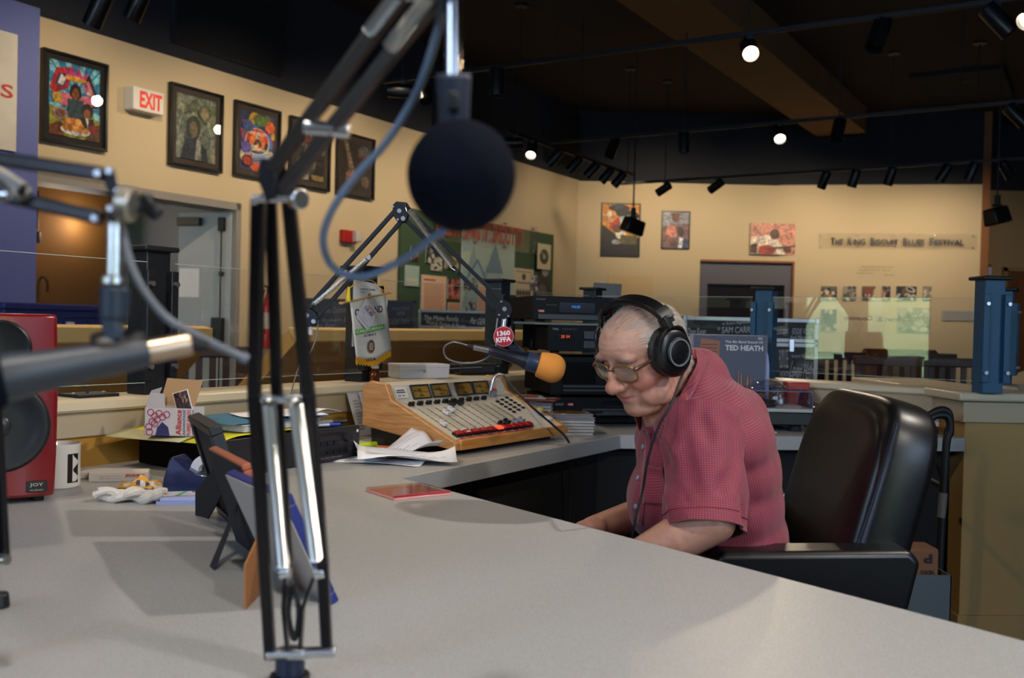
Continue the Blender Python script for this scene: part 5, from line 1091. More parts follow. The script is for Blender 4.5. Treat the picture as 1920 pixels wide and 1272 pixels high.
# base plate and clutter at the far left of the cap
p = onplane(160, 745, PB(0, .1), BN); tb = (p-C0).dot(BD)
t = thing('stand_base', 'flat black stand base on the low wall at left', 'stand', PB(tb, .09, ZCAP), angB)
mb = MB(); mb.b2((-.055, -.045, 0), (.06, .045, .008)); mb.build('base_plate', MATBLACK, t, world=False, bevel=.002); mb = MB(); mb.bar((0, 0, .008), (-.03, .02, .09), .014, .006); mb.build('upright', MATBLACK, t, world=False)
for x in (-.04, .045): mb = MB(); mb.cyl((x, 0, .008), (x, 0, .011), .006); mb.build('screw', STEEL, t, world=False)
# ---- pennant, paper, badge on the second post
pp = PB(tP2, .075)
side = lambda px, py, d=.0: onplane(px, py, PB(0, -.0-d), BN)   # plane just in front of the post
PEN = mat('ivory_satin', 'd6d2cc', .45)
t = thing('paper_note', 'white paper note taped to the post above the pennant', 'note', side(690, 600, -.01))
a = [side(663, 524, -.012), side(708, 533, -.012), side(727, 566, -.012), side(716, 650, -.012), side(660, 650, -.012)]
mb = MB(); mb.add(a+[p+BN*.0008 for p in a], [(0, 1, 2, 3, 4), (9, 8, 7, 6, 5)]+[(i, (i+1) % 5, 5+(i+1) % 5, 5+i) for i in range(5)]); mb.build('paper', PAPER, t, smooth=False)
Mp = lambda px, py, d=0: frame(side(px, py, d), BD, (0, 0, 1))
text("HERE'S SOME", Mp(690, 543, -.0105), 1, FB, t, fit=((side(704, 543)-side(676, 543)).length, .005), off=.02); text('GIN', Mp(680, 548, -.0105), 1, FB, t, fit=((side(684, 543)-side(676, 543)).length, .004), off=.02)
t = thing('pennant', 'ivory satin club pennant with gold fringe hanging on the post', 'pennant', side(690, 640, .004))
TL, TR, BR_, BM, BL_ = (656, 567), (722, 550), (734, 655), (705, 684), (668, 672)
def pen(u, v, d=.004):
    l = (TL[0]+(BL_[0]-TL[0])*v, TL[1]+(BL_[1]-TL[1])*v); r_ = (TR[0]+(BR_[0]-TR[0])*v, TR[1]+(BR_[1]-TR[1])*v)
    x = l[0]+(r_[0]-l[0])*u; y = l[1]+(r_[1]-l[1])*u
    if v > .8: y += (v-.8)/.2*(14*(1-abs(2*u-1.08)))*.9
    return side(x, y, d+.003*math.sin(u*7+v*3))
mb = MB(); mb.grid(pen, 14, 20); mb.build('satin', PEN, t, solid=.0008)
mb = MB()
for i in range(46):
    u = (i+.5)/46; a = pen(u-.009, 1, .005); b = pen(u+.009, 1, .005); dr_ = V(0, 0, -.021-.003*math.sin(i*1.7)); mb.add([a, b, b+dr_, a+dr_+V(.001, 0, 0), a+BN*.002, b+BN*.002, b+dr_+BN*.002, a+dr_+BN*.002], [(0, 1, 2, 3), (7, 6, 5, 4), (0, 3, 7, 4), (1, 5, 6, 2), (3, 2, 6, 7)])
tag(mb.build('gold_fringe', mat('gold_fringe', 'd39a1e', .5), t), kind='stuff')
mb = MB(); a = side(640, 569, .006); b = side(731, 549, .006); mb.cyl(a, b, .0035, n=10); mb.ell(a, (.009, .005, .005)); mb.ell(b, (.009, .005, .005)); mb.build('wooden_rod', mat('gilt_wood', 'b8904e', .4), t)
GC = mat('yellow_cord', 'dca81c', .6); mb = MB(); mb.tube([side(650, 567, .008), side(657, 540, .0), side(682, 526, .0), side(700, 528, .0), side(712, 540, .004), side(726, 551, .008)], .0016, 6); mb.build('cord', GC, t)
mb = MB(); mb.cyl(side(654, 538, .004), side(653, 566, .004), .004, .0085, 10); mb.build('tassel', mat('yellow_tassel', 'dcc418', .6), t)
NV = mat('navy_print', '1c2450', .5)
for s_, px, py, wpx_, h_, rt in (('OAKLAND', 692, 583, 52, .024, .12), ('CLUB Nº 3', 694, 628, 22, .008, .1), ('U.S.A', 696, 674, 18, .011, .06)):
    text(s_, Mp(px, py, .0095) @ Matrix.Rotation(rt, 4, 'Z'), 1, NV, t, fit=((side(px+wpx_/2, py)-side(px-wpx_/2, py)).length, h_), off=.02)
mb = MB(); mb.M = Mp(694, 618, .0085) @ Matrix.Rotation(.14, 4, 'Z'); ww = (side(722, 618)-side(667, 618)).length; mb.b2((-ww/2, -.0085, 0), (ww/2, .0085, .0004)); mb.build('green_band', mat('green_print', '5fae3c', .5), t)
text('CALIFORNIA', Mp(694, 618, .0095) @ Matrix.Rotation(.14, 4, 'Z'), 1, PAPER, t, fit=(ww*.92, .0095), off=.015)
Mg = Mp(696, 650, .009); g = .021; mb = MB(); mb.M = Mg; BRZ = mat('bronze_print', '8a6238', .5)
for i in range(24):
    a_ = 2*math.pi*i/24; mb.box((g*1.04*math.cos(a_)*.82, g*1.04*math.sin(a_), .0003), (.003, .0028, .0003), Matrix.Rotation(a_, 3, 'Z'))
def ring(mb, r0, r1, z, n=36, sx=.82): 
    vs = []; 
    for i in range(n): a_ = 2*math.pi*i/n; vs += [(r0*math.cos(a_)*sx, r0*math.sin(a_), z), (r1*math.cos(a_)*sx, r1*math.sin(a_), z)]
    mb.add(vs, [(2*i, 2*i+1, (2*i+3) % (2*n), (2*i+2) % (2*n)) for i in range(n)])
ring(mb, g*.82, g*1.0, .0004); ring(mb, g*.12, g*.25, .0006)
for i in range(6): a_ = math.pi/6+math.pi*i/3; mb.box((g*.42*math.cos(a_)*.82, g*.42*math.sin(a_), .0005), (g*.5, .0025, .0003), Matrix.Rotation(a_, 3, 'Z'))
mb.build('gear_emblem', BRZ, t); mb = MB(); mb.M = Mg; ring(mb, g*.66, g*.84, .0006); mb.build('gear_ring', NV, t)
t = thing('visitor_badge', 'white visitor badge stuck askew on the pennant', 'badge', side(689, 592, .012))
Mb = Mp(687.5, 590, .012) @ Matrix.Rotation(-.65, 4, 'Z') @ Matrix.Diagonal((1.3, 1.05, 1, 1)); mb = MB(); mb.M = Mb; mb.b2((-.029, -.038, 0), (.029, .038, .001)); mb.build('card', mat('badge_white', 'cfccd6', .4), t, bevel=.0005)
text('VISITOR', Mb @ Matrix.Translation((.006, .026, .0012)), 1, mat('red_print', 'c03028', .5), t, fit=(.034, .008), off=.02)
for i, ch in enumerate('BBC'):
    mb = MB(); mb.M = Mb @ Matrix.Translation((-.0115+i*.0125, .0145, .0012)); mb.b2((-.0055, -.0055, 0), (.0055, .0055, .0003)); mb.build('black_square', FB, t); text(ch, Mb @ Matrix.Translation((-.0115+i*.0125, .0145, .0017)), 1, PAPER, t, fit=(.007, .008), off=.02)
text('BROADCASTING HOUSE COMPLEX', Mb @ Matrix.Translation((0, .005, .0012)), 1, FB, t, fit=(.05, .003))
for i, s_ in enumerate(('NAME:      1 / 3 10', 'DATE:', 'PRESENT THIS BADGE AT RECEPTION')): text(s_, Mb @ Matrix.Translation((0, -.006-.011*i, .0012)), 1, mat('grey_ink', '55555c', .6), t, fit=((.046, .02, .048)[i], .003))
# ---- centre boom arm and microphone of the presenter
def bolt(mb, p, n, r=.006, h=.004): mb.cyl(p, p+n*h, r, r*.8, 12)
ARMN = mat('dark_blue_arm_enamel', '10151f', .4, .2)
def PA(px, py, Y=2.86): return at(px, py, Y)
t = thing('boom_arm', 'dark blue spring boom arm holding the presenter microphone', 'microphone arm', PA(572, 740, 2.75))
NY = V(0, -1, 0)
base = on(575, 790); base = at(572, 720, 2.92); base.z = 0
bb_ = at(572, 665, 2.93)
mb = MB(); mb.cyl((bb_.x, bb_.y, ZCAP-.07 if False else .80), (bb_.x, bb_.y, bb_.z+.01), .0135, n=20); mb.build('riser_tube', ARMN, t, bevel=.002)
mb = MB(); mb.cyl((bb_.x, bb_.y, ZD_), (bb_.x, bb_.y, .80), .022, n=20); mb.b2((bb_.x-.03, bb_.y-.03, ZD_), (bb_.x+.03, bb_.y+.03, ZD_+.012)); mb.build('table_mount', MATBLACK, t, bevel=.002)
mb = MB(); mb.b2(PA(566, 628)+V(0, -.004, 0), PA(584, 613)+V(0, .02, 0)); lb_ = mb.build('maker_plate', PAPER, t); 
def arm_pair(p0, p1, q0, q1, w_=.017):
    for a, b in ((p0, p1), (q0, q1)):
        for dy in (-.012, .012):
            pass
        mb = MB(); mb.bar(a, b, .012, w_, up=(0, 1, 0)); mb.build('arm_bar', ARMN, t, bevel=.0015)
arm_pair(PA(573, 582), PA(744, 392), PA(588, 604), PA(757, 410))
arm_pair(PA(762, 388), PA(952, 575), PA(760, 412), PA(938, 590))
def plate(pts, name='joint_plate', dy=.014):
    for s_ in (-1, 1):
        P = [PA(*q)+V(0, s_*dy, 0) for q in pts]; mb = MB(); n = len(P); th = V(0, .003, 0)
        mb.add([p-th/2 for p in P]+[p+th/2 for p in P], [tuple(range(n)), tuple(range(2*n-1, n-1, -1))]+[(i, (i+1) % n, n+(i+1) % n, n+i) for i in range(n)]); mb.build(name, ARMN, t, bevel=.001)
plate([(568, 578), (574, 572), (592, 585), (598, 596), (594, 608), (580, 614), (568, 610)])
plate([(737, 386), (744, 379), (764, 381), (768, 388), (765, 410), (758, 418), (744, 415), (738, 404)])
plate([(935, 566), (945, 562), (955, 568), (961, 582), (956, 594), (944, 599), (930, 592), (928, 578)])
mb = MB()
for px, py, r_ in ((578, 592, .008), (590, 603, .008), (750, 397, .008), (757, 411, .008), (946, 580, .008), (693, 484, .008), (738, 389, .004), (747, 413, .004), (940, 566, .004), (936, 591, .004), (953, 593, .004), (574, 602, .004)):
    mb = MB(); bolt(mb, PA(px, py)+V(0, -.0155, 0), NY, r_); mb.build('bolt', CHROME, t)
def coil(a, b, R_, r_, turns, m, par, name='spring', hook=.08):
    d = (b-a); L = d.length; z = d.normalized(); x = z.orthogonal().normalized(); y = z.cross(x); pts = []
    N = turns*8
    for i in range(N+1):
        k = i/N; ang = 2*math.pi*turns*k; rr = R_; pts.append(a+z*(L*(hook+(1-2*hook)*k))+(x*math.cos(ang)+y*math.sin(ang))*rr)
    mb = MB(); mb.tube([a]+pts+[b], r_, 5, 1); return mb.build(name, m, par)
SPR = mat('spring_steel', 'dcdad4', .3, 1.0)
coil(PA(760, 385)+V(0, -.018, 0), PA(857, 510)+V(0, -.018, 0), .0085, .0013, 56, SPR, t); coil(PA(586, 575)+V(0, -.018, 0), PA(693, 484)+V(0, -.018, 0), .0065, .0012, 50, SPR, t, hook=.04)
coil(PA(762, 388)+V(0, .018, 0), PA(860, 508)+V(0, .018, 0), .0085, .0013, 56, SPR, t)
for px, py in ((760, 386), (857, 510), (586, 575)):
    mb = MB(); mb.cyl(PA(px, py)+V(0, -.024, 0), PA(px, py)+V(0, .02, 0), .005, n=12); mb.build('spring_pin', MATBLACK, t)
mb = MB(); mb.cyl(PA(947, 597), PA(944, 618), .0085, n=16); mb.build('chrome_neck', CHROME, t)
mb = MB(); mb.bar(PA(944, 640), PA(966, 656), .015, .02, up=(0, 1, 0)); mb.bar(PA(964, 650), PA(980, 664), .02, .012, up=(0, 1, 0)); mb.build('mic_clip', mat('blue_black_clip', '131d33', .4), t, bevel=.002)
mb = MB(); mb.tube([PA(596, 600), PA(594, 630), PA(580, 665), PA(560, 690), PA(545, 740)], .002, 6); mb.build('arm_cable', mat('grey_cable', '6e7078', .4), t)
# 1360 KFFA disc
t = thing('station_badge', 'round red 1360 KFFA badge hung at the arm tip', 'badge', PA(944, 631)+V(0, -.03, 0))
c = PA(944.5, 631)+V(0, -.03, 0); r_ = 19.0/1850*c.y
Mk = frame(c, (1, -.0, .02), (0, 0, 1)); mb = MB(); mb.M = Mk; mb.cyl((0, 0, -.003), (0, 0, 0), r_, n=48); mb.build('badge_rim', mat('badge_pale_rim', 'c9b9b4', .4), t)
mb = MB(); mb.M = Mk; mb.cyl((0, 0, 0), (0, 0, .0006), r_*.95, n=48); mb.build('badge_face', mat('badge_red', 'b01e34', .35), t)
text('1360', Mk @ Matrix.Translation((0, r_*.33, .001)) @ Matrix.Rotation(.1, 4, 'Z'), 1, PAPER, t, fit=(r_*1.3, r_*.5), off=.04); text('KFFA', Mk @ Matrix.Translation((0, -r_*.3, .001)) @ Matrix.Rotation(.1, 4, 'Z'), 1, PAPER, t, fit=(r_*1.5, r_*.5), off=.04)
mb = MB(); mb.tube([PA(956, 612)+V(0, -.02, 0), PA(964, 630)+V(0, -.02, 0), PA(966, 652)+V(0, -.01, 0)], .0012, 5); mb.build('wire_loop', STEEL, t)
# microphone with orange foam
t = thing('microphone', 'black microphone with an orange foam windscreen in front of the man', 'microphone', PA(960, 665, 2.82))
a = PA(918, 657, 2.82); b = PA(1012, 684, 2.82); z_ = (b-a).normalized(); q = (b-a).to_track_quat('Z', 'Y').to_matrix().to_4x4(); q.translation = a; L = (b-a).length
mb = MB(); mb.lathe([(.001, -.002), (.0145, 0), (.017, .01), (.0165, L*.3), (.021, L*.62), (.026, L*.72), (.0265, L*.98)], q, 28); mb.build('mic_body', mat('blue_black_mic', '101523', .35), t)
mb = MB(); mb.lathe([(.0267, L*.74), (.0275, L*.76), (.0275, L*.97), (.0267, L*.99)], q, 28, caps=False); mb.build('mic_collar', mat('blue_grey_collar', '2b3852', .35), t)
FO = mat('orange_foam', 'ec9a44', .95, bump=.6, bscale=1400)
R1_ = .041; mb = MB(); q2 = q.copy(); prf = [(.001, L*.97), (.03, L*.965), (.036, L*.98), (.0395, L+.012), (.0425, L+.035)]
for k in range(1, 13): a_ = k/12*math.pi/2; prf.append((max(.0005, .0425*math.cos(a_)**.75), L+.036+.038*math.sin(a_)))
mb.lathe(prf, q, 36); mb.build('foam_windscreen', FO, t)
c1 = PA(888, 651, 2.82)
mb = MB(); mb.cyl(a-z_*.002, c1, .0095, .0095, 18); mb.build('silver_connector', STEEL, t); mb = MB(); mb.cyl(c1, PA(877, 648, 2.82), .0075, .005, 14); mb.build('cable_boot', RUB, t)
mb = MB(); mb.tube([PA(877, 648, 2.82), PA(850, 642, 2.83), PA(833, 652, 2.84), PA(838, 672, 2.85), PA(868, 681, 2.85), PA(905, 676, 2.84), PA(928, 655, 2.83), PA(930, 620, 2.84), PA(933, 597, 2.85)], .0024, 8, 8); mb.build('mic_cable', mat('grey_cable', '6e7078', .4), t)
# ---- red studio monitor at the left edge
spm = Matrix.Translation(Vector((-1.0, 1.93, ZD_))) @ Matrix.Rotation(.45, 4, 'Z')
t = thing('studio_monitor', 'dark red studio monitor loudspeaker at the left edge of the desk', 'loudspeaker', M=spm)
REDC = mat('cherry_red_lacquer', '7a1013', .28, coat=.4)
mb = MB(); N = 10; secs = []
for k in range(N+1):
    z = .012+.362*k/N; bul = .004*math.sin(math.pi*k/N); secs.append((z, .1+bul))
vs = []
for z, hw in secs: vs += [(-hw, -.012*math.cos((z-.19)*4)+.0, z), (-hw*.5, -.02, z), (0, -.024, z), (hw*.5, -.02, z), (hw, -.006, z), (hw*.92, .2, z), (-hw*.92, .2, z)]
fs = [tuple(range(6, -1, -1)), tuple(range(7*N, 7*N+7))]
for k in range(N):
    for i in range(7): fs.append((k*7+i, k*7+(i+1) % 7, (k+1)*7+(i+1) % 7, (k+1)*7+i))
mb.add(vs, fs); mb.build('cabinet', REDC, t, world=False, bevel=.006, angle=50)
def facing(x, z, y=-.024): return frame((x, y, z), (1, 0, 0), (0, 0, 1))
mb = MB(); mb.lathe([(.001, .001), (.02, .0005), (.045, .0015), (.068, .003), (.073, .006), (.086, .006), (.09, .003), (.092, -.002)], facing(0, .155), 40, caps=False); wf = mb.build('woofer', mat('black_woofer', '18191c', .45), t, world=False)
mb = MB(); mb.ell((0, -.026, .155), (.022, .008, .022)); mb.build('dust_cap', mat('grey_dust_cap', '2c2c30', .3), wf, world=False)
mb = MB(); mb.lathe([(.001, .001), (.045, .002), (.052, .005), (.056, .002), (.057, -.002)], facing(0, .305), 32, caps=False); mb.build('tweeter', BLACK, t, world=False)
mb = MB(); mb.M = facing(.075, .035, -.018); mb.b2((-.026, -.012, 0), (.012, .01, .003)); nb_ = mb.build('name_plate', BLACK, t, world=False, bevel=.001)
text('JOY', facing(.068, .037, -.0215), 1, mat('plate_letters', 'b9b2a0', .4), t, fit=(.024, .008), world=False, off=.01); text('AUDIO', facing(.068, .027, -.0215), 1, mat('plate_letters', 'b9b2a0', .4), t, fit=(.024, .003), world=False)
for x in (-.07, .07): mb = MB(); mb.cyl((x, .02, 0), (x, .02, .014), .012); mb.build('rubber_foot', RUB, t, world=False)
for x in (-.07, .07): mb = MB(); mb.cyl((x, .17, 0), (x, .17, .014), .012); mb.build('rubber_foot', RUB, t, world=False)
# ---- mug
p = at(110, 920, 2.13); p.z = ZD_
t = thing('coffee_mug', 'white mug with a black picture panel beside the red monitor', 'mug', p)
MUG = mat('white_glazed_ceramic', 'd8d4cc', .15, coat=.3)
mb = MB(); mb.lathe([(.0, 0), (.038, 0), (.0425, .004), (.043, .012), (.043, .094), (.0415, .096), (.0395, .093), (.039, .01), (.0, .008)], None, 40, caps=False); mb.build('cup_body', MUG, t, world=False)
ha = math.radians(-118); hd = Vector((math.cos(ha), math.sin(ha), 0)); mb = MB(); mb.tube([hd*.04+V(0, 0, .08), hd*.062+V(0, 0, .078), hd*.073+V(0, 0, .052), hd*.062+V(0, 0, .024), hd*.04+V(0, 0, .02)], .0058, 10); mb.build('handle', MUG, t, world=False)
mb = MB(); mb.grid(lambda u, v: (.0436*math.cos(-.75+u*.62), .0436*math.sin(-.75+u*.62), .014+v*.062), 10, 2); pn = mb.build('printed_panel', FB, t, world=False)
mb = MB(); mb.grid(lambda u, v: (.0439*math.cos(-.5+.36*(u)*(0.55+.45*math.sin(v*11))), .0439*math.sin(-.5+.36*u*(0.55+.45*math.sin(v*11))), .016+v*.058), 6, 16); mb.build('white_silhouette', MUG, t, world=False)
# ---- small boxes
for i, (px, py, rz, w_, z, lb) in enumerate(((190, 900, .15, .10, 0, 'open white cardboard box under the printed one'), (222, 904, .28, .125, .0, 'flat white printed staple box beside the mug'))):
    p = at(px, py, 2.25-.03*i); p.z = ZD_
    t = thing('staple_box', lb, 'box', p, rz, 'flat boxes beside the mug')
    mb = MB(); mb.b2((-w_/2, -.0, 0), (w_/2, .075-.02*i, .014+.006*i)); mb.build('carton', mat('worn_white_card', 'c9c0b6', .7), t, world=False, bevel=.001)
    if i:
        text('Universal', frame((.035, -.0006, .012), (-1, 0, 0), (0, 0, -1)), 1, mat('red_print', 'c03028', .5), t, fit=(.04, .008), world=False, off=.02)
        for k in range(2): text('STAPLE THE PAPER LABELS', frame((-.018, -.0006, .012-.005*k), (-1, 0, 0), (0, 0, -1)), 1, mat('rose_print', 'b07068', .5), t, fit=(.045, .002), world=False)
# ---- tape dispenser
p = on(302, 924); Mx = Matrix.Translation(p) @ Matrix.Rotation(-.1, 4, 'Z')
t = thing('tape_dispenser', 'glossy dark blue tape dispenser holding a white roll', 'tape dispenser', M=Mx)
BLUG = mat('dark_blue_gloss', '16254e', .25, .2, coat=.4)
prf = [(0, 0), (.004, .03), (.015, .068), (.021, .077), (.028, .074), (.045, .058), (.075, .043), (.11, .038), (.135, .046), (.142, .04), (.145, 0)]
MMy = Matrix(((1, 0, 0, 0), (0, 0, -1, 0), (0, 1, 0, 0), (0, 0, 0, 1)))
mb = MB(); mb.prism(prf, -.062, 0, MMy); mb.build('dispenser_body', BLUG, t, world=False, bevel=.003)
mb = MB(); mb.lathe([(.016, -.0095), (.034, -.0095), (.035, 0), (.034, .0095), (.016, .0095), (.016, -.0095)], Matrix.Translation((.088, .031, .046)) @ Matrix.Rotation(math.pi/2, 4, 'X'), 32, caps=False); mb.build('tape_roll', mat('matte_white_tape', 'c9c7c9', .5), t, world=False)
mb = MB(); mb.b2((.138, .02, .04), (.146, .042, .048)); mb.build('cutter', STEEL, t, world=False)
# ---- white rope hank and a printed cloth
p = on(240, 944); t = thing('rope_hank', 'white braided rope bundle lying on the desk', 'rope', p)
mb = MB(); RP = mat('white_braided_rope', 'ddd6cc', .9, bump=.9, bscale=500)
for k in range(5):
    pts = []; 
    for i in range(15):
        u = i/14; pts.append(V(-.066+.134*u, .006+.013*(k % 3)+.008*math.sin(u*14+k*1.4), .009+.008*(k//3)+.005*math.cos(u*14+k*1.4)))
    mb.tube(pts, [.0078+.0018*math.sin(i*1.3+k) for i in range(15)], 8, 4)
mb.build('braid', RP, t, world=False)
p = on(262, 918); t = thing('printed_cloth', 'small yellow and white printed cloth behind the rope', 'cloth', p)
CL = mat('yellow_printed_cloth', 'd8a848', .9); 
if 'cloth_done' not in globals():
    nt = CL.node_tree; vo = nt.nodes.new('ShaderNodeTexVoronoi'); vo.inputs['Scale'].default_value = 110; c2 = nt.nodes.new('ShaderNodeValToRGB'); c2.color_ramp.interpolation = 'CONSTANT'
    c2.color_ramp.elements[0].color = lin('d8cfc4'); c2.color_ramp.elements[1].color = lin('d9a03a'); c2.color_ramp.elements[1].position = .45; e3 = c2.color_ramp.elements.new(.8); e3.color = lin('4a4a50')
    tcn = nt.nodes.new('ShaderNodeTexCoord'); nt.links.new(tcn.outputs['Object'], vo.inputs['Vector']); nt.links.new(vo.outputs['Color'], c2.inputs[0]); nt.links.new(c2.outputs[0], nt.nodes['Principled BSDF'].inputs['Base Color'])
mb = MB(); mb.grid(lambda u, v: (-.055+.11*u, .04*v, .002+.02*math.sin(u*3.1)*math.sin(v*3.1)*(1+.3*math.sin(u*17))), 18, 8); mb.build('cloth_fold', CL, t, world=False, solid=.001)
# ---- business cards
p = on(336, 946)
for i, (dx, dy, rz, c, lb) in enumerate(((0, 0, .1, 'a9b4e8', 'bottom pale blue card of the little pile by the tape dispenser'), (.006, .006, .22, 'c3c9ee', 'middle card of the little pile by the tape dispenser'), (.012, .014, .32, 'c9c7d8', 'top card with a green stripe by the tape dispenser'))):
    t = thing('business_card', lb, 'card', (p.x+dx, p.y+dy, ZD_+.007*i), rz, 'cards beside the tape dispenser')
    mb = MB(); mb.b2((-.044, -.004, 0), (.044, .05, .0065 if i < 2 else .001)); mb.build('card_stock', mat('card_%d' % i, c, .5), t, world=False)
    if i == 2: art([('r', 0, 0, 1, 1, 'c4c2d4'), ('p', [(.2, 0), (.3, 0), (.55, 1), (.42, 1)], '3f9a58'), ('r', .6, .7, 1, 1, '24262c'), ('r', .45, .3, .9, .36, '9a98a8')], Matrix.Translation((0, .023, .0012)), .086, .052, t, world=False)
# ---- rack player with papers, folders and box on top
UM = Matrix.Translation(Vector((-.655, 2.30, ZD_))) @ Matrix.Rotation(math.atan2(.849, .529), 4, 'Z')
t = thing('rack_player', 'black rack CD player under the papers, with knobs at its right end', 'audio player', M=UM)
mb = MB(); mb.b2((.01, .012, .004), (.44, .335, .088)); mb.build('metal_cover', HB, t, world=False, bevel=.002)
mb = MB(); mb.b2((-.015, 0, .002), (.465, .012, .09)); mb.build('front_panel', mat('charcoal_rack_panel', '222228', .4), t, world=False, bevel=.002)
mb = MB(); mb.cyl((.455, -.001, .075), (.455, .002, .075), .004); mb.cyl((.455, -.001, .018), (.455, .002, .018), .004); mb.build('rack_hole', PAPER, t, world=False)
for (x, z, r_) in ((.27, .055, .018), (.41, .06, .011), (.29, .068, .006), (.41, .03, .006)): mb = MB(); mb.cyl((x, 0, z), (x, -.014, z), r_, n=18); mb.build('knob', RUB, t, world=False, bevel=.001)
mb = MB(); mb.b2((.30, -.002, .07), (.39, 0, .077)); mb.build('disc_slot', BLACK, t, world=False)
for x, z in ((.31, .045), (.335, .045), (.36, .045), (.31, .02), (.335, .02), (.36, .02), (.385, .02)): mb = MB(); mb.b2((x, -.004, z), (x+.02, 0, z+.011)); mb.build('push_button', BLACK, t, world=False, bevel=.001)
text('CUE  PLAY  STOP  OPEN', FM(.35, .0125), 1, mat('silver_print', 'a8a8a8', .4), t, fit=(.085, .003), world=False)
Mw = frame((-.0155+.02, .02, .045), (0, -1, 0), (0, 0, 1)); mb = MB(); mb.M = frame((.0095, .06, .05), (0, -1, 0), (0, 0, 1)); mb.b2((-.014, -.02, 0), (.014, .02, .0006)); mb.build('warning_label', mat('label_tan', 'a89a80', .6), t, world=False)
mb = MB(); mb.M = frame((.0088, .06, .05), (0, -1, 0), (0, 0, 1)); mb.prism([(-.011, -.01), (.011, -.01), (0, .011)], 0, .0004); mb.build('warning_triangle', FB, t, world=False)
UT = lambda x, y, z=0: UM @ Vector((x, y, .09+z))
def fsheet(name, label, x, y, w_, d_, rz, z, m, cat, thick=.0, curl=.0, seed=0, hang=0.0, group=None):
    p = UT(x, y, z); t = thing(name, label, cat, p, math.atan2(.849, .529)+rz, group); r = random.Random(seed); ph = r.random()*6
    def fn(u, v): 
        h = curl*(.5+.5*math.sin(u*4+ph)*math.cos(v*3+ph))+thick
        if u < .25: h -= hang*((.25-u)/.25)**1.5
        return Vector(((u-.5)*w_, (v-.5)*d_, h))
    mb = MB(); mb.grid(fn, 14, 10); mb.build('sheet', m, t, world=False, solid=.0008)
    if thick:
        mb = MB(); mb.b2((-w_/2+.004, -d_/2+.004, 0), (w_/2-.004, d_/2-.004, thick*.95)); mb.build('page_block', mat('page_edges', 'b8b6bc', .8, var=.25, vscale=160), t, world=False)
    return t
YEL = mat('yellow_paper', 'd3c62a', .65)
fsheet('paper_folder', 'pale green-cream folder sheet jutting left over the player', .07, .23, .30, .24, .12, .001, mat('pale_green_paper', 'b9b890', .7), 'folder', 0, .004, 1, .012)
fsheet('paper_folder', 'bright yellow paper folder spread over the black player', .11, .17, .32, .33, .05, .004, YEL, 'folder', 0, .005, 3, .015)
fsheet('paper_pad', 'thick white pad of worn papers under the blue folder', .20, .12, .28, .2, .03, .010, mat('paper_cool', 'd4d4de', .7), 'paper pad', .016, .001, 4)
fsheet('paper_folder', 'teal blue folder on top of the thick pad', .20, .13, .33, .23, -.06, .028, mat('teal_folder', '2f6f8e', .6), 'folder', 0, .006, 6)
fsheet('paper_sheet', 'white page with a signature on the blue folder', .25, .09, .2, .16, -.3, .034, PAPER, 'paper', 0, .012, 8)
fsheet('paper_sheet', 'white page stack corner behind the microphone arm', .33, .09, .17, .15, .2, .030, PAPER, 'paper', 0, .02, 11)
# rubber band carton
Bp = UT(.12, .215, .002); BMx = Matrix.Translation(Vector((Bp.x, Bp.y, Bp.z))) @ Matrix.Rotation(.1, 4, 'Z')
Bp = at(327, 823, 2.36); BMx = Matrix.Translation(Vector((Bp.x, Bp.y, ZD_+.092))) @ Matrix.Rotation(-.02, 4, 'Z')
t = thing('rubber_band_box', 'open white rubber band carton holding cards, on the papers', 'box', M=BMx)
WC_ = mat('white_carton_print', 'c9c9d2', .6); KR = mat('kraft_inner', 'a98a68', .8); w_, d_, h_ = .122, .062, .066
mb = MB(); mb.b2((-w_/2, -d_/2, 0), (w_/2, -d_/2+.0015, h_)); mb.b2((-w_/2, d_/2-.0015, 0), (w_/2, d_/2, h_)); mb.b2((-w_/2, -d_/2, 0), (-w_/2+.0015, d_/2, h_)); mb.b2((w_/2-.0015, -d_/2, 0), (w_/2, d_/2, h_)); mb.b2((-w_/2, -d_/2, 0), (w_/2, d_/2, .002)); mb.build('carton', WC_, t, world=False)
mb = MB(); q = [(-w_/2+.012, d_/2, h_), (w_/2-.024, d_/2, h_), (w_/2-.012, d_/2+.02, h_+.062), (-w_/2+.022, d_/2+.02, h_+.066)]; mb.add(q+[(x, y+.0015, z) for x, y, z in q], [(0, 1, 2, 3), (7, 6, 5, 4), (0, 4, 5, 1), (1, 5, 6, 2), (2, 6, 7, 3), (3, 7, 4, 0)]); mb.build('back_flap', KR, t, world=False)
mb = MB(); q = [(-w_/2, -d_/2+.005, h_), (-w_/2, d_/2-.005, h_), (-w_/2+.02, d_/2-.01, h_+.045), (-w_/2+.012, -d_/2+.008, h_+.04)]; mb.add(q+[(x+.0015, y, z) for x, y, z in q], [(0, 1, 2, 3), (7, 6, 5, 4), (0, 4, 5, 1), (1, 5, 6, 2), (2, 6, 7, 3), (3, 7, 4, 0)])
q = [(-w_/2+.003, -d_/2, h_), (-w_/2+.048, -d_/2, h_), (-w_/2+.048, -d_/2-.004, h_+.034), (-w_/2+.014, -d_/2-.004, h_+.036)]; mb.add(q+[(x, y+.0015, z) for x, y, z in q], [(0, 1, 2, 3), (7, 6, 5, 4), (0, 4, 5, 1), (1, 5, 6, 2), (2, 6, 7, 3), (3, 7, 4, 0)]); mb.build('side_flap', WC_, t, world=False)
Fm = frame((0, -d_/2-.0005, h_/2), (1, 0, 0), (0, 0, 1)); RG = mat('magenta_rings', 'a83a64', .5); IND = mat('indigo_print', '39396e', .5)
mb = MB()
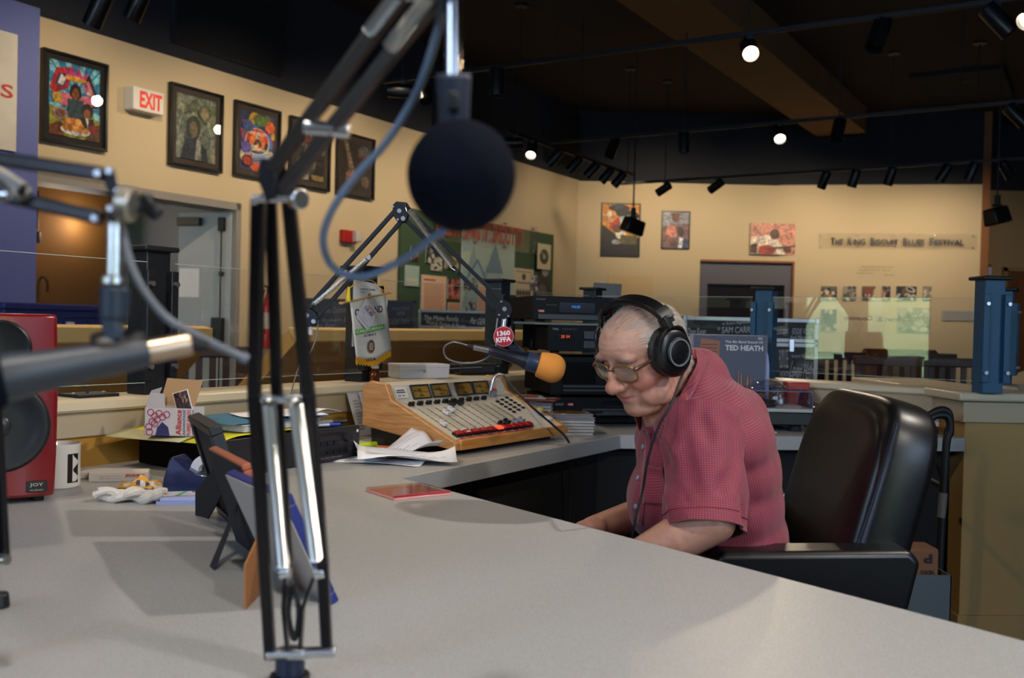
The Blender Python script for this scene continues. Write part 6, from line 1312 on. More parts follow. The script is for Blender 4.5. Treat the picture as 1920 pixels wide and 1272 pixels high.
for i, (x, y) in enumerate(((-.046, .022), (-.036, .014), (-.026, .02), (-.018, .012), (-.008, .018), (-.042, .0), (-.05, -.012), (-.036, -.004), (-.048, -.024), (-.03, .006))): mb.M = Fm @ Matrix.Translation((x, y, .0001*i)); ring(mb, .0065, .0085, .0004, 22, 1.0)
mb.build('printed_rings', RG, t, world=False)
mb = MB(); mb.M = Fm; mb.prism([(-.034, -.033), (-.03, -.014), (-.018, 0), (-.004, -.012), (.0, -.033)], .0003, .0006); mb.build('printed_arch', IND, t, world=False)
for s_, x, hh, m in (('Alliance', .021, .0135, mat('red_print', 'c03028', .5)), ('ADVANTAGE', .034, .006, IND), ('RUBBER BANDS', .045, .009, mat('red_print', 'c03028', .5)), ('LATEX FREE LARGE', .055, .004, IND)):
    text(s_, Fm @ Matrix.Translation((x, 0, .0006)) @ Matrix.Rotation(math.pi/2, 4, 'Z'), 1, m, t, fit=(.06, hh), world=False, off=.015)
cdt = thing('picture_card', 'dark engraved picture card sticking out of the carton', 'card', BMx @ Vector((.02, 0, .05)))
Mc_ = frame(BMx @ Vector((.022, -.006, .076)), (1, .0, .32), (-.3, .1, 1)); mb = MB(); mb.M = Mc_; mb.b2((-.019, -.03, 0), (.019, .03, .002)); mb.build('card_stock', PAPER, cdt); art(blobs(21, ['8a6a68', '3a3036', 'a89088', '5a4448', '1e1a20'], '4a3c40', 40, .13), Mc_ @ Matrix.Translation((0, 0, .0022)), .034, .056, cdt)
# pens on the player
def pen_(name, label, x0, y0, x1, y1, z, r, m, cm, cat='pen'):
    a = UT(x0, y0, z+r); b = UT(x1, y1, z+r); return rod(name, label, cat, a, b, r, m, cm)
sp_ = pen_('marker_pen', 'grey marker with black cap lying on the player', .33, .10, .45, .035, .001, .0065, mat('grey_marker', '8f95a3', .4), FB, 'marker')
text('Sharpie', frame(UT(.41, .054, .0147), (UT(.45, .035)-UT(.33, .10)), UT(.0, .1)-UT(0, 0)), 1, FB, sp_, fit=(.03, .006), off=.01)
pen_('ballpoint_pen', 'white ballpoint pen with a blue cap on the player front', .30, .05, .40, .014, .001, .0045, mat('white_pen', 'c9cdd6', .3), mat('blue_cap', '2a3fae', .3))
# sheets leaning on the wall behind the console
for i, (px, c, lb) in enumerate(((668, 'c4c4cc', 'white sheet with a line drawing leaning on the low wall'), (682, 'b4b0b4', 'grey booklet leaning on the low wall behind the console'))):
    tb = (onplane(px, 780, PB(0, 0), BN)-C0).dot(BD); t = thing('leaning_sheet', lb, 'paper', PB(tb, -.05, ZD_))
    P = [PB(tb-.045, -.05-.02*i, ZD_+.001), PB(tb+.045, -.05-.02*i, ZD_+.001), PB(tb+.045, .005-.02*i, ZD_+.14), PB(tb-.045, .005-.02*i, ZD_+.14)]
    th = -BN*(.001+.004*i); mb = MB(); mb.add(P+[p+th for p in P], [(0, 1, 2, 3), (7, 6, 5, 4), (0, 4, 5, 1), (1, 5, 6, 2), (2, 6, 7, 3), (3, 7, 4, 0)]); mb.build('sheet', mat('leaning_%d' % i, c, .7), t)
    if i == 0: art([('r', .1, .1+.08*k, .4+.1*(k % 3), .13+.08*k, '8a8a94') for k in range(10)], frame((P[0]+P[2])/2+th*1.5, BD, P[3]-P[0]), .08, .13, t)
# ---- photo frames seen from behind
def pframe(label, B0, d, w_, h_, lean, rim, back, foot, leg, fw=.016, th=.014, hinge=.62, legw=.035, legm=None, legpx=None, full=None):
    d = Vector((d[0], d[1], 0)).normalized(); nb_ = Vector((-d.y, d.x, 0)); nb_ = nb_ if nb_.x < 0 else -nb_
    B0 = Vector((B0[0], B0[1], ZD_)); upv = (nb_*lean+UP*math.sqrt(h_*h_-lean*lean)).normalized(); nrm = d.cross(upv).normalized(); nrm = nrm if nrm.x < 0 else -nrm
    t = thing('standing_photo', label, 'picture frame', B0+d*w_/2, 0, 'photo frames seen from behind')
    def P(u, v, k): return B0+d*(u*w_)+upv*(v*h_)+nrm*k
    mb = MB(); fu = fw/w_; fv = fw/h_
    for (u0, v0, u1, v1) in ((0, 0, 1, fv), (0, 1-fv, 1, 1), (0, fv, fu, 1-fv), (1-fu, fv, 1, 1-fv)):
        vs = [P(u, v, k) for k in (-th/2, th/2) for u, v in ((u0, v0), (u1, v0), (u1, v1), (u0, v1))]; mb.add([p+V(0, 0, .001) for p in vs], [(0, 1, 2, 3), (7, 6, 5, 4), (0, 4, 5, 1), (1, 5, 6, 2), (2, 6, 7, 3), (3, 7, 4, 0)])
    mb.build('frame_rim', rim, t, bevel=.002)
    mb = MB(); vs = [P(u, v, k) for k in (-.002, th*.2) for u, v in ((fu, fv), (1-fu, fv), (1-fu, 1-fv), (fu, 1-fv))]; mb.add(vs, [(0, 1, 2, 3), (7, 6, 5, 4), (0, 4, 5, 1), (1, 5, 6, 2), (2, 6, 7, 3), (3, 7, 4, 0)]); mb.build('back_board', back, t)
    if full is not None:
        iu = full/w_; iv = full/h_; mb = MB(); vs = [P(u, v, k) for k in (th/2, th/2+.0015) for u, v in ((iu, iv), (1-iu, iv), (1-iu, 1-iv), (iu, 1-iv))]; mb.add([p+V(0, 0, .001) for p in vs], [(0, 1, 2, 3), (7, 6, 5, 4), (0, 4, 5, 1), (1, 5, 6, 2), (2, 6, 7, 3), (3, 7, 4, 0)]); mb.build('backing_card', back, t)
    H_ = P(.5, hinge, th*.25); Ft = Vector((foot[0], foot[1], ZD_+.001)); mb = MB(); a = d*legw/2; th_ = nrm*.0025
    q = [H_-a*.45, H_+a*.45, Ft+a, Ft-a]
    if legpx:
        q = [at(*p_) for p_ in legpx]; n = len(q); nn_ = (q[1]-q[0]).cross(q[2]-q[1]).normalized()*.003; mb.add(q+[p+nn_ for p in q], [tuple(range(n)), tuple(range(2*n-1, n-1, -1))]+[(i, (i+1) % n, n+(i+1) % n, n+i) for i in range(n)])
    else: mb.add(q+[p+th_ for p in q], [(0, 1, 2, 3), (7, 6, 5, 4), (0, 4, 5, 1), (1, 5, 6, 2), (2, 6, 7, 3), (3, 7, 4, 0)])
    mb.build('easel_leg', legm or leg, t)
    return t
BBK = mat('black_back_board', '1b1d22', .8); BRN = mat('brown_card_leg', 'a0683c', .7)
fA = on(376, 974); fB_ = on(400, 1066); fC = on(458, 1150)
pframe('black photo frame with a broad black easel leg, the farthest', (-.447, 1.70), (-.45, .89), .225, .2, .06, mat('black_frame_rim', '15181f', .4), BBK, (fA.x, fA.y), BBK, legw=.06, hinge=.7, th=.022, legpx=[(414, 862, 1.735), (430, 903, 1.725), (388, 976, 1.84), (366, 968, 1.865), (366, 921, 1.84)])
pframe('photo frame with an orange wooden rim and thin easel leg', (-.345, 1.48), (-.5, .87), .21, .168, .05, mat('orange_wood_rim', 'a4583a', .4), BBK, (fB_.x, fB_.y), BBK, legw=.028, hinge=.55, fw=.01, full=.003)
pframe('blue rimmed photo frame with a brown card leg, the nearest', (-.226, 1.305), (-.56, .83), .23, .165, .07, mat('royal_blue_rim', '1c2a70', .3), mat('pale_card_back', 'aba59f', .8), (fC.x, fC.y), BRN, legw=.055, hinge=.7, fw=.015, legpx=[(492, 985, 1.33), (457, 1060, 1.275), (457, 1151, 1.272), (486, 1108, 1.35), (500, 1040, 1.37)], full=.002)
# ================================================================== NEAR BOOM ARM WITH ROUND MICROPHONE
ARMB = mat('black_arm_enamel', '17161a', .32, .5)
def near_arm():
    t = thing('boom_arm', 'black sprung boom arm clamped to the desk in the foreground', 'microphone arm', at(543, 1275, 1.04))
    b0 = at(543, 1290, 1.03)
    mb = MB(); mb.cyl((b0.x, b0.y, ZD_+.0), (b0.x, b0.y, .772), .0155, n=24); mb.build('riser_socket', mat('blue_black_socket', '14223a', .35), t, bevel=.002)
    mb = MB(); mb.cyl((b0.x, b0.y, ZD_), (b0.x, b0.y, ZD_+.006), .021, n=24); mb.build('base_collar', MATBLACK, t, bevel=.002)
    A = lambda px, py, Y: at(px, py, Y)
    YB, YT = 1.02, .80
    def bar_(p, q, w_=.0115, d_=.0115, nm='arm_bar', m=None): mb = MB(); mb.bar(p, q, w_, d_, up=(0, 1, 0)); return mb.build(nm, m or ARMB, t, bevel=.002)
    bar_(A(507, 1234, YB), A(477, 735, .893)); bar_(A(477, 740, .893), A(485, 372, YT)); bar_(A(613, 1224, YB), A(605, 1046, .98)); bar_(A(605, 1052, .98), A(578, 735, .893)); bar_(A(578, 740, .893), A(541, 372, YT))
    bar_(A(541, 1064, 1.0), A(519, 735, .91), .010, .010); bar_(A(519, 740, .91), A(508, 372, .83), .010, .010)
    mb = MB(); mb.cyl(A(500, 1228, YB-.007), A(630, 1222, YB-.007), .0058, n=16); mb.cyl(A(540, 1227, YB-.007), A(572, 1226, YB-.007), .0075, n=16); mb.build('lower_cross_pin', CHROME, t, bevel=.001)
    mb = MB(); mb.cyl(A(490, 748, .895), A(572, 748, .895), .0042, n=14); mb.build('spring_cross_pin', CHROME, t)
    for a, b in ((A(503, 752, .878), A(531, 1062, .968)), (A(553, 752, .878), A(592, 1050, .965))): coil(a, b, .0060, .0010, 108, SPR, t, hook=.012)
    for px in (533, 598):
        mb = MB(); mb.cyl(A(px-9, 1075, .985), A(px+11, 1072, .985), .007, n=16); mb.build('spring_anchor', CHROME, t, bevel=.001)
    for a, b, c in ((A(536, 1080, .985), A(532, 1140, 1.0), A(540, 1222, 1.015)), (A(590, 1080, .985), A(568, 1140, 1.0), A(563, 1222, 1.015))):
        mb = MB(); mb.bar(a, b, .0035, .011, up=(0, 1, 0)); mb.bar(b, c, .0035, .012, up=(0, 1, 0)); mb.build('fork_strut', ARMB, t, bevel=.001)
    mb = MB(); mb.tube([A(548, 1100, 1.0), A(541, 1150, 1.0), A(552, 1200, 1.01), A(560, 1150, 1.0), A(553, 1100, 1.0)], .003, 6); mb.build('cable_coil', RUB, t)
    # elbow
    for s_ in (0, 1):
        q = [(488+s_*30, 300), (512+s_*22, 296), (520+s_*20, 330), (516+s_*18, 372), (500+s_*22, 380), (485+s_*30, 340)]; Y_ = .80-.0*s_
        P = [A(x, y, Y_-.01+.02*s_) for x, y in q]; th = V(0, .003, 0); n = 6; mb = MB(); mb.add([p-th/2 for p in P]+[p+th/2 for p in P], [tuple(range(n)), tuple(range(2*n-1, n-1, -1))]+[(i, (i+1) % n, n+(i+1) % n, n+i) for i in range(n)]); mb.build('elbow_plate', ARMB, t, bevel=.001)
    mb = MB(); mb.cyl(A(478, 372, .795), A(556, 372, .795), .0035, n=12); mb.build('elbow_pin', CHROME, t)
    mb = MB(); mb.cyl(A(540, 373, .795), A(556, 373, .795), .004, n=12); mb.cyl(A(554, 374, .795), A(565, 374, .79), .0085, .0085, 20); mb.build('elbow_knob', CHROME, t, bevel=.001)
    mb = MB(); mb.cyl(A(474, 374, .795), A(482, 374, .795), .0045, n=12); mb.build('elbow_nut', CHROME, t)
    mb = MB(); mb.cyl(A(476, 297, .795), A(505, 297, .795), .0038, n=12); mb.build('elbow_bolt', CHROME, t)
    # upper arm
    DSS = mat('dark_satin_steel', '5a5350', .38, .85); bar_(A(497, 335, .80), A(775, -40, .70), .0115, .0115, m=DSS); bar_(A(518, 372, .80), A(855, -50, .70), .0115, .0115, m=DSS)
    mb = MB(); mb.cyl(A(570, 238, .765), A(655, 246, .765), .0058, n=16); mb.build('upper_cross_pin', CHROME, t, bevel=.001)
    coil(A(728, 92, .715), A(806, -8, .69), .0050, .0009, 34, SPR, t, hook=.03); coil(A(690, 62, .72), A(744, -10, .70), .0045, .0009, 26, SPR, t, hook=.03)  # added coils stand in for the bright highlights near the bar tops
    mb = MB(); mb.cyl(A(760, -8, .695), A(850, -14, .695), .004, n=12); mb.build('top_cross_pin', CHROME, t)
    q = [(800, -12), (770, -60), (820, -75), (865, -50), (868, -14), (848, -4)]; P = [A(x, y, .69) for x, y in q]; th = V(0, .004, 0); mb = MB(); mb.add([p-th for p in P]+[p+th for p in P], [tuple(range(6)), tuple(range(11, 5, -1))]+[(i, (i+1) % 6, 6+(i+1) % 6, 6+i) for i in range(6)]); mb.build('head_plate', ARMB, t, bevel=.001)
    mb = MB(); mb.cyl(A(849, -10, .70), A(849, 142, .70), .0056, n=20); mb.build('chrome_stem', mat('polished_stem', '9d9a9a', .14, 1.0), t)
    return t
na = near_arm()
t = thing('microphone', 'blurred black ball-head microphone in the foreground, pointing at the camera', 'microphone', at(865, 330, .70))
MG = mat('grey_blue_mic_clip', '2b3242', .5)
A = at; mb = MB(); c0 = A(850, 138, .70); c1 = A(852, 236, .71)
mb.cyl(c0, c1, .0125, .0105, 24); mb.build('swivel_clip', MG, t, bevel=.002)
mb = MB(); mb.b2(A(850, 188, .685)+V(-.004, 0, -.006), A(850, 188, .685)+V(.004, .012, .006)); mb.build('clip_slot', BLACK, t, bevel=.001)
MSH = mat('blue_black_mesh', '090d1a', .85, spec=.08, bump=1.0, bscale=700)
c = A(865, 330, .70); dirv = (c-CAM).normalized(); mb = MB(); mb.ell(c, (.0385, .0385, .0395), None, 48, 28); mb.build('round_head', MSH, t)
mb = MB(); mb.cyl(c+dirv*.02, c+dirv*.055+V(0, 0, .006), .027, .02, 28); mb.cyl(c+dirv*.05+V(0, 0, .005), c+dirv*.19+V(0, 0, .03), .0185, .013, 28); mb.build('mic_handle', mat('dark_mic_body', '1a1c20', .4), t, bevel=.002)
mb = MB(); q = [c1, c1.lerp(c+dirv*.07+V(0, 0, .012), .5)+V(0, 0, -.0), c+dirv*.075+V(0, 0, .012)]; mb.tube(q, .011, 12); mb.build('clip_neck', MG, t)
t = thing('microphone_cable', 'grey-blue cable looping from the foreground microphone arm', 'cable', at(700, 520, .78))
mb = MB(); mb.tube([A(832, -20, .70), A(820, 60, .71), A(795, 140, .72), A(770, 195, .73), A(722, 270, .74), A(672, 325, .75), A(625, 390, .76), A(606, 450, .77), A(625, 502, .78), A(680, 519, .78), A(750, 490, .77), A(800, 455, .75), A(845, 420, .74), A(870, 370, .82), c+dirv*.19+V(0, 0, .03)], .0030, 10, 8); mb.build('cable_sheath', mat('grey_blue_cable', '5f6f88', .4), t)
# ================================================================== LEFT BOOM ARM
t = thing('boom_arm', 'black boom arm entering at the left edge with a chrome stem', 'microphone arm', at(-40, 1180, 1.1))
def bar_(p, q, w_=.0105, d_=.0105, nm='arm_bar', m=None): mb = MB(); mb.bar(p, q, w_, d_, up=(0, 1, 0)); return mb.build(nm, m or ARMB, t, bevel=.002)
bar_(A(-120, 280, .74), A(196, 328, .70)); bar_(A(-120, 338, .74), A(190, 409, .70)); bar_(A(7, 1052, 1.02), A(-10, 740, .98)); bar_(A(-10, 745, .98), A(-125, 300, .76)); bar_(A(-60, 1060, 1.04), A(-140, 330, .78))
coil(A(-60, 290, .735), A(48, 362, .705), .0055, .0011, 50, SPR, t, hook=.03)
mb = MB(); mb.cyl(A(-5, 366, .70), A(18, 366, .70), .0045, n=14); mb.build('spring_pin', CHROME, t)
mb = MB(); mb.cyl(A(-80, 1056, 1.03), A(14, 1050, 1.01), .0055, n=14); mb.build('lower_cross_pin', CHROME, t)
r0 = A(-70, 1100, 1.04); mb = MB(); mb.cyl((r0.x, r0.y, ZD_), (r0.x, r0.y, .87), .0155, n=20); mb.build('riser_socket', mat('blue_black_socket', '14223a', .35), t)
for dy in (-.008, .012):
    q = [(188, 322), (215, 318), (224, 360), (246, 372), (240, 400), (214, 418), (196, 412), (212, 385)]; P = [A(x, y, .70+dy) for x, y in q]; th = V(0, .003, 0); n = 8; mb = MB(); mb.add([p-th/2 for p in P]+[p+th/2 for p in P], [tuple(range(n)), tuple(range(2*n-1, n-1, -1))]+[(i, (i+1) % n, n+(i+1) % n, n+i) for i in range(n)]); mb.build('head_plate', ARMB, t, bevel=.001)
for px, py in ((186, 326), (208, 322), (210, 392), (180, 410), (224, 360)): mb = MB(); bolt(mb, A(px, py, .69), V(0, -1, 0), .0028, .004); mb.build('bolt', CHROME, t)
mb = MB(); mb.cyl(A(222, 380, .69), A(252, 385, .69), .012, .013, 20); mb.build('silver_washer', mat('satin_washer', 'b0a898', .4, .8), t, bevel=.002)
mb = MB(); mb.cyl(A(250, 388, .70), A(268, 392, .70), .006, n=12); mb.bar(A(262, 372, .70), A(300, 406, .70), .012, .008, up=(0, 1, 0)); mb.bar(A(262, 378, .70), A(288, 376, .70), .010, .008, up=(0, 1, 0)); mb.build('wing_knob', BLACK, t, bevel=.003)
mb = MB(); mb.cyl(A(217, 410, .70), A(215, 535, .70), .0056, n=20); mb.build('chrome_stem', CHROME, t)
mb = MB(); mb.lathe([(.0045, 0), (.009, .002), (.009, .006), (.005, .008)], Matrix.Translation(A(215, 537, .70)), 16); mb.build('thread_ring', CHROME, t)
k = A(2, 1128, 1.2); kk = on(0, 1140); tt = thing('desk_knob', 'small round black knob on the desk at the left edge', 'knob', kk); mb = MB(); mb.cyl(kk, kk+V(0, 0, .02), .012, .010, 20); mb.build('knob_head', BLACK, tt, bevel=.003)
t = thing('microphone', 'blurred dark grey handheld microphone at the left edge', 'microphone', at(200, 660, .70))
m0 = A(-30, 716, .66); m1 = A(275, 660, .71); dm = (m1-m0); q = dm.to_track_quat('Z', 'Y').to_matrix().to_4x4(); q.translation = m0; L = dm.length
mb = MB(); mb.lathe([(.0165, .005), (.0165, .02), (.0148, L*.3), (.0125, L*.65), (.0108, L*.8), (.0100, L)], q, 28); mb.build('mic_handle', mat('slate_grey_mic', '30363e', .45), t)
mb = MB(); mb.ell(m0-dm.normalized()*.008, (.026, .026, .026)); mb.cyl(m0-dm.normalized()*.004, m0+dm.normalized()*.008, .0245, .020, 28); mb.build('mic_grille', MSH, t)
mb = MB(); mb.cyl(m1, A(357, 645, .725), .0088, n=24); mb.build('silver_connector', mat('warm_satin_silver', 'b09a84', .3, 1.0), t, bevel=.001)
mb = MB(); mb.cyl(A(355, 645, .725), A(392, 650, .73), .0062, .004, 16); mb.build('cable_boot', RUB, t)
mb = MB(); mb.cyl(A(216, 538, .70), A(213, 600, .70), .0105, .0095, 20); mb.bar(A(208, 590, .70), A(218, 640, .70), .012, .014, up=(0, 1, 0)); mb.build('swivel_clip', mat('blue_grey_clip', '23303f', .45), t, bevel=.002)
mb = MB(); cc_ = A(215, 663, .70); z_ = dm.normalized(); q = dm.to_track_quat('Z', 'Y').to_matrix().to_4x4(); q.translation = A(178, 668, .70); mb.lathe([(.0155, 0), (.0165, .004), (.0155, .03), (.0135, .036), (.0115, .034), (.013, .002), (.0155, 0)], q, 28, caps=False); mb.build('holder_ring', BLACK, t, bevel=.001)
text('V////', frame(A(140, 668, .70)+V(0, -.0155, 0), (1, 0, .18), (0, 0, 1)), 1, mat('white_print_soft', '9a9aa0', .5), t, fit=(.018, .005))
t = thing('microphone_cable', 'grey cable curving from the left microphone stem', 'cable', at(330, 600, .72))
mb = MB(); mb.tube([A(228, 420, .715), A(240, 480, .715), A(262, 535, .715), (A(310, 595, .72)), A(360, 625, .73), A(410, 650, .74), A(458, 672, .75)], .0032, 10, 8); mb.cyl(A(452, 669, .749), A(463, 674, .751), .0042, n=10); mb.build('cable_sheath', mat('grey_soft_cable', '70757e', .45), t)
# ================================================================== COUNTER BEHIND THE MAN: RECORDS, TURNTABLE
RY = 4.03
def RX_(px): return (px-960)/1850*RY
t = thing('record_rack', 'low black rack under the row of records', 'record rack', (RX_(1380), RY+.05, ZD_)); mb = MB(); mb.b2((RX_(1290), RY-.01, ZD_), (RX_(1466)+.02, RY+.13, ZD_+.035)); mb.build('rack_base', BLACK, t, bevel=.002)
z0 = ZD_+.036; x0 = RX_(1294)
sp = ['d8d2cc', '2a3a66', 'c9c2b8', '7a3a24', 'e0dcd6', '3a3c48', 'b8b0a4', '8a8a8e', 'c9b89a', '44302a', 'd0ccc8', '23242a', 'a89a88']
lbs = ['front record sleeve with an orange church and the Ted Heath title', 'white sleeve just behind the front record', 'dark blue sleeve in the row of records', 'cream sleeve behind the dark blue one', 'russet sleeve in the middle of the record row', 'clean white sleeve behind the russet one', 'slate grey sleeve in the record row', 'stone coloured sleeve in the record row', 'mid grey sleeve in the record row', 'straw coloured sleeve toward the back', 'dark brown sleeve toward the back', 'off-white sleeve second from the back', 'black sleeve at the very back of the row']
for i, c in enumerate(sp):
    t = thing('record_sleeve', lbs[i], 'record', (x0+.1575+i*.0026, RY+i*.0085, z0), 0, 'records standing on the counter')
    mb = MB(); mb.b2((-.1575, 0, 0), (.1575, .005, .315)); mb.build('card_sleeve', mat('sleeve_%d' % i, '9c94a0' if i == 0 else c, .55), t, world=False, bevel=.0008)
    if i == 0:
        it = [('r', 0, 0, 1, 1, '55586e'), ('r', 0, .0, 1, .3, '5c5a6a'), ('p', [(0, 0), (1, 0), (1, .12), (0, .16)], '3c3a48'), ('p', [(.08, .55), (.1, .96), (.36, .93), (.36, .55)], 'a86a50')] + [('r', .11, .6+.045*k, .33, .615+.045*k, '7c4838') for k in range(7)] + [('r', .18, .45, .4, .72, '8c5040'), ('r', .2, .45, .215, .7, '6a382e'), ('r', .27, .45, .285, .7, '6a382e')]
        it += [('p', [(.62+.03*k, .06), (.65+.03*k, .06), (.63+.045*k, .55-.05*k), (.622+.045*k, .5)], ['c08a58', 'd0a060', '8a6a5c', 'c99a50', '9c6c58'][k]) for k in range(5)] + [('p', [(.68, .06), (1, .2), (1, .24), (.68, .1)], 'd09a50'), ('p', [(.4, .1), (.46, .34), (.52, .12)], 'a88a60'), ('r', .5, .1, .6, .18, 'b06a3c')]
        t_ = t; art(it, frame((.006, -.0006, .1575), (1, 0, 0), (0, 0, 1)), .296, .308, t, world=False)
        Fm = frame((.0, -.0022, .1575), (1, 0, 0), (0, 0, 1))
        text('The Big Band Sound Of', Fm @ Matrix.Translation((.065, .128, 0)), 1, PAPER, t, fit=(.155, .013), world=False, off=.02); text('TED HEATH', Fm @ Matrix.Translation((.065, .105, 0)), 1, PAPER, t, fit=(.155, .022), world=False, off=.035)
        art([('r', 0, 0, 1, 1, 'c9c9d0'), ('r', .1, .2, .9, .4, '8a8a94'), ('r', .1, .6, .9, .8, '8a8a94')], Fm @ Matrix.Translation((.13, .145, 0)), .018, .009, t, 'price_label', world=False)
t = thing('inner_sleeve', 'rounded pale blue inner sleeve slipping out behind the front record', 'record', (x0+.318, RY+.006, z0)); mb = MB(); mb.prism([(-.03, 0), (.012, 0), (.012, .19), (.006, .235), (-.008, .265), (-.03, .275)], 0, .0025, frame((0, .0026, 0), (1, 0, 0), (0, 0, 1))); mb.build('paper_sleeve', mat('pale_blue_paper', 'a9b4e0', .6), t, world=False)
# turntable
TX0, TX1, TY0, TY1 = .70, 1.115, 3.63, 3.97
TTM = Matrix.Translation(Vector((0, 0, ZD_)))
t = thing('turntable', 'silver and black turntable under a clear dust cover', 'turntable', ((TX0+TX1)/2, (TY0+TY1)/2, ZD_))
mb = MB(); mb.b2((TX0, TY0, ZD_+.025), (TX1, TY1, ZD_+.072)); mb.build('plinth', BLACK, t, bevel=.004)
mb = MB(); mb.b2((TX0-.002, TY0-.002, ZD_+.072), (TX1+.002, TY1, ZD_+.088)); mb.build('deck_plate', mat('silver_deck', 'a4a4a6', .35, .5), t, bevel=.003)
for x in (TX0+.05, TX1-.05):
    for y in (TY0+.05, TY1-.05): mb = MB(); mb.cyl((x, y, ZD_), (x, y, ZD_+.025), .026, .022, 24); mb.build('foot', RUB, t, bevel=.003)
pc_ = V(TX0+.17, (TY0+TY1)/2, ZD_+.088); mb = MB(); mb.lathe([(0, 0), (.15, 0), (.152, .006), (.146, .012), (0, .012)], Matrix.Translation(pc_), 48, caps=False); mb.build('platter', STEEL, t); mb = MB(); mb.lathe([(.0, .012), (.146, .012), (.146, .016), (0, .016)], Matrix.Translation(pc_), 48, caps=False); mb.build('slip_mat', mat('dark_felt', '1c1e22', .9), t)
ta = V(TX1-.06, TY1-.1, ZD_+.088); mb = MB(); mb.cyl(ta, ta+V(0, 0, .02), .032, n=24); mb.cyl(ta+V(0, 0, .02), ta+V(0, 0, .045), .016, n=20); mb.cyl(ta+V(-.01, .03, .05), ta+V(.0, .075, .05), .014, n=16); mb.tube([ta+V(0, .03, .05), ta+V(0, -.02, .05), ta+V(-.02, -.09, .048), ta+V(-.05, -.15, .036)], .0045, 8); mb.box(ta+V(-.055, -.165, .032), (.02, .035, .012), Matrix.Rotation(-.5, 3, 'Z')); mb.build('tonearm', CHROME, t, bevel=.001)
DC = glass('dust_cover_clear', 'eeecf4', .02, .5); DE = mat('violet_cover_edge', '7f78b4', .15, trans=.3)
h_ = ZD_+.088; mb = MB(); mb.b2((TX0, TY0+.004, h_), (TX1, TY1, h_+.062)); mb.build('dust_cover', DC, t, smooth=False)
mb = MB(); P = [(TX0, TY0+.004), (TX1, TY0+.004), (TX1, TY1), (TX0, TY1)]
for i in range(4): a, b = P[i], P[(i+1) % 4]; mb.bar((a[0], a[1], h_+.062), (b[0], b[1], h_+.062), .0028, .0028)
mb.bar((TX1, TY0+.004, h_), (TX1, TY0+.004, h_+.062), .003, .003); mb.bar((TX0, TY0+.004, h_), (TX0, TY0+.004, h_+.062), .003, .003); mb.build('cover_edge', DE, t)
t = thing('clear_dome', 'clear plastic dome lying upside down on the dust cover', 'dome', (1.0, 3.8, h_+.065))
mb = MB(); mb.lathe([(.078, 0), (.076, .003), (.055, .018), (.03, .028), (.004, .032), (.0005, .032)], Matrix.Translation((.985, 3.80, h_+.064)), 36, caps=False); mb.build('dome_shell', glass('dome_clear', 'f0f0f4', .05, .8), t)
t = thing('cartridge_box', 'small black box with a silver lid on the dust cover', 'box', (.79, 3.75, h_+.064)); mb = MB(); mb.b2((.755, 3.7, h_+.0645), (.835, 3.78, h_+.09)); mb.build('box_body', BLACK, t, bevel=.001); mb = MB(); mb.b2((.753, 3.698, h_+.09), (.837, 3.782, h_+.095)); mb.build('box_lid', STEEL, t, bevel=.001)
t = thing('red_tray', 'small red plastic tray behind the turntable', 'tray', (1.17, 4.0, ZD_)); mb = MB(); mb.b2((1.12, 3.985, ZD_), (1.21, 4.06, ZD_+.165)); mb.build('tray_body', mat('red_plastic', 'b8201e', .3), t, bevel=.004)
t = thing('clear_disc', 'clear violet plastic disc leaning at the turntable side', 'disc', (1.16, 3.8, ZD_)); mb = MB(); mb.cyl((1.145, 3.82, ZD_+.075), (1.149, 3.8205, ZD_+.0752), .0745, n=40); mb.build('disc_plate', glass('violet_clear', 'b8a4c4', .03, .7), t)
p = on(1425, 812); t = thing('envelope', 'cream envelope half under the turntable', 'envelope', (p.x-.01, 3.585, ZD_), .08); mb = MB(); mb.b2((-.09, -.01, 0), (.07, .035, .006)); mb.build('envelope_body', mat('cream_envelope', 'c9ac74', .6), t, world=False, bevel=.001)
p = on(1762, 800); 
for i, (dx, z, w_, d_, h2, c, lb) in enumerate(((0, 0, .2, .2, .03, 'a8672a', 'orange-brown book under papers at the right end of the counter'), (-.005, .031, .21, .22, .02, 'b9b4ac', 'grey folder on the orange-brown book'), (.0, .052, .2, .2, .012, 'd0cdd0', 'white papers on top of the pile at the counter end'))):
    t = thing(('book', 'folder', 'paper_pile')[i], lb, ('book', 'folder', 'paper')[i], (1.48+dx, 3.75, ZD_+z), .12*i); mb = MB(); mb.b2((-w_/2, -d_/2, 0), (w_/2, d_/2, h2)); mb.build(('cover', 'cover', 'sheets')[i], mat('pile_%d' % i, c, .6), t, world=False, bevel=.002)
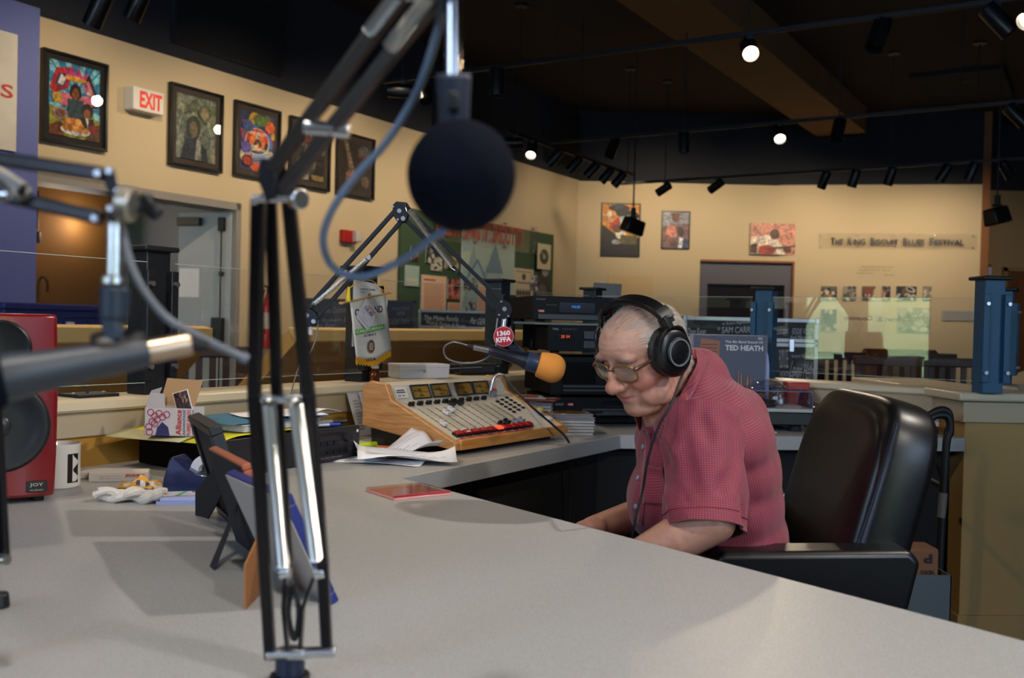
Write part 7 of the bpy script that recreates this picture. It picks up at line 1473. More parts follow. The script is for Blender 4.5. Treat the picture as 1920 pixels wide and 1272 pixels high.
# ================================================================== CHAIR
LEA = mat('black_leather', '0a0a0c', .36, bump=.07, bscale=300, spec=.5)
chair = thing('office_chair', 'high-backed black leather armchair the man sits in', 'chair', (.52, 2.15, 0))
def pad(name, fn, nu=20, nv=20, par=None, m=None):
    mb = MB(); mb.grid(fn, nu, nv); return mb.build(name, m or LEA, par or chair)
def cushion(name, C, ax, ay, az, sx, sy, sz, r=.5, m=None, par=None, pw=4.0):
    """superellipsoid pad"""
    mb = MB(); C = Vector(C); ax, ay, az = [Vector(a).normalized() for a in (ax, ay, az)]; nu, nv = 40, 24
    def se(c, p): return math.copysign(abs(c)**p, c)
    vs = []
    for j in range(nv+1):
        ph = -math.pi/2+math.pi*j/nv
        for i in range(nu):
            th = 2*math.pi*i/nu; e1 = r; e2 = r
            x = se(math.cos(ph), e1)*se(math.cos(th), e2); y = se(math.cos(ph), e1)*se(math.sin(th), e2); z = se(math.sin(ph), e1)
            vs.append(C+ax*x*sx+ay*y*sy+az*z*sz)
    fs = [(j*nu+i, j*nu+(i+1) % nu, (j+1)*nu+(i+1) % nu, (j+1)*nu+i) for j in range(nv) for i in range(nu)]
    mb.add(vs, fs); return mb.build(name, m or LEA, par or chair, angle=80)
th = math.radians(15); ua = V(math.sin(th), 0, math.cos(th)); fa = V(-math.cos(th), 0, math.sin(th))   # up and front of the backrest
cb_ = V(.728, 2.15, .69)
cushion('backrest', cb_+ua*.0, fa, V(0, 1, 0), ua, .068, .255, .30, .38)
cushion('front_cushion', cb_+fa*.030-ua*.01, fa, V(0, 1, 0), ua, .045, .245, .285, .42)
mb = MB()
for s_ in (-1,):
    pts = [cb_+fa*(.052-.012*abs(k-5)/5)+V(0, s_*(.247-.012*(abs(k-5)/5)**4), 0)+ua*(-.27+.52*k/10) for k in range(11)]
    mb.tube(pts, .0035, 6, 3)
mb.build('seam_piping', mat('blue_lit_seam', '222a3c', .35), chair)  # cool light on the leather seam is put into the piping colour
cushion('seat', (.5, 2.15, .43), (1, 0, 0), (0, 1, 0), (0, 0, 1), .27, .25, .075, .4)
for s_, nm in ((-1, 'near'), (1, 'far')):
    y = 2.15+s_*.275
    pass
    mb = MB(); mb.prism([(.42, .36), (.70, .36), (.775, .69), (.755, .712), (.40, .70), (.385, .68)], y-.044, y+.044, Matrix(((1, 0, 0, 0), (0, 0, 1, 0), (0, 1, 0, 0), (0, 0, 0, 1)))); mb.build('armrest', LEA, chair, bevel=.022, seg=4)
mb = MB(); mb.cyl((.52, 2.15, .08), (.52, 2.15, .36), .03, n=20); mb.build('gas_column', MATBLACK, chair)
for k in range(5):
    a_ = 2*math.pi*k/5+.3; e = V(.52+.3*math.cos(a_), 2.15+.3*math.sin(a_), .075); mb = MB(); mb.bar(V(.52, 2.15, .1), e, .04, .03); lg_ = mb.build('base_leg', MATBLACK, chair, bevel=.006); mb = MB(); mb.cyl(e+V(0, -.02, -.045), e+V(0, .02, -.045), .03, n=20); mb.build('caster', BLACK, lg_, bevel=.003)
# ---- tubular walker at the pier, bin with brown bag
t = thing('walker_frame', 'black tubular walking frame with curved handle by the pier', 'walker', (1.44, 3.3, 0))
a = at(1775, 800, 3.3); 
for y in (3.2, 3.42):
    x = at(1775, 800, y).x; mb = MB(); mb.tube([V(x-.015, y, .02), V(x-.008, y, .4), V(x, y, .74), V(x+.012, y, .80), V(x+.004, y, .845), V(x-.03, y, .852), V(x-.07, y, .83)], .0125, 12, 6); fr_ = mb.build('tube_leg', MATBLACK, t); mb = MB(); mb.cyl((x-.015, y, 0), (x-.015, y, .04), .017, n=14); mb.build('rubber_tip', RUB, fr_)
x = at(1775, 800, 3.2).x
mb = MB(); mb.cyl((x-.008, 3.2, .52), (x-.004, 3.2, .60), .0135, n=16); mb.build('silver_label', mat('dull_silver_label', '6a6a68', .4), t)
for z in (.25, .62): mb = MB(); mb.cyl((x-.005, 3.2, z), (x+.02, 3.42, z), .009, n=12); mb.build('cross_tube', MATBLACK, t)
mb = MB(); mb.tube([V(x-.03, 3.2, .80), V(x-.035, 3.22, .74), V(x-.01, 3.22, .66), V(x, 3.2, .60)], .004, 8); mb.build('brake_cable', RUB, t)
b0 = at(1706, 1100, 2.95)
t = thing('waste_bin', 'blue-grey open bin on the floor behind the chair', 'bin', (b0.x-.01, 2.95, 0)); w_ = .09
mb = MB(); GB = mat('blue_grey_plastic', '5a666c', .5); zt_ = at(1706, 1078, 2.85).z
for a, b in (((-w_, -.1, 0), (w_, -.095, zt_)), ((-w_, .095, 0), (w_, .1, zt_)), ((-w_, -.1, 0), (-w_+.005, .1, zt_)), ((w_-.005, -.1, 0), (w_, .1, zt_)), ((-w_, -.1, 0), (w_, .1, .005))): mb.b2(a, b)
mb.build('bin_wall', GB, t, world=False, bevel=.001)
t = thing('paper_bag', 'brown paper bag with upside-down print standing in the bin', 'bag', (b0.x, 2.95, .006)); hh = zt_+.06
mb = MB(); mb.b2((-.07, -.05, 0), (.065, .05, hh)); mb.build('bag_body', mat('brown_kraft_bag', '8a5f44', .8, bump=.3, bscale=30), t, world=False, bevel=.01)
KB = mat('dark_print', '2c211c', .6)
Fm = frame((.03, -.0512, hh-.03), (-1, 0, 0), (0, 0, -1)); text('P', Fm, 1, KB, t, fit=(.026, .028), world=False, off=.05); text('VIDEO', Fm @ Matrix.Translation((0, .04, 0)), 1, KB, t, fit=(.04, .012), world=False, off=.02); text('FUJI', Fm @ Matrix.Translation((0, .058, 0)), 1, KB, t, fit=(.04, .012), world=False, off=.02)
art([('r', 0, 0, 1, 1, 'b9b0a4'), ('r', .2, .3, .8, .34, '6a6058'), ('r', .2, .5, .8, .54, '6a6058')], frame((-.035, -.0515, hh-.06), (1, 0, 0), (0, 0, 1)), .035, .075, t, 'shipping_label', world=False)
# ================================================================== THE PRESENTER
def remesh(mb, name, mats, parent, vox, smooth=8, fac=.5, post=None, wobble=None):
    me = bpy.data.meshes.new('tmp'); me.from_pydata([tuple(p) for p in mb.v], [], mb.f); o = bpy.data.objects.new('tmp', me); COL.objects.link(o)
    d = o.modifiers.new('r', 'REMESH'); d.mode = 'VOXEL'; d.voxel_size = vox; d.adaptivity = 0
    d = o.modifiers.new('s', 'SMOOTH'); d.factor = fac; d.iterations = smooth
    dg = bpy.context.evaluated_depsgraph_get(); m2 = bpy.data.meshes.new_from_object(o.evaluated_get(dg), depsgraph=dg)
    COL.objects.unlink(o); bpy.data.objects.remove(o); m2.name = name
    n = len(m2.vertices); co = np.empty(n*3); m2.vertices.foreach_get('co', co); co = co.reshape(-1, 3); no = np.empty(n*3); m2.vertices.foreach_get('normal', no); no = no.reshape(-1, 3)
    if wobble is not None: co = wobble(co, no); 
    I = np.array(WM[parent].inverted()) if parent is not None else np.eye(4)
    loc = co @ I[:3, :3].T+I[:3, 3]; m2.vertices.foreach_set('co', loc.ravel())
    m2.materials.clear()
    for m in (mats if isinstance(mats, list) else [mats]): m2.materials.append(m)
    m2.polygons.foreach_set('use_smooth', [True]*len(m2.polygons)); m2.update()
    ob = bpy.data.objects.new(name, m2); COL.objects.link(ob)
    if parent is not None: ob.parent = parent; WM[ob] = WM[parent]
    else: WM[ob] = Matrix.Identity(4)
    if post: post(m2, co)
    return ob
def capsule(mb, p0, p1, r0, r1, n=20, sx=1.0, R=None):
    p0 = Vector(p0); p1 = Vector(p1); mb.cyl(p0, p1, r0, r1, n); mb.ell(p0, (r0,)*3, None, n, 10); mb.ell(p1, (r1,)*3, None, n, 10)
# head frame: x = face direction, y = his left, z = crown
HC = at(1213, 659, 1.95)
ps, th_ = math.radians(33), math.radians(24)
fx = V(-math.cos(ps)*math.cos(th_), -math.sin(ps)*math.cos(th_), -math.sin(th_))
ly = V(math.sin(ps), -math.cos(ps), 0); ly = (ly+V(0, 0, -.04)).normalized(); uz = fx.cross(ly).normalized(); ly = uz.cross(fx).normalized()
HR = Matrix((fx, ly, uz)).transposed(); HM = HR.to_4x4(); HM.translation = HC
def h(x, y, z): return HM @ Vector((x, y, z))
hb = MB()
def he(c, r, rot=None): hb.ell(h(*c), r, HR @ rot if rot else HR, 28, 18)
S = 1.0
he((-.001, 0, .030), (.081, .0765, .068))             # skull
he((.020, 0, .034), (.076, .069, .058))               # forehead
he((-.024, 0, .010), (.058, .071, .062))                 # back of head
he((.028, 0, -.012), (.066, .068, .058))              # mid face
he((.018, 0, -.062), (.067, .062, .046))              # lower face / jaw
he((.060, 0, -.090), (.027, .030, .022))              # chin
he((.030, 0, -.094), (.052, .043, .024))              # under jaw
for s_ in (-1, 1):
    he((.050, s_*.034, -.028), (.035, .029, .028))    # cheeks
    he((.045, s_*.036, -.066), (.028, .022, .026))    # jowls
    he((.020, s_*.050, -.070), (.034, .014, .026))
    he((.074, s_*.030, .022), (.018, .024, .010), Matrix.Rotation(-s_*.3, 3, 'Z'))   # brow
    he((.008, s_*.070, -.006), (.012, .010, .033), Matrix.Rotation(-s_*.35, 3, 'Z')) # ears
    he((.070, s_*.0305, .003), (.0150, .0145, .0125)) # eyelids
    he((.092, s_*.0125, -.034), (.014, .0105, .0100)) # nostril wings
he((.082, 0, .012), (.014, .011, .018)); he((.093, 0, -.008), (.015, .0105, .020), Matrix.Rotation(-.35, 3, 'Y')); he((.103, 0, -.031), (.0180, .0165, .0150)); he((.088, 0, -.030), (.018, .014, .013))
he((.079, 0, -.050), (.013, .026, .012)); he((.0845, 0, -.0565), (.0085, .021, .0045)); he((.0820, 0, -.0665), (.0090, .018, .0052)); he((.074, 0, -.074), (.014, .024, .012))
# neck, torso, arms, hands, legs in world space
neck0 = h(-.035, 0, -.075); SHc = at(1325, 790, 2.06)
capsule(hb, h(-.03, 0, -.05), at(1275, 765, 2.02), .058, .066); capsule(hb, h(.0, 0, -.085), at(1262, 790, 2.0), .045, .058)
pel = V(.50, 2.14, .57)
capsule(hb, at(1330, 800, 2.08), pel+V(-.06, 0, .1), .10, .13); capsule(hb, pel+V(0, -.09, 0), pel+V(0, .09, 0), .11, .11)
shL = at(1322, 815, 1.90); elL = at(1338, 978, 1.80); wrL = V(.20, 1.83, .665)
shR = at(1290, 800, 2.26); elR = at(1235, 960, 2.34); wrR = V(.185, 2.14, .675)
capsule(hb, shL, elL, .055, .041); capsule(hb, elL, elL.lerp(wrL, .35), .041, .042); capsule(hb, elL.lerp(wrL, .35), wrL, .043, .027)
capsule(hb, shR, elR, .058, .045); capsule(hb, elR, elR.lerp(wrR, .35), .043, .042); capsule(hb, elR.lerp(wrR, .35), wrR, .042, .027)
def hand(w, d, side):
    """palm and five curled fingers resting on the thigh; side is the thumb direction"""
    d = d.normalized(); s = side.normalized(); dn = V(0, 0, -1)
    pc = w+d*.045; R_ = Matrix((d, s, d.cross(s))).transposed(); hb.ell(pc, (.048, .040, .016), R_, 20, 12); capsule(hb, w-d*.01, w+d*.02, .025, .024)
    for k, (o_, L1) in enumerate(((.030, .040), (.011, .045), (-.009, .041), (-.028, .032))):
        b = w+d*.078+s*o_; k1 = b+(d*.85+dn*.35).normalized()*L1; k2 = k1+(d*.5+dn*.85).normalized()*L1*.6; k3 = k2+(d*.1+dn).normalized()*L1*.42
        capsule(hb, b, k1, .0098, .009, 12); capsule(hb, k1, k2, .009, .0082, 12); capsule(hb, k2, k3, .0082, .0075, 12)
    b = w+d*.02+s*.028; k1 = b+(d*.6+s*.8).normalized()*.036; k2 = k1+(d*.9+s*.25+dn*.3).normalized()*.03; capsule(hb, b, k1, .013, .0105, 12); capsule(hb, k1, k2, .0105, .0085, 12)
hand(wrL, V(-.9, .25, -.25), V(.2, .95, 0)); hand(wrR, V(-.9, -.2, -.25), V(-.2, -.95, 0))
knL = V(.02, 1.99, .56); knR = V(.0, 2.27, .56); ankL = V(.08, 1.97, .11); ankR = V(.10, 2.29, .11)
for hip, kn, an in ((pel+V(-.02, -.09, -.02), knL, ankL), (pel+V(-.02, .09, -.02), knR, ankR)):
    capsule(hb, hip, kn, .088, .060); capsule(hb, kn, an, .058, .04); capsule(hb, an, an+V(-.14, 0, -.06), .038, .03)
Hx = np.array(HM.inverted())
def gl(L, c, r): return np.exp(-(((L-np.array(c))/np.array(r))**2).sum(1))
def sculpt(co, no):
    L = co @ Hx[:3, :3].T+Hx[:3, 3]; A = np.abs(L[:, 1]); LA = L.copy(); LA[:, 1] = A
    d = np.zeros(len(co))
    d += -.0058*gl(LA, (.092, .018, .006), (.02, .010, .010))      # inner eye hollows
    d += -.0035*gl(LA, (.085, .034, -.012), (.02, .016, .006))     # under the eye
    d += -.0030*gl(LA, (.088, .030, .0095), (.02, .018, .0028))    # lid crease
    d += -.0022*gl(LA, (.09, .030, -.0035), (.02, .014, .0016))    # closed lid line
    d += -.0050*gl(LA, (.085, .030, -.045), (.03, .006, .016))     # nasolabial fold
    d += .0022*gl(LA, (.080, .038, -.040), (.03, .010, .016))
    d += -.0042*gl(LA, (.095, .0, -.0612), (.02, .022, .0018))     # mouth line
    d += -.0030*gl(LA, (.085, .027, -.064), (.02, .005, .005))
    d += -.0030*gl(LA, (.085, .0, -.076), (.02, .018, .005))       # below the lip
    d += -.0025*gl(LA, (.07, .036, -.078), (.02, .006, .014))      # marionette fold
    d += -.0030*gl(LA, (.103, .008, -.042), (.008, .003, .003))    # nostrils
    for z in (.040, .050, .060): d += -.0010*gl(LA, (.085, .0, z), (.04, .045, .0016))
    for k, yy in enumerate((.040, .052, .060)): d += -.0032*gl(LA, (.018-.012*k, yy, -.080+.006*k), (.0045, .03, .032))
    for k in range(4): d += -.0014*gl(LA, (.040-.007*k, .062, -.050+.012*k), (.003, .02, .016))
    for k in range(3): d += -.0009*gl(LA, (.055, .058, .004-.007*k), (.012, .02, .0014))  # crow's feet
    mask = (L[:, 0]**2+L[:, 1]**2+(L[:, 2]-0)**2) < .16**2
    d *= mask
    # neck folds
    co = co+no*d[:, None]
    nz = np.array([noise.noise(Vector(p)*38)*.0014+noise.noise(Vector(p)*110)*.0006 for p in co[mask]]); co[mask] += no[mask]*nz[:, None]
    return co
def paint(me, co):
    L = co @ Hx[:3, :3].T+Hx[:3, 3]; LA = L.copy(); LA[:, 1] = np.abs(L[:, 1])
    base = np.array(lin('b98873')[:3]); red = np.array(lin('ad6254')[:3]); lip = np.array(lin('a45a58')[:3]); pale = np.array(lin('d2a894')[:3]); dark = np.array(lin('8a5a4c')[:3])
    c = np.tile(base, (len(co), 1))
    def mix(col, m): 
        nonlocal c; m = np.clip(m, 0, 1)[:, None]; c = c*(1-m)+col*m
    mix(pale, .7*gl(LA, (.06, 0, .07), (.06, .06, .04))); mix(red, .85*gl(LA, (.06, .045, -.03), (.04, .025, .024))); mix(red, .75*gl(LA, (.105, 0, -.03), (.02, .018, .016))); mix(red, .5*gl(LA, (.0, .065, -.02), (.05, .03, .05)))
    mix(lip, 1.3*gl(LA, (.088, 0, -.0615), (.014, .021, .0058))); mix(dark, .5*gl(LA, (.08, .02, .004), (.02, .014, .008))); mix(red, .3*gl(LA, (.04, .02, .1), (.05, .03, .03)))
    mix(dark, .8*gl(LA, (.092, .030, -.0035), (.02, .013, .0013))); mix(dark, .7*gl(LA, (.095, 0, -.0612), (.02, .022, .0012)))
    sp = np.array([noise.noise(Vector(p)*90) for p in co]); mix(red, np.clip(sp-.15, 0, 1)*.7); sp2 = np.array([noise.noise(Vector(p)*160+Vector((9, 3, 1))) for p in co]); mix(dark, np.clip(sp2-.42, 0, 1)*1.5)
    ca = me.color_attributes.new('ink', 'FLOAT_COLOR', 'POINT'); buf = np.ones((len(co), 4)); buf[:, :3] = c; ca.data.foreach_set('color', buf.ravel())
SKIN = ink(.48, 'skin'); bs = SKIN.node_tree.nodes['Principled BSDF']; bs.inputs['Subsurface Weight'].default_value = .04; bs.inputs['Subsurface Radius'].default_value = (.01, .004, .002); bs.inputs['Subsurface Scale'].default_value = .6
person = remesh(hb, 'person', SKIN, None, .0030, 7, .5, paint, sculpt)
tag(person, 'seated white-haired person in a red plaid shirt bending over the desk', 'person')
# ---- shirt
def plaid(name, a1, a2, a3):
    m = mat(name, 'b03a44', .75, sheen=.2); nt = m.node_tree; n = nt.nodes; l = nt.links; b = n['Principled BSDF']
    tcn = n.new('ShaderNodeTexCoord'); col = None
    def axis(v):
        d = n.new('ShaderNodeVectorMath'); d.operation = 'DOT_PRODUCT'; d.inputs[1].default_value = v; l.new(tcn.outputs['Object'], d.inputs[0]); return d.outputs['Value']
    def stripe(src, period, width, phase=0.0):
        x = n.new('ShaderNodeMath'); x.operation = 'MULTIPLY'; x.inputs[1].default_value = 1/period; l.new(src, x.inputs[0])
        y = n.new('ShaderNodeMath'); y.operation = 'ADD'; y.inputs[1].default_value = phase; l.new(x.outputs[0], y.inputs[0])
        f = n.new('ShaderNodeMath'); f.operation = 'FRACT'; l.new(y.outputs[0], f.inputs[0])
        g = n.new('ShaderNodeMath'); g.operation = 'LESS_THAN'; g.inputs[1].default_value = width; l.new(f.outputs[0], g.inputs[0]); return g.outputs[0]
    at_ = n.new('ShaderNodeAttribute'); at_.attribute_name = 'cloth'; sx_ = n.new('ShaderNodeSeparateXYZ'); l.new(at_.outputs['Vector'], sx_.inputs[0]); A_, B_ = sx_.outputs['X'], sx_.outputs['Y']; cur = None; base = n.new('ShaderNodeRGB'); base.outputs[0].default_value = lin('931820'); cur = base.outputs[0]
    P = .0045
    for src, per, w_, ph, cc_, f_ in ((A_, P, .32, 0, '2c2552', .6), (B_, P, .32, 0, '2c2552', .6), (A_, P, .14, .5, 'c08078', .25), (B_, P, .14, .5, 'c08078', .25)):
        s_ = stripe(src, per, w_, ph); mu = n.new('ShaderNodeMath'); mu.operation = 'MULTIPLY'; mu.inputs[1].default_value = f_; l.new(s_, mu.inputs[0])
        mx = n.new('ShaderNodeMix'); mx.data_type = 'RGBA'; l.new(mu.outputs[0], mx.inputs[0]); l.new(cur, mx.inputs[6]); mx.inputs[7].default_value = lin(cc_); cur = mx.outputs[2]
    l.new(cur, b.inputs['Base Color']); return m
tu = (at(1320, 790, 2.1)-pel).normalized()
ST = plaid('red_plaid_shirt', None, None, None)
sb = MB()
def se_(c, r, R=None): sb.ell(c, r, R, 28, 18)
A = at
# torso built as stacked, tilted ellipsoids following the curved back and belly
TD = [(1298, 745, 2.03, .08, .115, .065), (1310, 778, 2.05, .12, .18, .085), (1320, 825, 2.06, .138, .21, .12), (1328, 880, 2.07, .143, .207, .14), (1332, 940, 2.07, .145, .2, .14), (1340, 1000, 2.08, .146, .198, .13)]
TR_ = Matrix.Rotation(math.radians(-8), 3, 'Y') @ Matrix.Rotation(math.radians(8), 3, 'Z')
for px, py, Y, rx, ry, rz in TD: se_(A(px, py, Y), (rx, ry, rz), TR_)
se_(A(1360, 850, 2.1), (.08, .18, .15), Matrix.Rotation(.35, 3, 'Y')); se_(A(1374, 930, 2.1), (.080, .17, .16)); se_(A(1330, 770, 2.1), (.085, .16, .08), Matrix.Rotation(.5, 3, 'Y')); se_(A(1376, 1000, 2.1), (.080, .16, .13))
se_(A(1262, 850, 2.03), (.075, .12, .1)); se_(A(1250, 935, 2.03), (.08, .13, .1))
# shoulders / upper sleeve roots
se_(shL+V(.0, .03, .0), (.078, .066, .072)); se_(shR+V(0, -.02, 0), (.08, .07, .075))
nape = A(1295, 705, 2.02); capsule(sb, A(1290, 735, 2.02), A(1300, 720, 2.04), .08, .08)
def foldf(fr, amp, seed, stretch=(1, 1, 1)):
    def f(co, no):
        o = Vector((seed*3.1, seed*1.7, seed)); out = co.copy()
        for i in range(len(co)):
            p = co[i]; q = Vector((p[0]*stretch[0], p[1]*stretch[1], p[2]*stretch[2])); v = noise.noise(q*fr+o); r_ = 1-abs(v)*2.2; w2 = noise.noise(q*fr*.45+o)
            k = amp*(max(r_, -.3)*.8*(.5+w2)+.5*w2+.25*noise.noise(q*fr*2.3)); out[i] = p+no[i]*k
        return out
    return f
def cloth_attr(me, co, P0, ax, rad):
    ax = np.array(ax.normalized()); x = np.array([1.0, .12, 0]); x = x-ax*x.dot(ax); x /= np.linalg.norm(x); y = np.cross(ax, x); d = co-np.array(P0)
    u = np.arctan2(d @ y, d @ x)*rad; v = d @ ax; b = np.zeros((len(co), 3)); b[:, 0] = u+.004*np.sin(v*9); b[:, 1] = v+.004*np.sin(u*11)
    a = me.attributes.new('cloth', 'FLOAT_VECTOR', 'POINT'); a.data.foreach_set('vector', b.ravel())
def cutlow(me, co, P0, N0):
    pass
shirt = remesh(sb, 'shirt', ST, person, .0050, 14, .6, lambda me, co: cloth_attr(me, co, at(1325, 1000, 2.07), tu, .17), foldf(6.5, .012, 1, (1.3, .8, .7)))
tag(shirt, 'red plaid short-sleeved shirt')
# sleeves: open tubes with a hem
def sleeve(p0, p1, r0, r1, name, seed, bulge=.012):
    ax = (p1-p0).normalized(); x = ax.orthogonal().normalized(); x = (V(1, 0, 0)-ax*ax.x).normalized(); y = ax.cross(x); NU, NV = 84, 56; vs = []
    L = (p1-p0).length
    for j in range(NV+1):
        k = j/NV; r = r0*(1-k)+r1*k
        for i in range(NU):
            a = 2*math.pi*i/NU; q = Vector((math.cos(a)*1.2, math.sin(a)*1.2, k*2.0+seed)); w2 = noise.noise(q*1.6)*.012*(.25+k)+(1-abs(noise.noise(Vector((math.cos(a)*2, math.sin(a)*2, k*3.5+a*.3+seed))))*2)*.0045
            rr = r+w2*(1-.0*k); vs.append(p0+ax*(L*k)+x*(math.cos(a)*rr*1.08)+y*(math.sin(a)*rr))
        if j == NV:
            for i in range(NU): pass
    mb = MB(); fs = [(j*NU+i, j*NU+(i+1) % NU, (j+1)*NU+(i+1) % NU, (j+1)*NU+i) for j in range(NV) for i in range(NU)]
    base = NV*NU; 
    vs += [p0+ax*(L-.001)+(v-(p0+ax*L))*.93 for v in vs[base:base+NU]]+[p0+ax*(L-.05)+(v-(p0+ax*L))*.9 for v in vs[base:base+NU]]
    for r_ in range(2):
        a0 = (NV+r_)*NU; fs += [(a0+i, a0+(i+1) % NU, a0+NU+(i+1) % NU, a0+NU+i) for i in range(NU)]
    mb.add(vs, fs); o = mb.build(name, ST, person, angle=60)
    me = o.data; co_ = np.array([list(v.co) for v in me.vertices]); cloth_attr(me, co_, p0, ax, r1)
    # hem stitching ridge
    mb = MB(); hem = [p0+ax*(L-.024)+(vs[(NV-6)*NU+i]-(p0+ax*L*(NV-6)/NV))*1.012 for i in range(0, NU, 2)]; mb.tube(hem, .0008, 4, 1, closed=True); mb.build('hem_stitch', mat('dark_red_thread', '7a2630', .8), o)
    return o
sleeve(shL+V(-.002, .014, .04), A(1322, 1006, 1.81)+V(0, 0, .01), .070, .068, 'sleeve', 1)
sleeve(shR+V(0, 0, .04), A(1252, 950, 2.32), .070, .070, 'sleeve', 5)
# collar
mb = MB(); cc = A(1268, 745, 2.0); cn = (A(1262, 690, 1.99)-A(1290, 800, 2.03)).normalized()
ncen = at(1268, 757, 2.005); nax = (h(-.02, 0, -.05)-at(1300, 800, 2.05)).normalized(); nfx = (V(-1, -.25, -.2)-nax*V(-1, -.25, -.2).dot(nax)).normalized(); nly = nax.cross(nfx).normalized()
def collar(u, v):
    a = math.pi+(-2.75+5.5*u); fr = (abs(-2.75+5.5*u)/2.75)**2   # a measured from the front; fr = 1 at the open front
    r = .070+.013*v+.006*fr; hg = .030*(1-v)-.012*v-.030*fr*v-.012*fr
    return ncen+(nfx*math.cos(a)+nly*math.sin(a))*r+nax*hg+nfx*.012*fr
mb.grid(collar, 40, 6); co = mb.build('collar', ST, person, solid=.0022); cloth_attr(co.data, np.array([list(v.co) for v in co.data.vertices]), ncen, nax, .08)
# placket, pocket, buttons
TN = lambda px, py, Y: at(px, py, Y)
BT = mat('pearl_button', '8e98a8', .25)
from mathutils.bvhtree import BVHTree
dgx = bpy.context.evaluated_depsgraph_get()
bv = BVHTree.FromPolygons([v.co[:] for v in shirt.data.vertices], [p.vertices[:] for p in shirt.data.polygons])
def onshirt(px, py, lift=.001):
    d = ray(px, py).normalized(); hit = bv.ray_cast(CAM, d); return (hit[0]+hit[1]*lift, hit[1]) if hit[0] is not None else (at(px, py, 1.95), V(0, -1, 0))
for px, py in ((1207, 838), (1197, 897), (1193, 950)):
    p, n_b = onshirt(px, py, .0); mb = MB(); mb.cyl(p, p+n_b*.0035, .0055, n=16); mb.build('button', BT, person, bevel=.0008)
def patch(name, tl, tr, br, bl, lift, nu=12, nv=16):
    def fn(u, v):
        x = (tl[0]*(1-u)+tr[0]*u)*(1-v)+(bl[0]*(1-u)+br[0]*u)*v; y = (tl[1]*(1-u)+tr[1]*u)*(1-v)+(bl[1]*(1-u)+br[1]*u)*v
        return onshirt(x, y, lift)[0]
    mb = MB(); mb.grid(fn, nu, nv); o = mb.build(name, ST, person, solid=.0022); cloth_attr(o.data, np.array([list(v.co) for v in o.data.vertices])+np.array([.0, .0, .0017]), at(1325, 1000, 2.07), tu, .17); return o
bv2 = BVHTree.FromPolygons([v.co[:] for v in person.data.vertices], [p.vertices[:] for p in person.data.polygons])
def onbody(px, py, lift):
    d = ray(px, py).normalized(); hs = [b.ray_cast(CAM, d) for b in (bv, bv2)]; hs = [q for q in hs if q[0] is not None]
    if not hs: return at(px, py, 1.95)
    q = min(hs, key=lambda k: k[3]); return q[0]+q[1]*lift
def spl(pts, u):
    k = u*(len(pts)-1); i = min(int(k), len(pts)-2); f = k-i; return [pts[i][j]*(1-f)+pts[i+1][j]*f for j in range(2)]
cin = [(1302, 662), (1290, 692), (1273, 722), (1257, 752), (1245, 780), (1238, 803)]; cout = [(1330, 680), (1316, 714), (1299, 748), (1281, 782), (1264, 810), (1246, 832)]
def cfl(u, v):
    a = spl(cin, u); b = spl(cout, u); return onbody(a[0]*(1-v)+b[0]*v, a[1]*(1-v)+b[1]*v, .011*(1-v)**.6+.0045)
mb = MB(); mb.grid(cfl, 30, 6); co_ = mb.build('collar_flap', ST, person, solid=.0028)
sm_ = co_.modifiers.new('s', 'SMOOTH'); sm_.iterations = 4; sm_.factor = .5
cloth_attr(co_.data, np.array([list(v.co) for v in co_.data.vertices]), ncen, nax, .08)
patch('chest_pocket', (1212, 872), (1244, 877), (1252, 948), (1207, 944), .0022)
patch('placket', (1214, 812), (1222, 814), (1206, 985), (1196, 982), .0016, 3, 24)
# trousers and shoes
TRM = mat('charcoal_trousers', '24242a', .8, bump=.2, bscale=500); tb_ = MB()
capsule(tb_, pel+V(0, -.10, -.01), pel+V(0, .10, -.01), .135, .135)
for hip, kn, an in ((pel+V(-.02, -.095, -.02), knL, ankL), (pel+V(-.02, .095, -.02), knR, ankR)):
    capsule(tb_, hip, kn, .108, .082); capsule(tb_, kn, an+V(0, 0, .02), .080, .060)
tro = remesh(tb_, 'trousers', TRM, person, .008, 6, .6, None, foldf(8, .007, 4)); tag(tro, 'dark trousers')
for an in (ankL, ankR):
    mb = MB(); mb.ell(an+V(-.06, 0, -.06), (.145, .052, .042)); mb.b2(an+V(-.19, -.045, -.11), an+V(.07, .045, -.09)); mb.build('shoe', BLACK, person, bevel=.01)
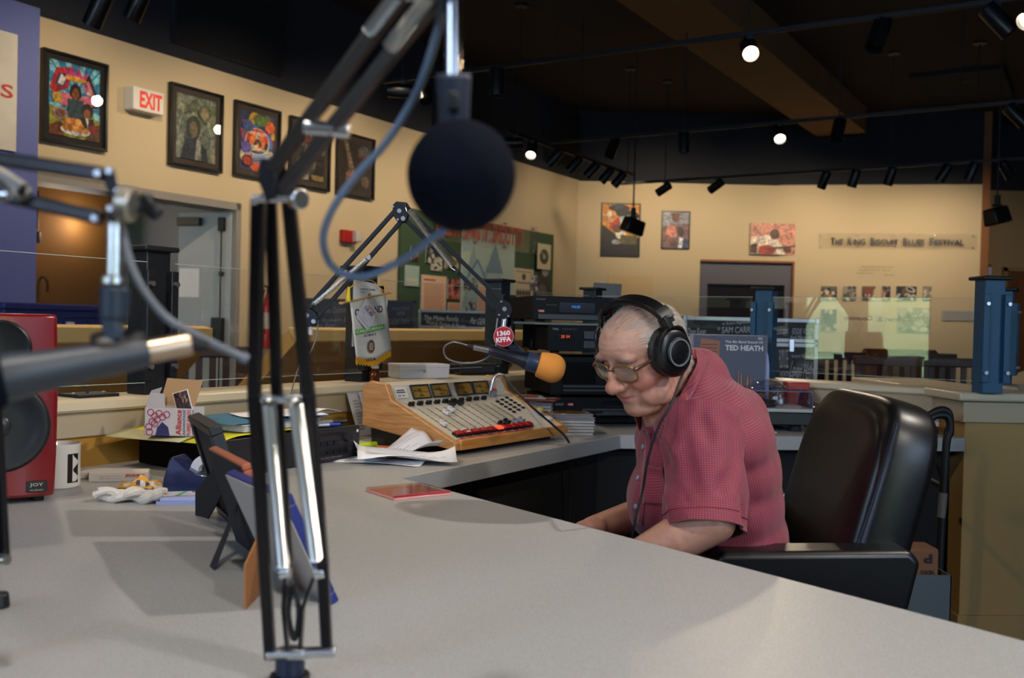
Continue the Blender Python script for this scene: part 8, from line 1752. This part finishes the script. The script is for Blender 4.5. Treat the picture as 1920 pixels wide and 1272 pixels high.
# ---- hair: thousands of short strands following the skull, thin on the crown
def strands(name, n, seed, col, region, m):
    r = random.Random(seed); mb = MB(); me = person.data
    co = np.empty(len(me.vertices)*3); me.vertices.foreach_get('co', co); co = co.reshape(-1, 3); no = np.empty(len(me.vertices)*3); me.vertices.foreach_get('normal', no); no = no.reshape(-1, 3)
    L = co @ Hx[:3, :3].T+Hx[:3, 3]; dens = region(L); idx = np.nonzero(dens > .02)[0]; w_ = dens[idx]; w_ = w_/w_.sum(); rs = np.random.RandomState(seed); pick = rs.choice(idx, n, p=w_)
    for i in pick:
        p = Vector(co[i]); nn_ = Vector(no[i]); l = Vector(L[i]); top = max(0, l.z)
        # combed back and slightly toward the side
        dl = Vector((-1.0, (.25 if l.y > 0 else -.25)+r.uniform(-.25, .25), -.25-.9*max(0, -l.x)*6+r.uniform(-.2, .2)))
        if l.z < .045 and l.x < .05: dl = Vector((-.45+r.uniform(-.2, .2), r.uniform(-.1, .1), -1))
        d = (HR @ dl); d = (d-nn_*d.dot(nn_)).normalized(); Ln = r.uniform(.014, .028); lift = r.uniform(.03, .22); w0 = r.uniform(.00013, .00026); sd = d.cross(nn_).normalized()
        p = p+nn_*.0002; a = p; b = p+d*Ln*.5+nn_*Ln*.5*lift; c = p+d*Ln+nn_*Ln*lift*.55
        mb.add([a-sd*w0, a+sd*w0, b+sd*w0, b-sd*w0, c+sd*w0*.3, c-sd*w0*.3], [(0, 1, 2, 3), (3, 2, 4, 5)])
    return mb.build(name, m, person, smooth=False)
def reg(L):
    x, y, z = L.T; a = np.abs(y)
    head = (x**2+y**2+z**2 < .155**2)
    face = np.clip((x-.048)/.02, 0, 1)*np.clip((.075-z)/.015, 0, 1)           # keep off the face
    up = np.clip((z-(-.055+.0*x))/.03, 0, 1); side = np.clip((a-.045)/.025, 0, 1)*np.clip((.072-x)/.02, 0, 1)
    frontline = np.clip((.080-x)/.01, 0, 1)*np.clip((z-.058)/.012, 0, 1)
    back = np.clip((-.01-x)/.03, 0, 1)
    lowface = (z < .0) & (x > -.02)
    d = np.maximum.reduce([back*1.0*up, side*np.clip((z-.02)/.02, 0, 1), frontline*.28])
    d = d*(1-face)*head; d[lowface] = 0; d[(z < -.05)] = 0
    return d
HW = mat('white_hair', 'c9beb4', .6, sheen=.3); HG = mat('grey_hair', '8f8078', .6)
hr = strands('hair', 9500, 3, None, reg, HW); tag(hr, 'thin white hair', kind='stuff')
hg = strands('side_hair', 7500, 8, None, lambda L: reg(L)*np.clip((.035-L[:, 0])/.02, 0, 1)*np.clip((np.abs(L[:, 1])-.03)/.02, .15, 1), HG); tag(hg, 'grey hair at the sides and back', kind='stuff')
def brow_reg(L):
    x, y, z = L.T; a = np.abs(y); return ((a > .012) & (a < .048) & (np.abs(z-(.0215-.12*np.abs(a-.03))) < .0048) & (x > .055)).astype(float)
def brows():
    r = random.Random(5); mb = MB(); me = person.data; co = np.empty(len(me.vertices)*3); me.vertices.foreach_get('co', co); co = co.reshape(-1, 3); no = np.empty(len(me.vertices)*3); me.vertices.foreach_get('normal', no); no = no.reshape(-1, 3)
    L = co @ Hx[:3, :3].T+Hx[:3, 3]; idx = np.nonzero(brow_reg(L) > 0)[0]
    for i in np.random.RandomState(2).choice(idx, 200):
        p = Vector(co[i]); nn_ = Vector(no[i]); s_ = 1 if L[i][1] > 0 else -1; d = HR @ Vector((-.1, s_*1.0, .25+r.uniform(-.4, .4))); d = (d-nn_*d.dot(nn_)).normalized(); sd = d.cross(nn_).normalized()*.00028; Ln = r.uniform(.006, .011)
        b = p+d*Ln*.5+nn_*Ln*.25; c = p+d*Ln+nn_*Ln*.2; mb.add([p-sd, p+sd, b+sd, b-sd, c], [(0, 1, 2, 3), (3, 2, 4)])
    return mb.build('eyebrows', mat('grey_brow', '9c8f86', .6), person, smooth=False)
tag(brows(), kind='stuff')
# ---- spectacles
GFR = mat('brown_horn_frame', '4c3022', .25, coat=.5); GGO = mat('gold_brown_rim', '8a6a48', .25, .5)
sp = thing('eyeglasses', 'brown rimmed eyeglasses worn low on the nose', 'glasses', h(.1, 0, 0)); LNS = glass('lens', 'e4ded8', .02, 2.2)
gx, gz = .1005, -.0045
for s_ in (-1, 1):
    def gp(a, k=1.0):
        x = .0278*math.copysign(abs(math.cos(a))**.62, math.cos(a))*k; z = .0170*math.copysign(abs(math.sin(a))**.70, math.sin(a))*k
        return h(gx-.010*((x*s_+.033)/.06)**2*1.0-.004-.12*z*-1, s_*.0335+x, gz+z)
    mb = MB(); mb.tube([gp(2*math.pi*i/32) for i in range(32)], .0023, 8, 1, closed=True); mb.build('lens_rim', GGO, sp)
    mb = MB(); mb.add([gp(2*math.pi*i/32, .97) for i in range(32)], [tuple(range(32))]); mb.build('lens', LNS, sp, smooth=False)
    hinge = h(gx-.016, s_*.0625, gz+.010); mb = MB(); mb.tube([h(gx-.011, s_*.059, gz+.009), hinge, h(.055, s_*.0715, gz+.014), h(.02, s_*.0765, gz+.018), h(.006, s_*.0765, gz+.020)], [.0036, .0042, .0034, .0030, .0026], 8, 5); mb.build('temple_arm', GFR, sp)
mb = MB(); mb.tube([h(gx-.004, -.0085, gz+.006), h(gx+.002, 0, gz+.0085), h(gx-.004, .0085, gz+.006)], .0019, 8, 6); mb.build('bridge', GFR, sp)
# ---- headphones
HPm = mat('black_headphone_plastic', '0c0c0e', .35); PADM = mat('black_pleather', '121214', .5, bump=.2, bscale=300); hp = thing('headphones', 'black over-ear headphones with a silver ring on the cup', 'headphones', h(-.0, 0, .11))
for s_ in (1, -1):
    cx, cz = .010, .010
    MMh = Matrix.Translation(h(cx, s_*.060, cz)) @ HR.to_4x4() @ Matrix.Rotation(-s_*math.pi/2, 4, 'X') @ Matrix.Rotation(s_*.0, 4, 'Y')
    def sc(prof, zs=1.0, ky=1.16): return prof
    el = Matrix.Diagonal((1.0, 1.14, 1.0, 1.0))
    mb = MB(); mb.lathe([(.020, .0), (.034, -.002), (.042, .004), (.044, .012), (.040, .020), (.03, .021)], MMh @ el, 40, caps=False); mb.build('ear_pad', PADM, hp)
    mb = MB(); mb.lathe([(.030, .018), (.0425, .020), (.044, .026), (.042, .034), (.036, .040), (.029, .042), (.0, .042)], MMh @ el, 40, caps=False); cup = mb.build('ear_cup', HPm, hp)
    mb = MB(); mb.lathe([(.0285, .0415), (.0285, .0455), (.026, .047), (.0, .0465)], MMh, 40, caps=False); mb.build('cup_boss', HPm, cup)
    mb = MB(); mb.lathe([(.0235, .0467), (.0262, .0472), (.0262, .0482), (.0235, .0482), (.0235, .0467)], MMh, 44, caps=False); mb.build('silver_ring', mat('grey_silver_ring', '9094a0', .35, .5), cup)
    mb = MB(); mb.tube([h(cx-.036, s_*.092, cz+.012), h(cx-.026, s_*.096, cz+.038), h(cx, s_*.097, cz+.050), h(cx+.026, s_*.096, cz+.038), h(cx+.036, s_*.092, cz+.012)], .0048, 10, 6); mb.build('yoke', HPm, hp)
    mb = MB(); mb.bar(h(cx, s_*.095, cz+.046), h(cx+.002, s_*.088, cz+.072), .024, .014, up=fx); mb.cyl(h(cx+.0, s_*.094, cz+.056), h(cx+.0, s_*.103, cz+.056), .0045, n=14); mb.build('slider', HPm, hp, bevel=.003)
# headband
def band(k, wd, rr, th0):
    pass
pts = []
for i in range(25):
    a = math.pi*i/24; y = .096*math.cos(a); z = .068+.066*math.sin(a)**.85 if math.sin(a) > 0 else .068; pts.append((y, z))
def bandmesh(name, off, thick, wid, m, i0=0, i1=24, xoff=.004, bev=.003):
    mb = MB(); vs = []; K = i1-i0+1
    for i in range(i0, i1+1):
        a = math.pi*i/24; y = (.090+off)*math.cos(a); z = .055+(.056+off)*max(0, math.sin(a))**.8; n_ = Vector((0, math.cos(a), math.sin(a)))
        for dx, dn_ in ((-wid/2, 0), (-wid/2*.8, thick), (wid/2*.8, thick), (wid/2, 0), (wid/2*.8, -thick*.35), (-wid/2*.8, -thick*.35)):
            vs.append(h(xoff+dx+.0, y+n_.y*dn_, z+n_.z*dn_))
    fs = [(k*6+j, k*6+(j+1) % 6, (k+1)*6+(j+1) % 6, (k+1)*6+j) for k in range(K-1) for j in range(6)]+[tuple(range(5, -1, -1)), tuple(range((K-1)*6, K*6))]
    mb.add(vs, fs); return mb.build(name, m, hp, bevel=bev, angle=50)
bandmesh('headband', 0, .007, .034, HPm, 1, 23, bev=.001); bandmesh('band_padding', -.0035, .006, .030, PADM, 4, 20, bev=.001); bandmesh('band_sleeve', .002, .0085, .036, HPm, 2, 5, bev=.001); bandmesh('band_sleeve', .002, .0085, .036, HPm, 19, 22, bev=.001)
mb = MB(); c0 = h(-.006, .085, -.038)
cpath = [c0, at(1272, 722, 1.86), at(1258, 760, 1.80), at(1235, 800, 1.80), at(1215, 860, 1.83), at(1205, 920, 1.87), at(1190, 980, 1.87), at(1184, 1030, 1.90), at(1186, 1080, 1.95)]
mb.tube(cpath, .0026, 8, 8); mb.build('headphone_cable', RUB, hp)
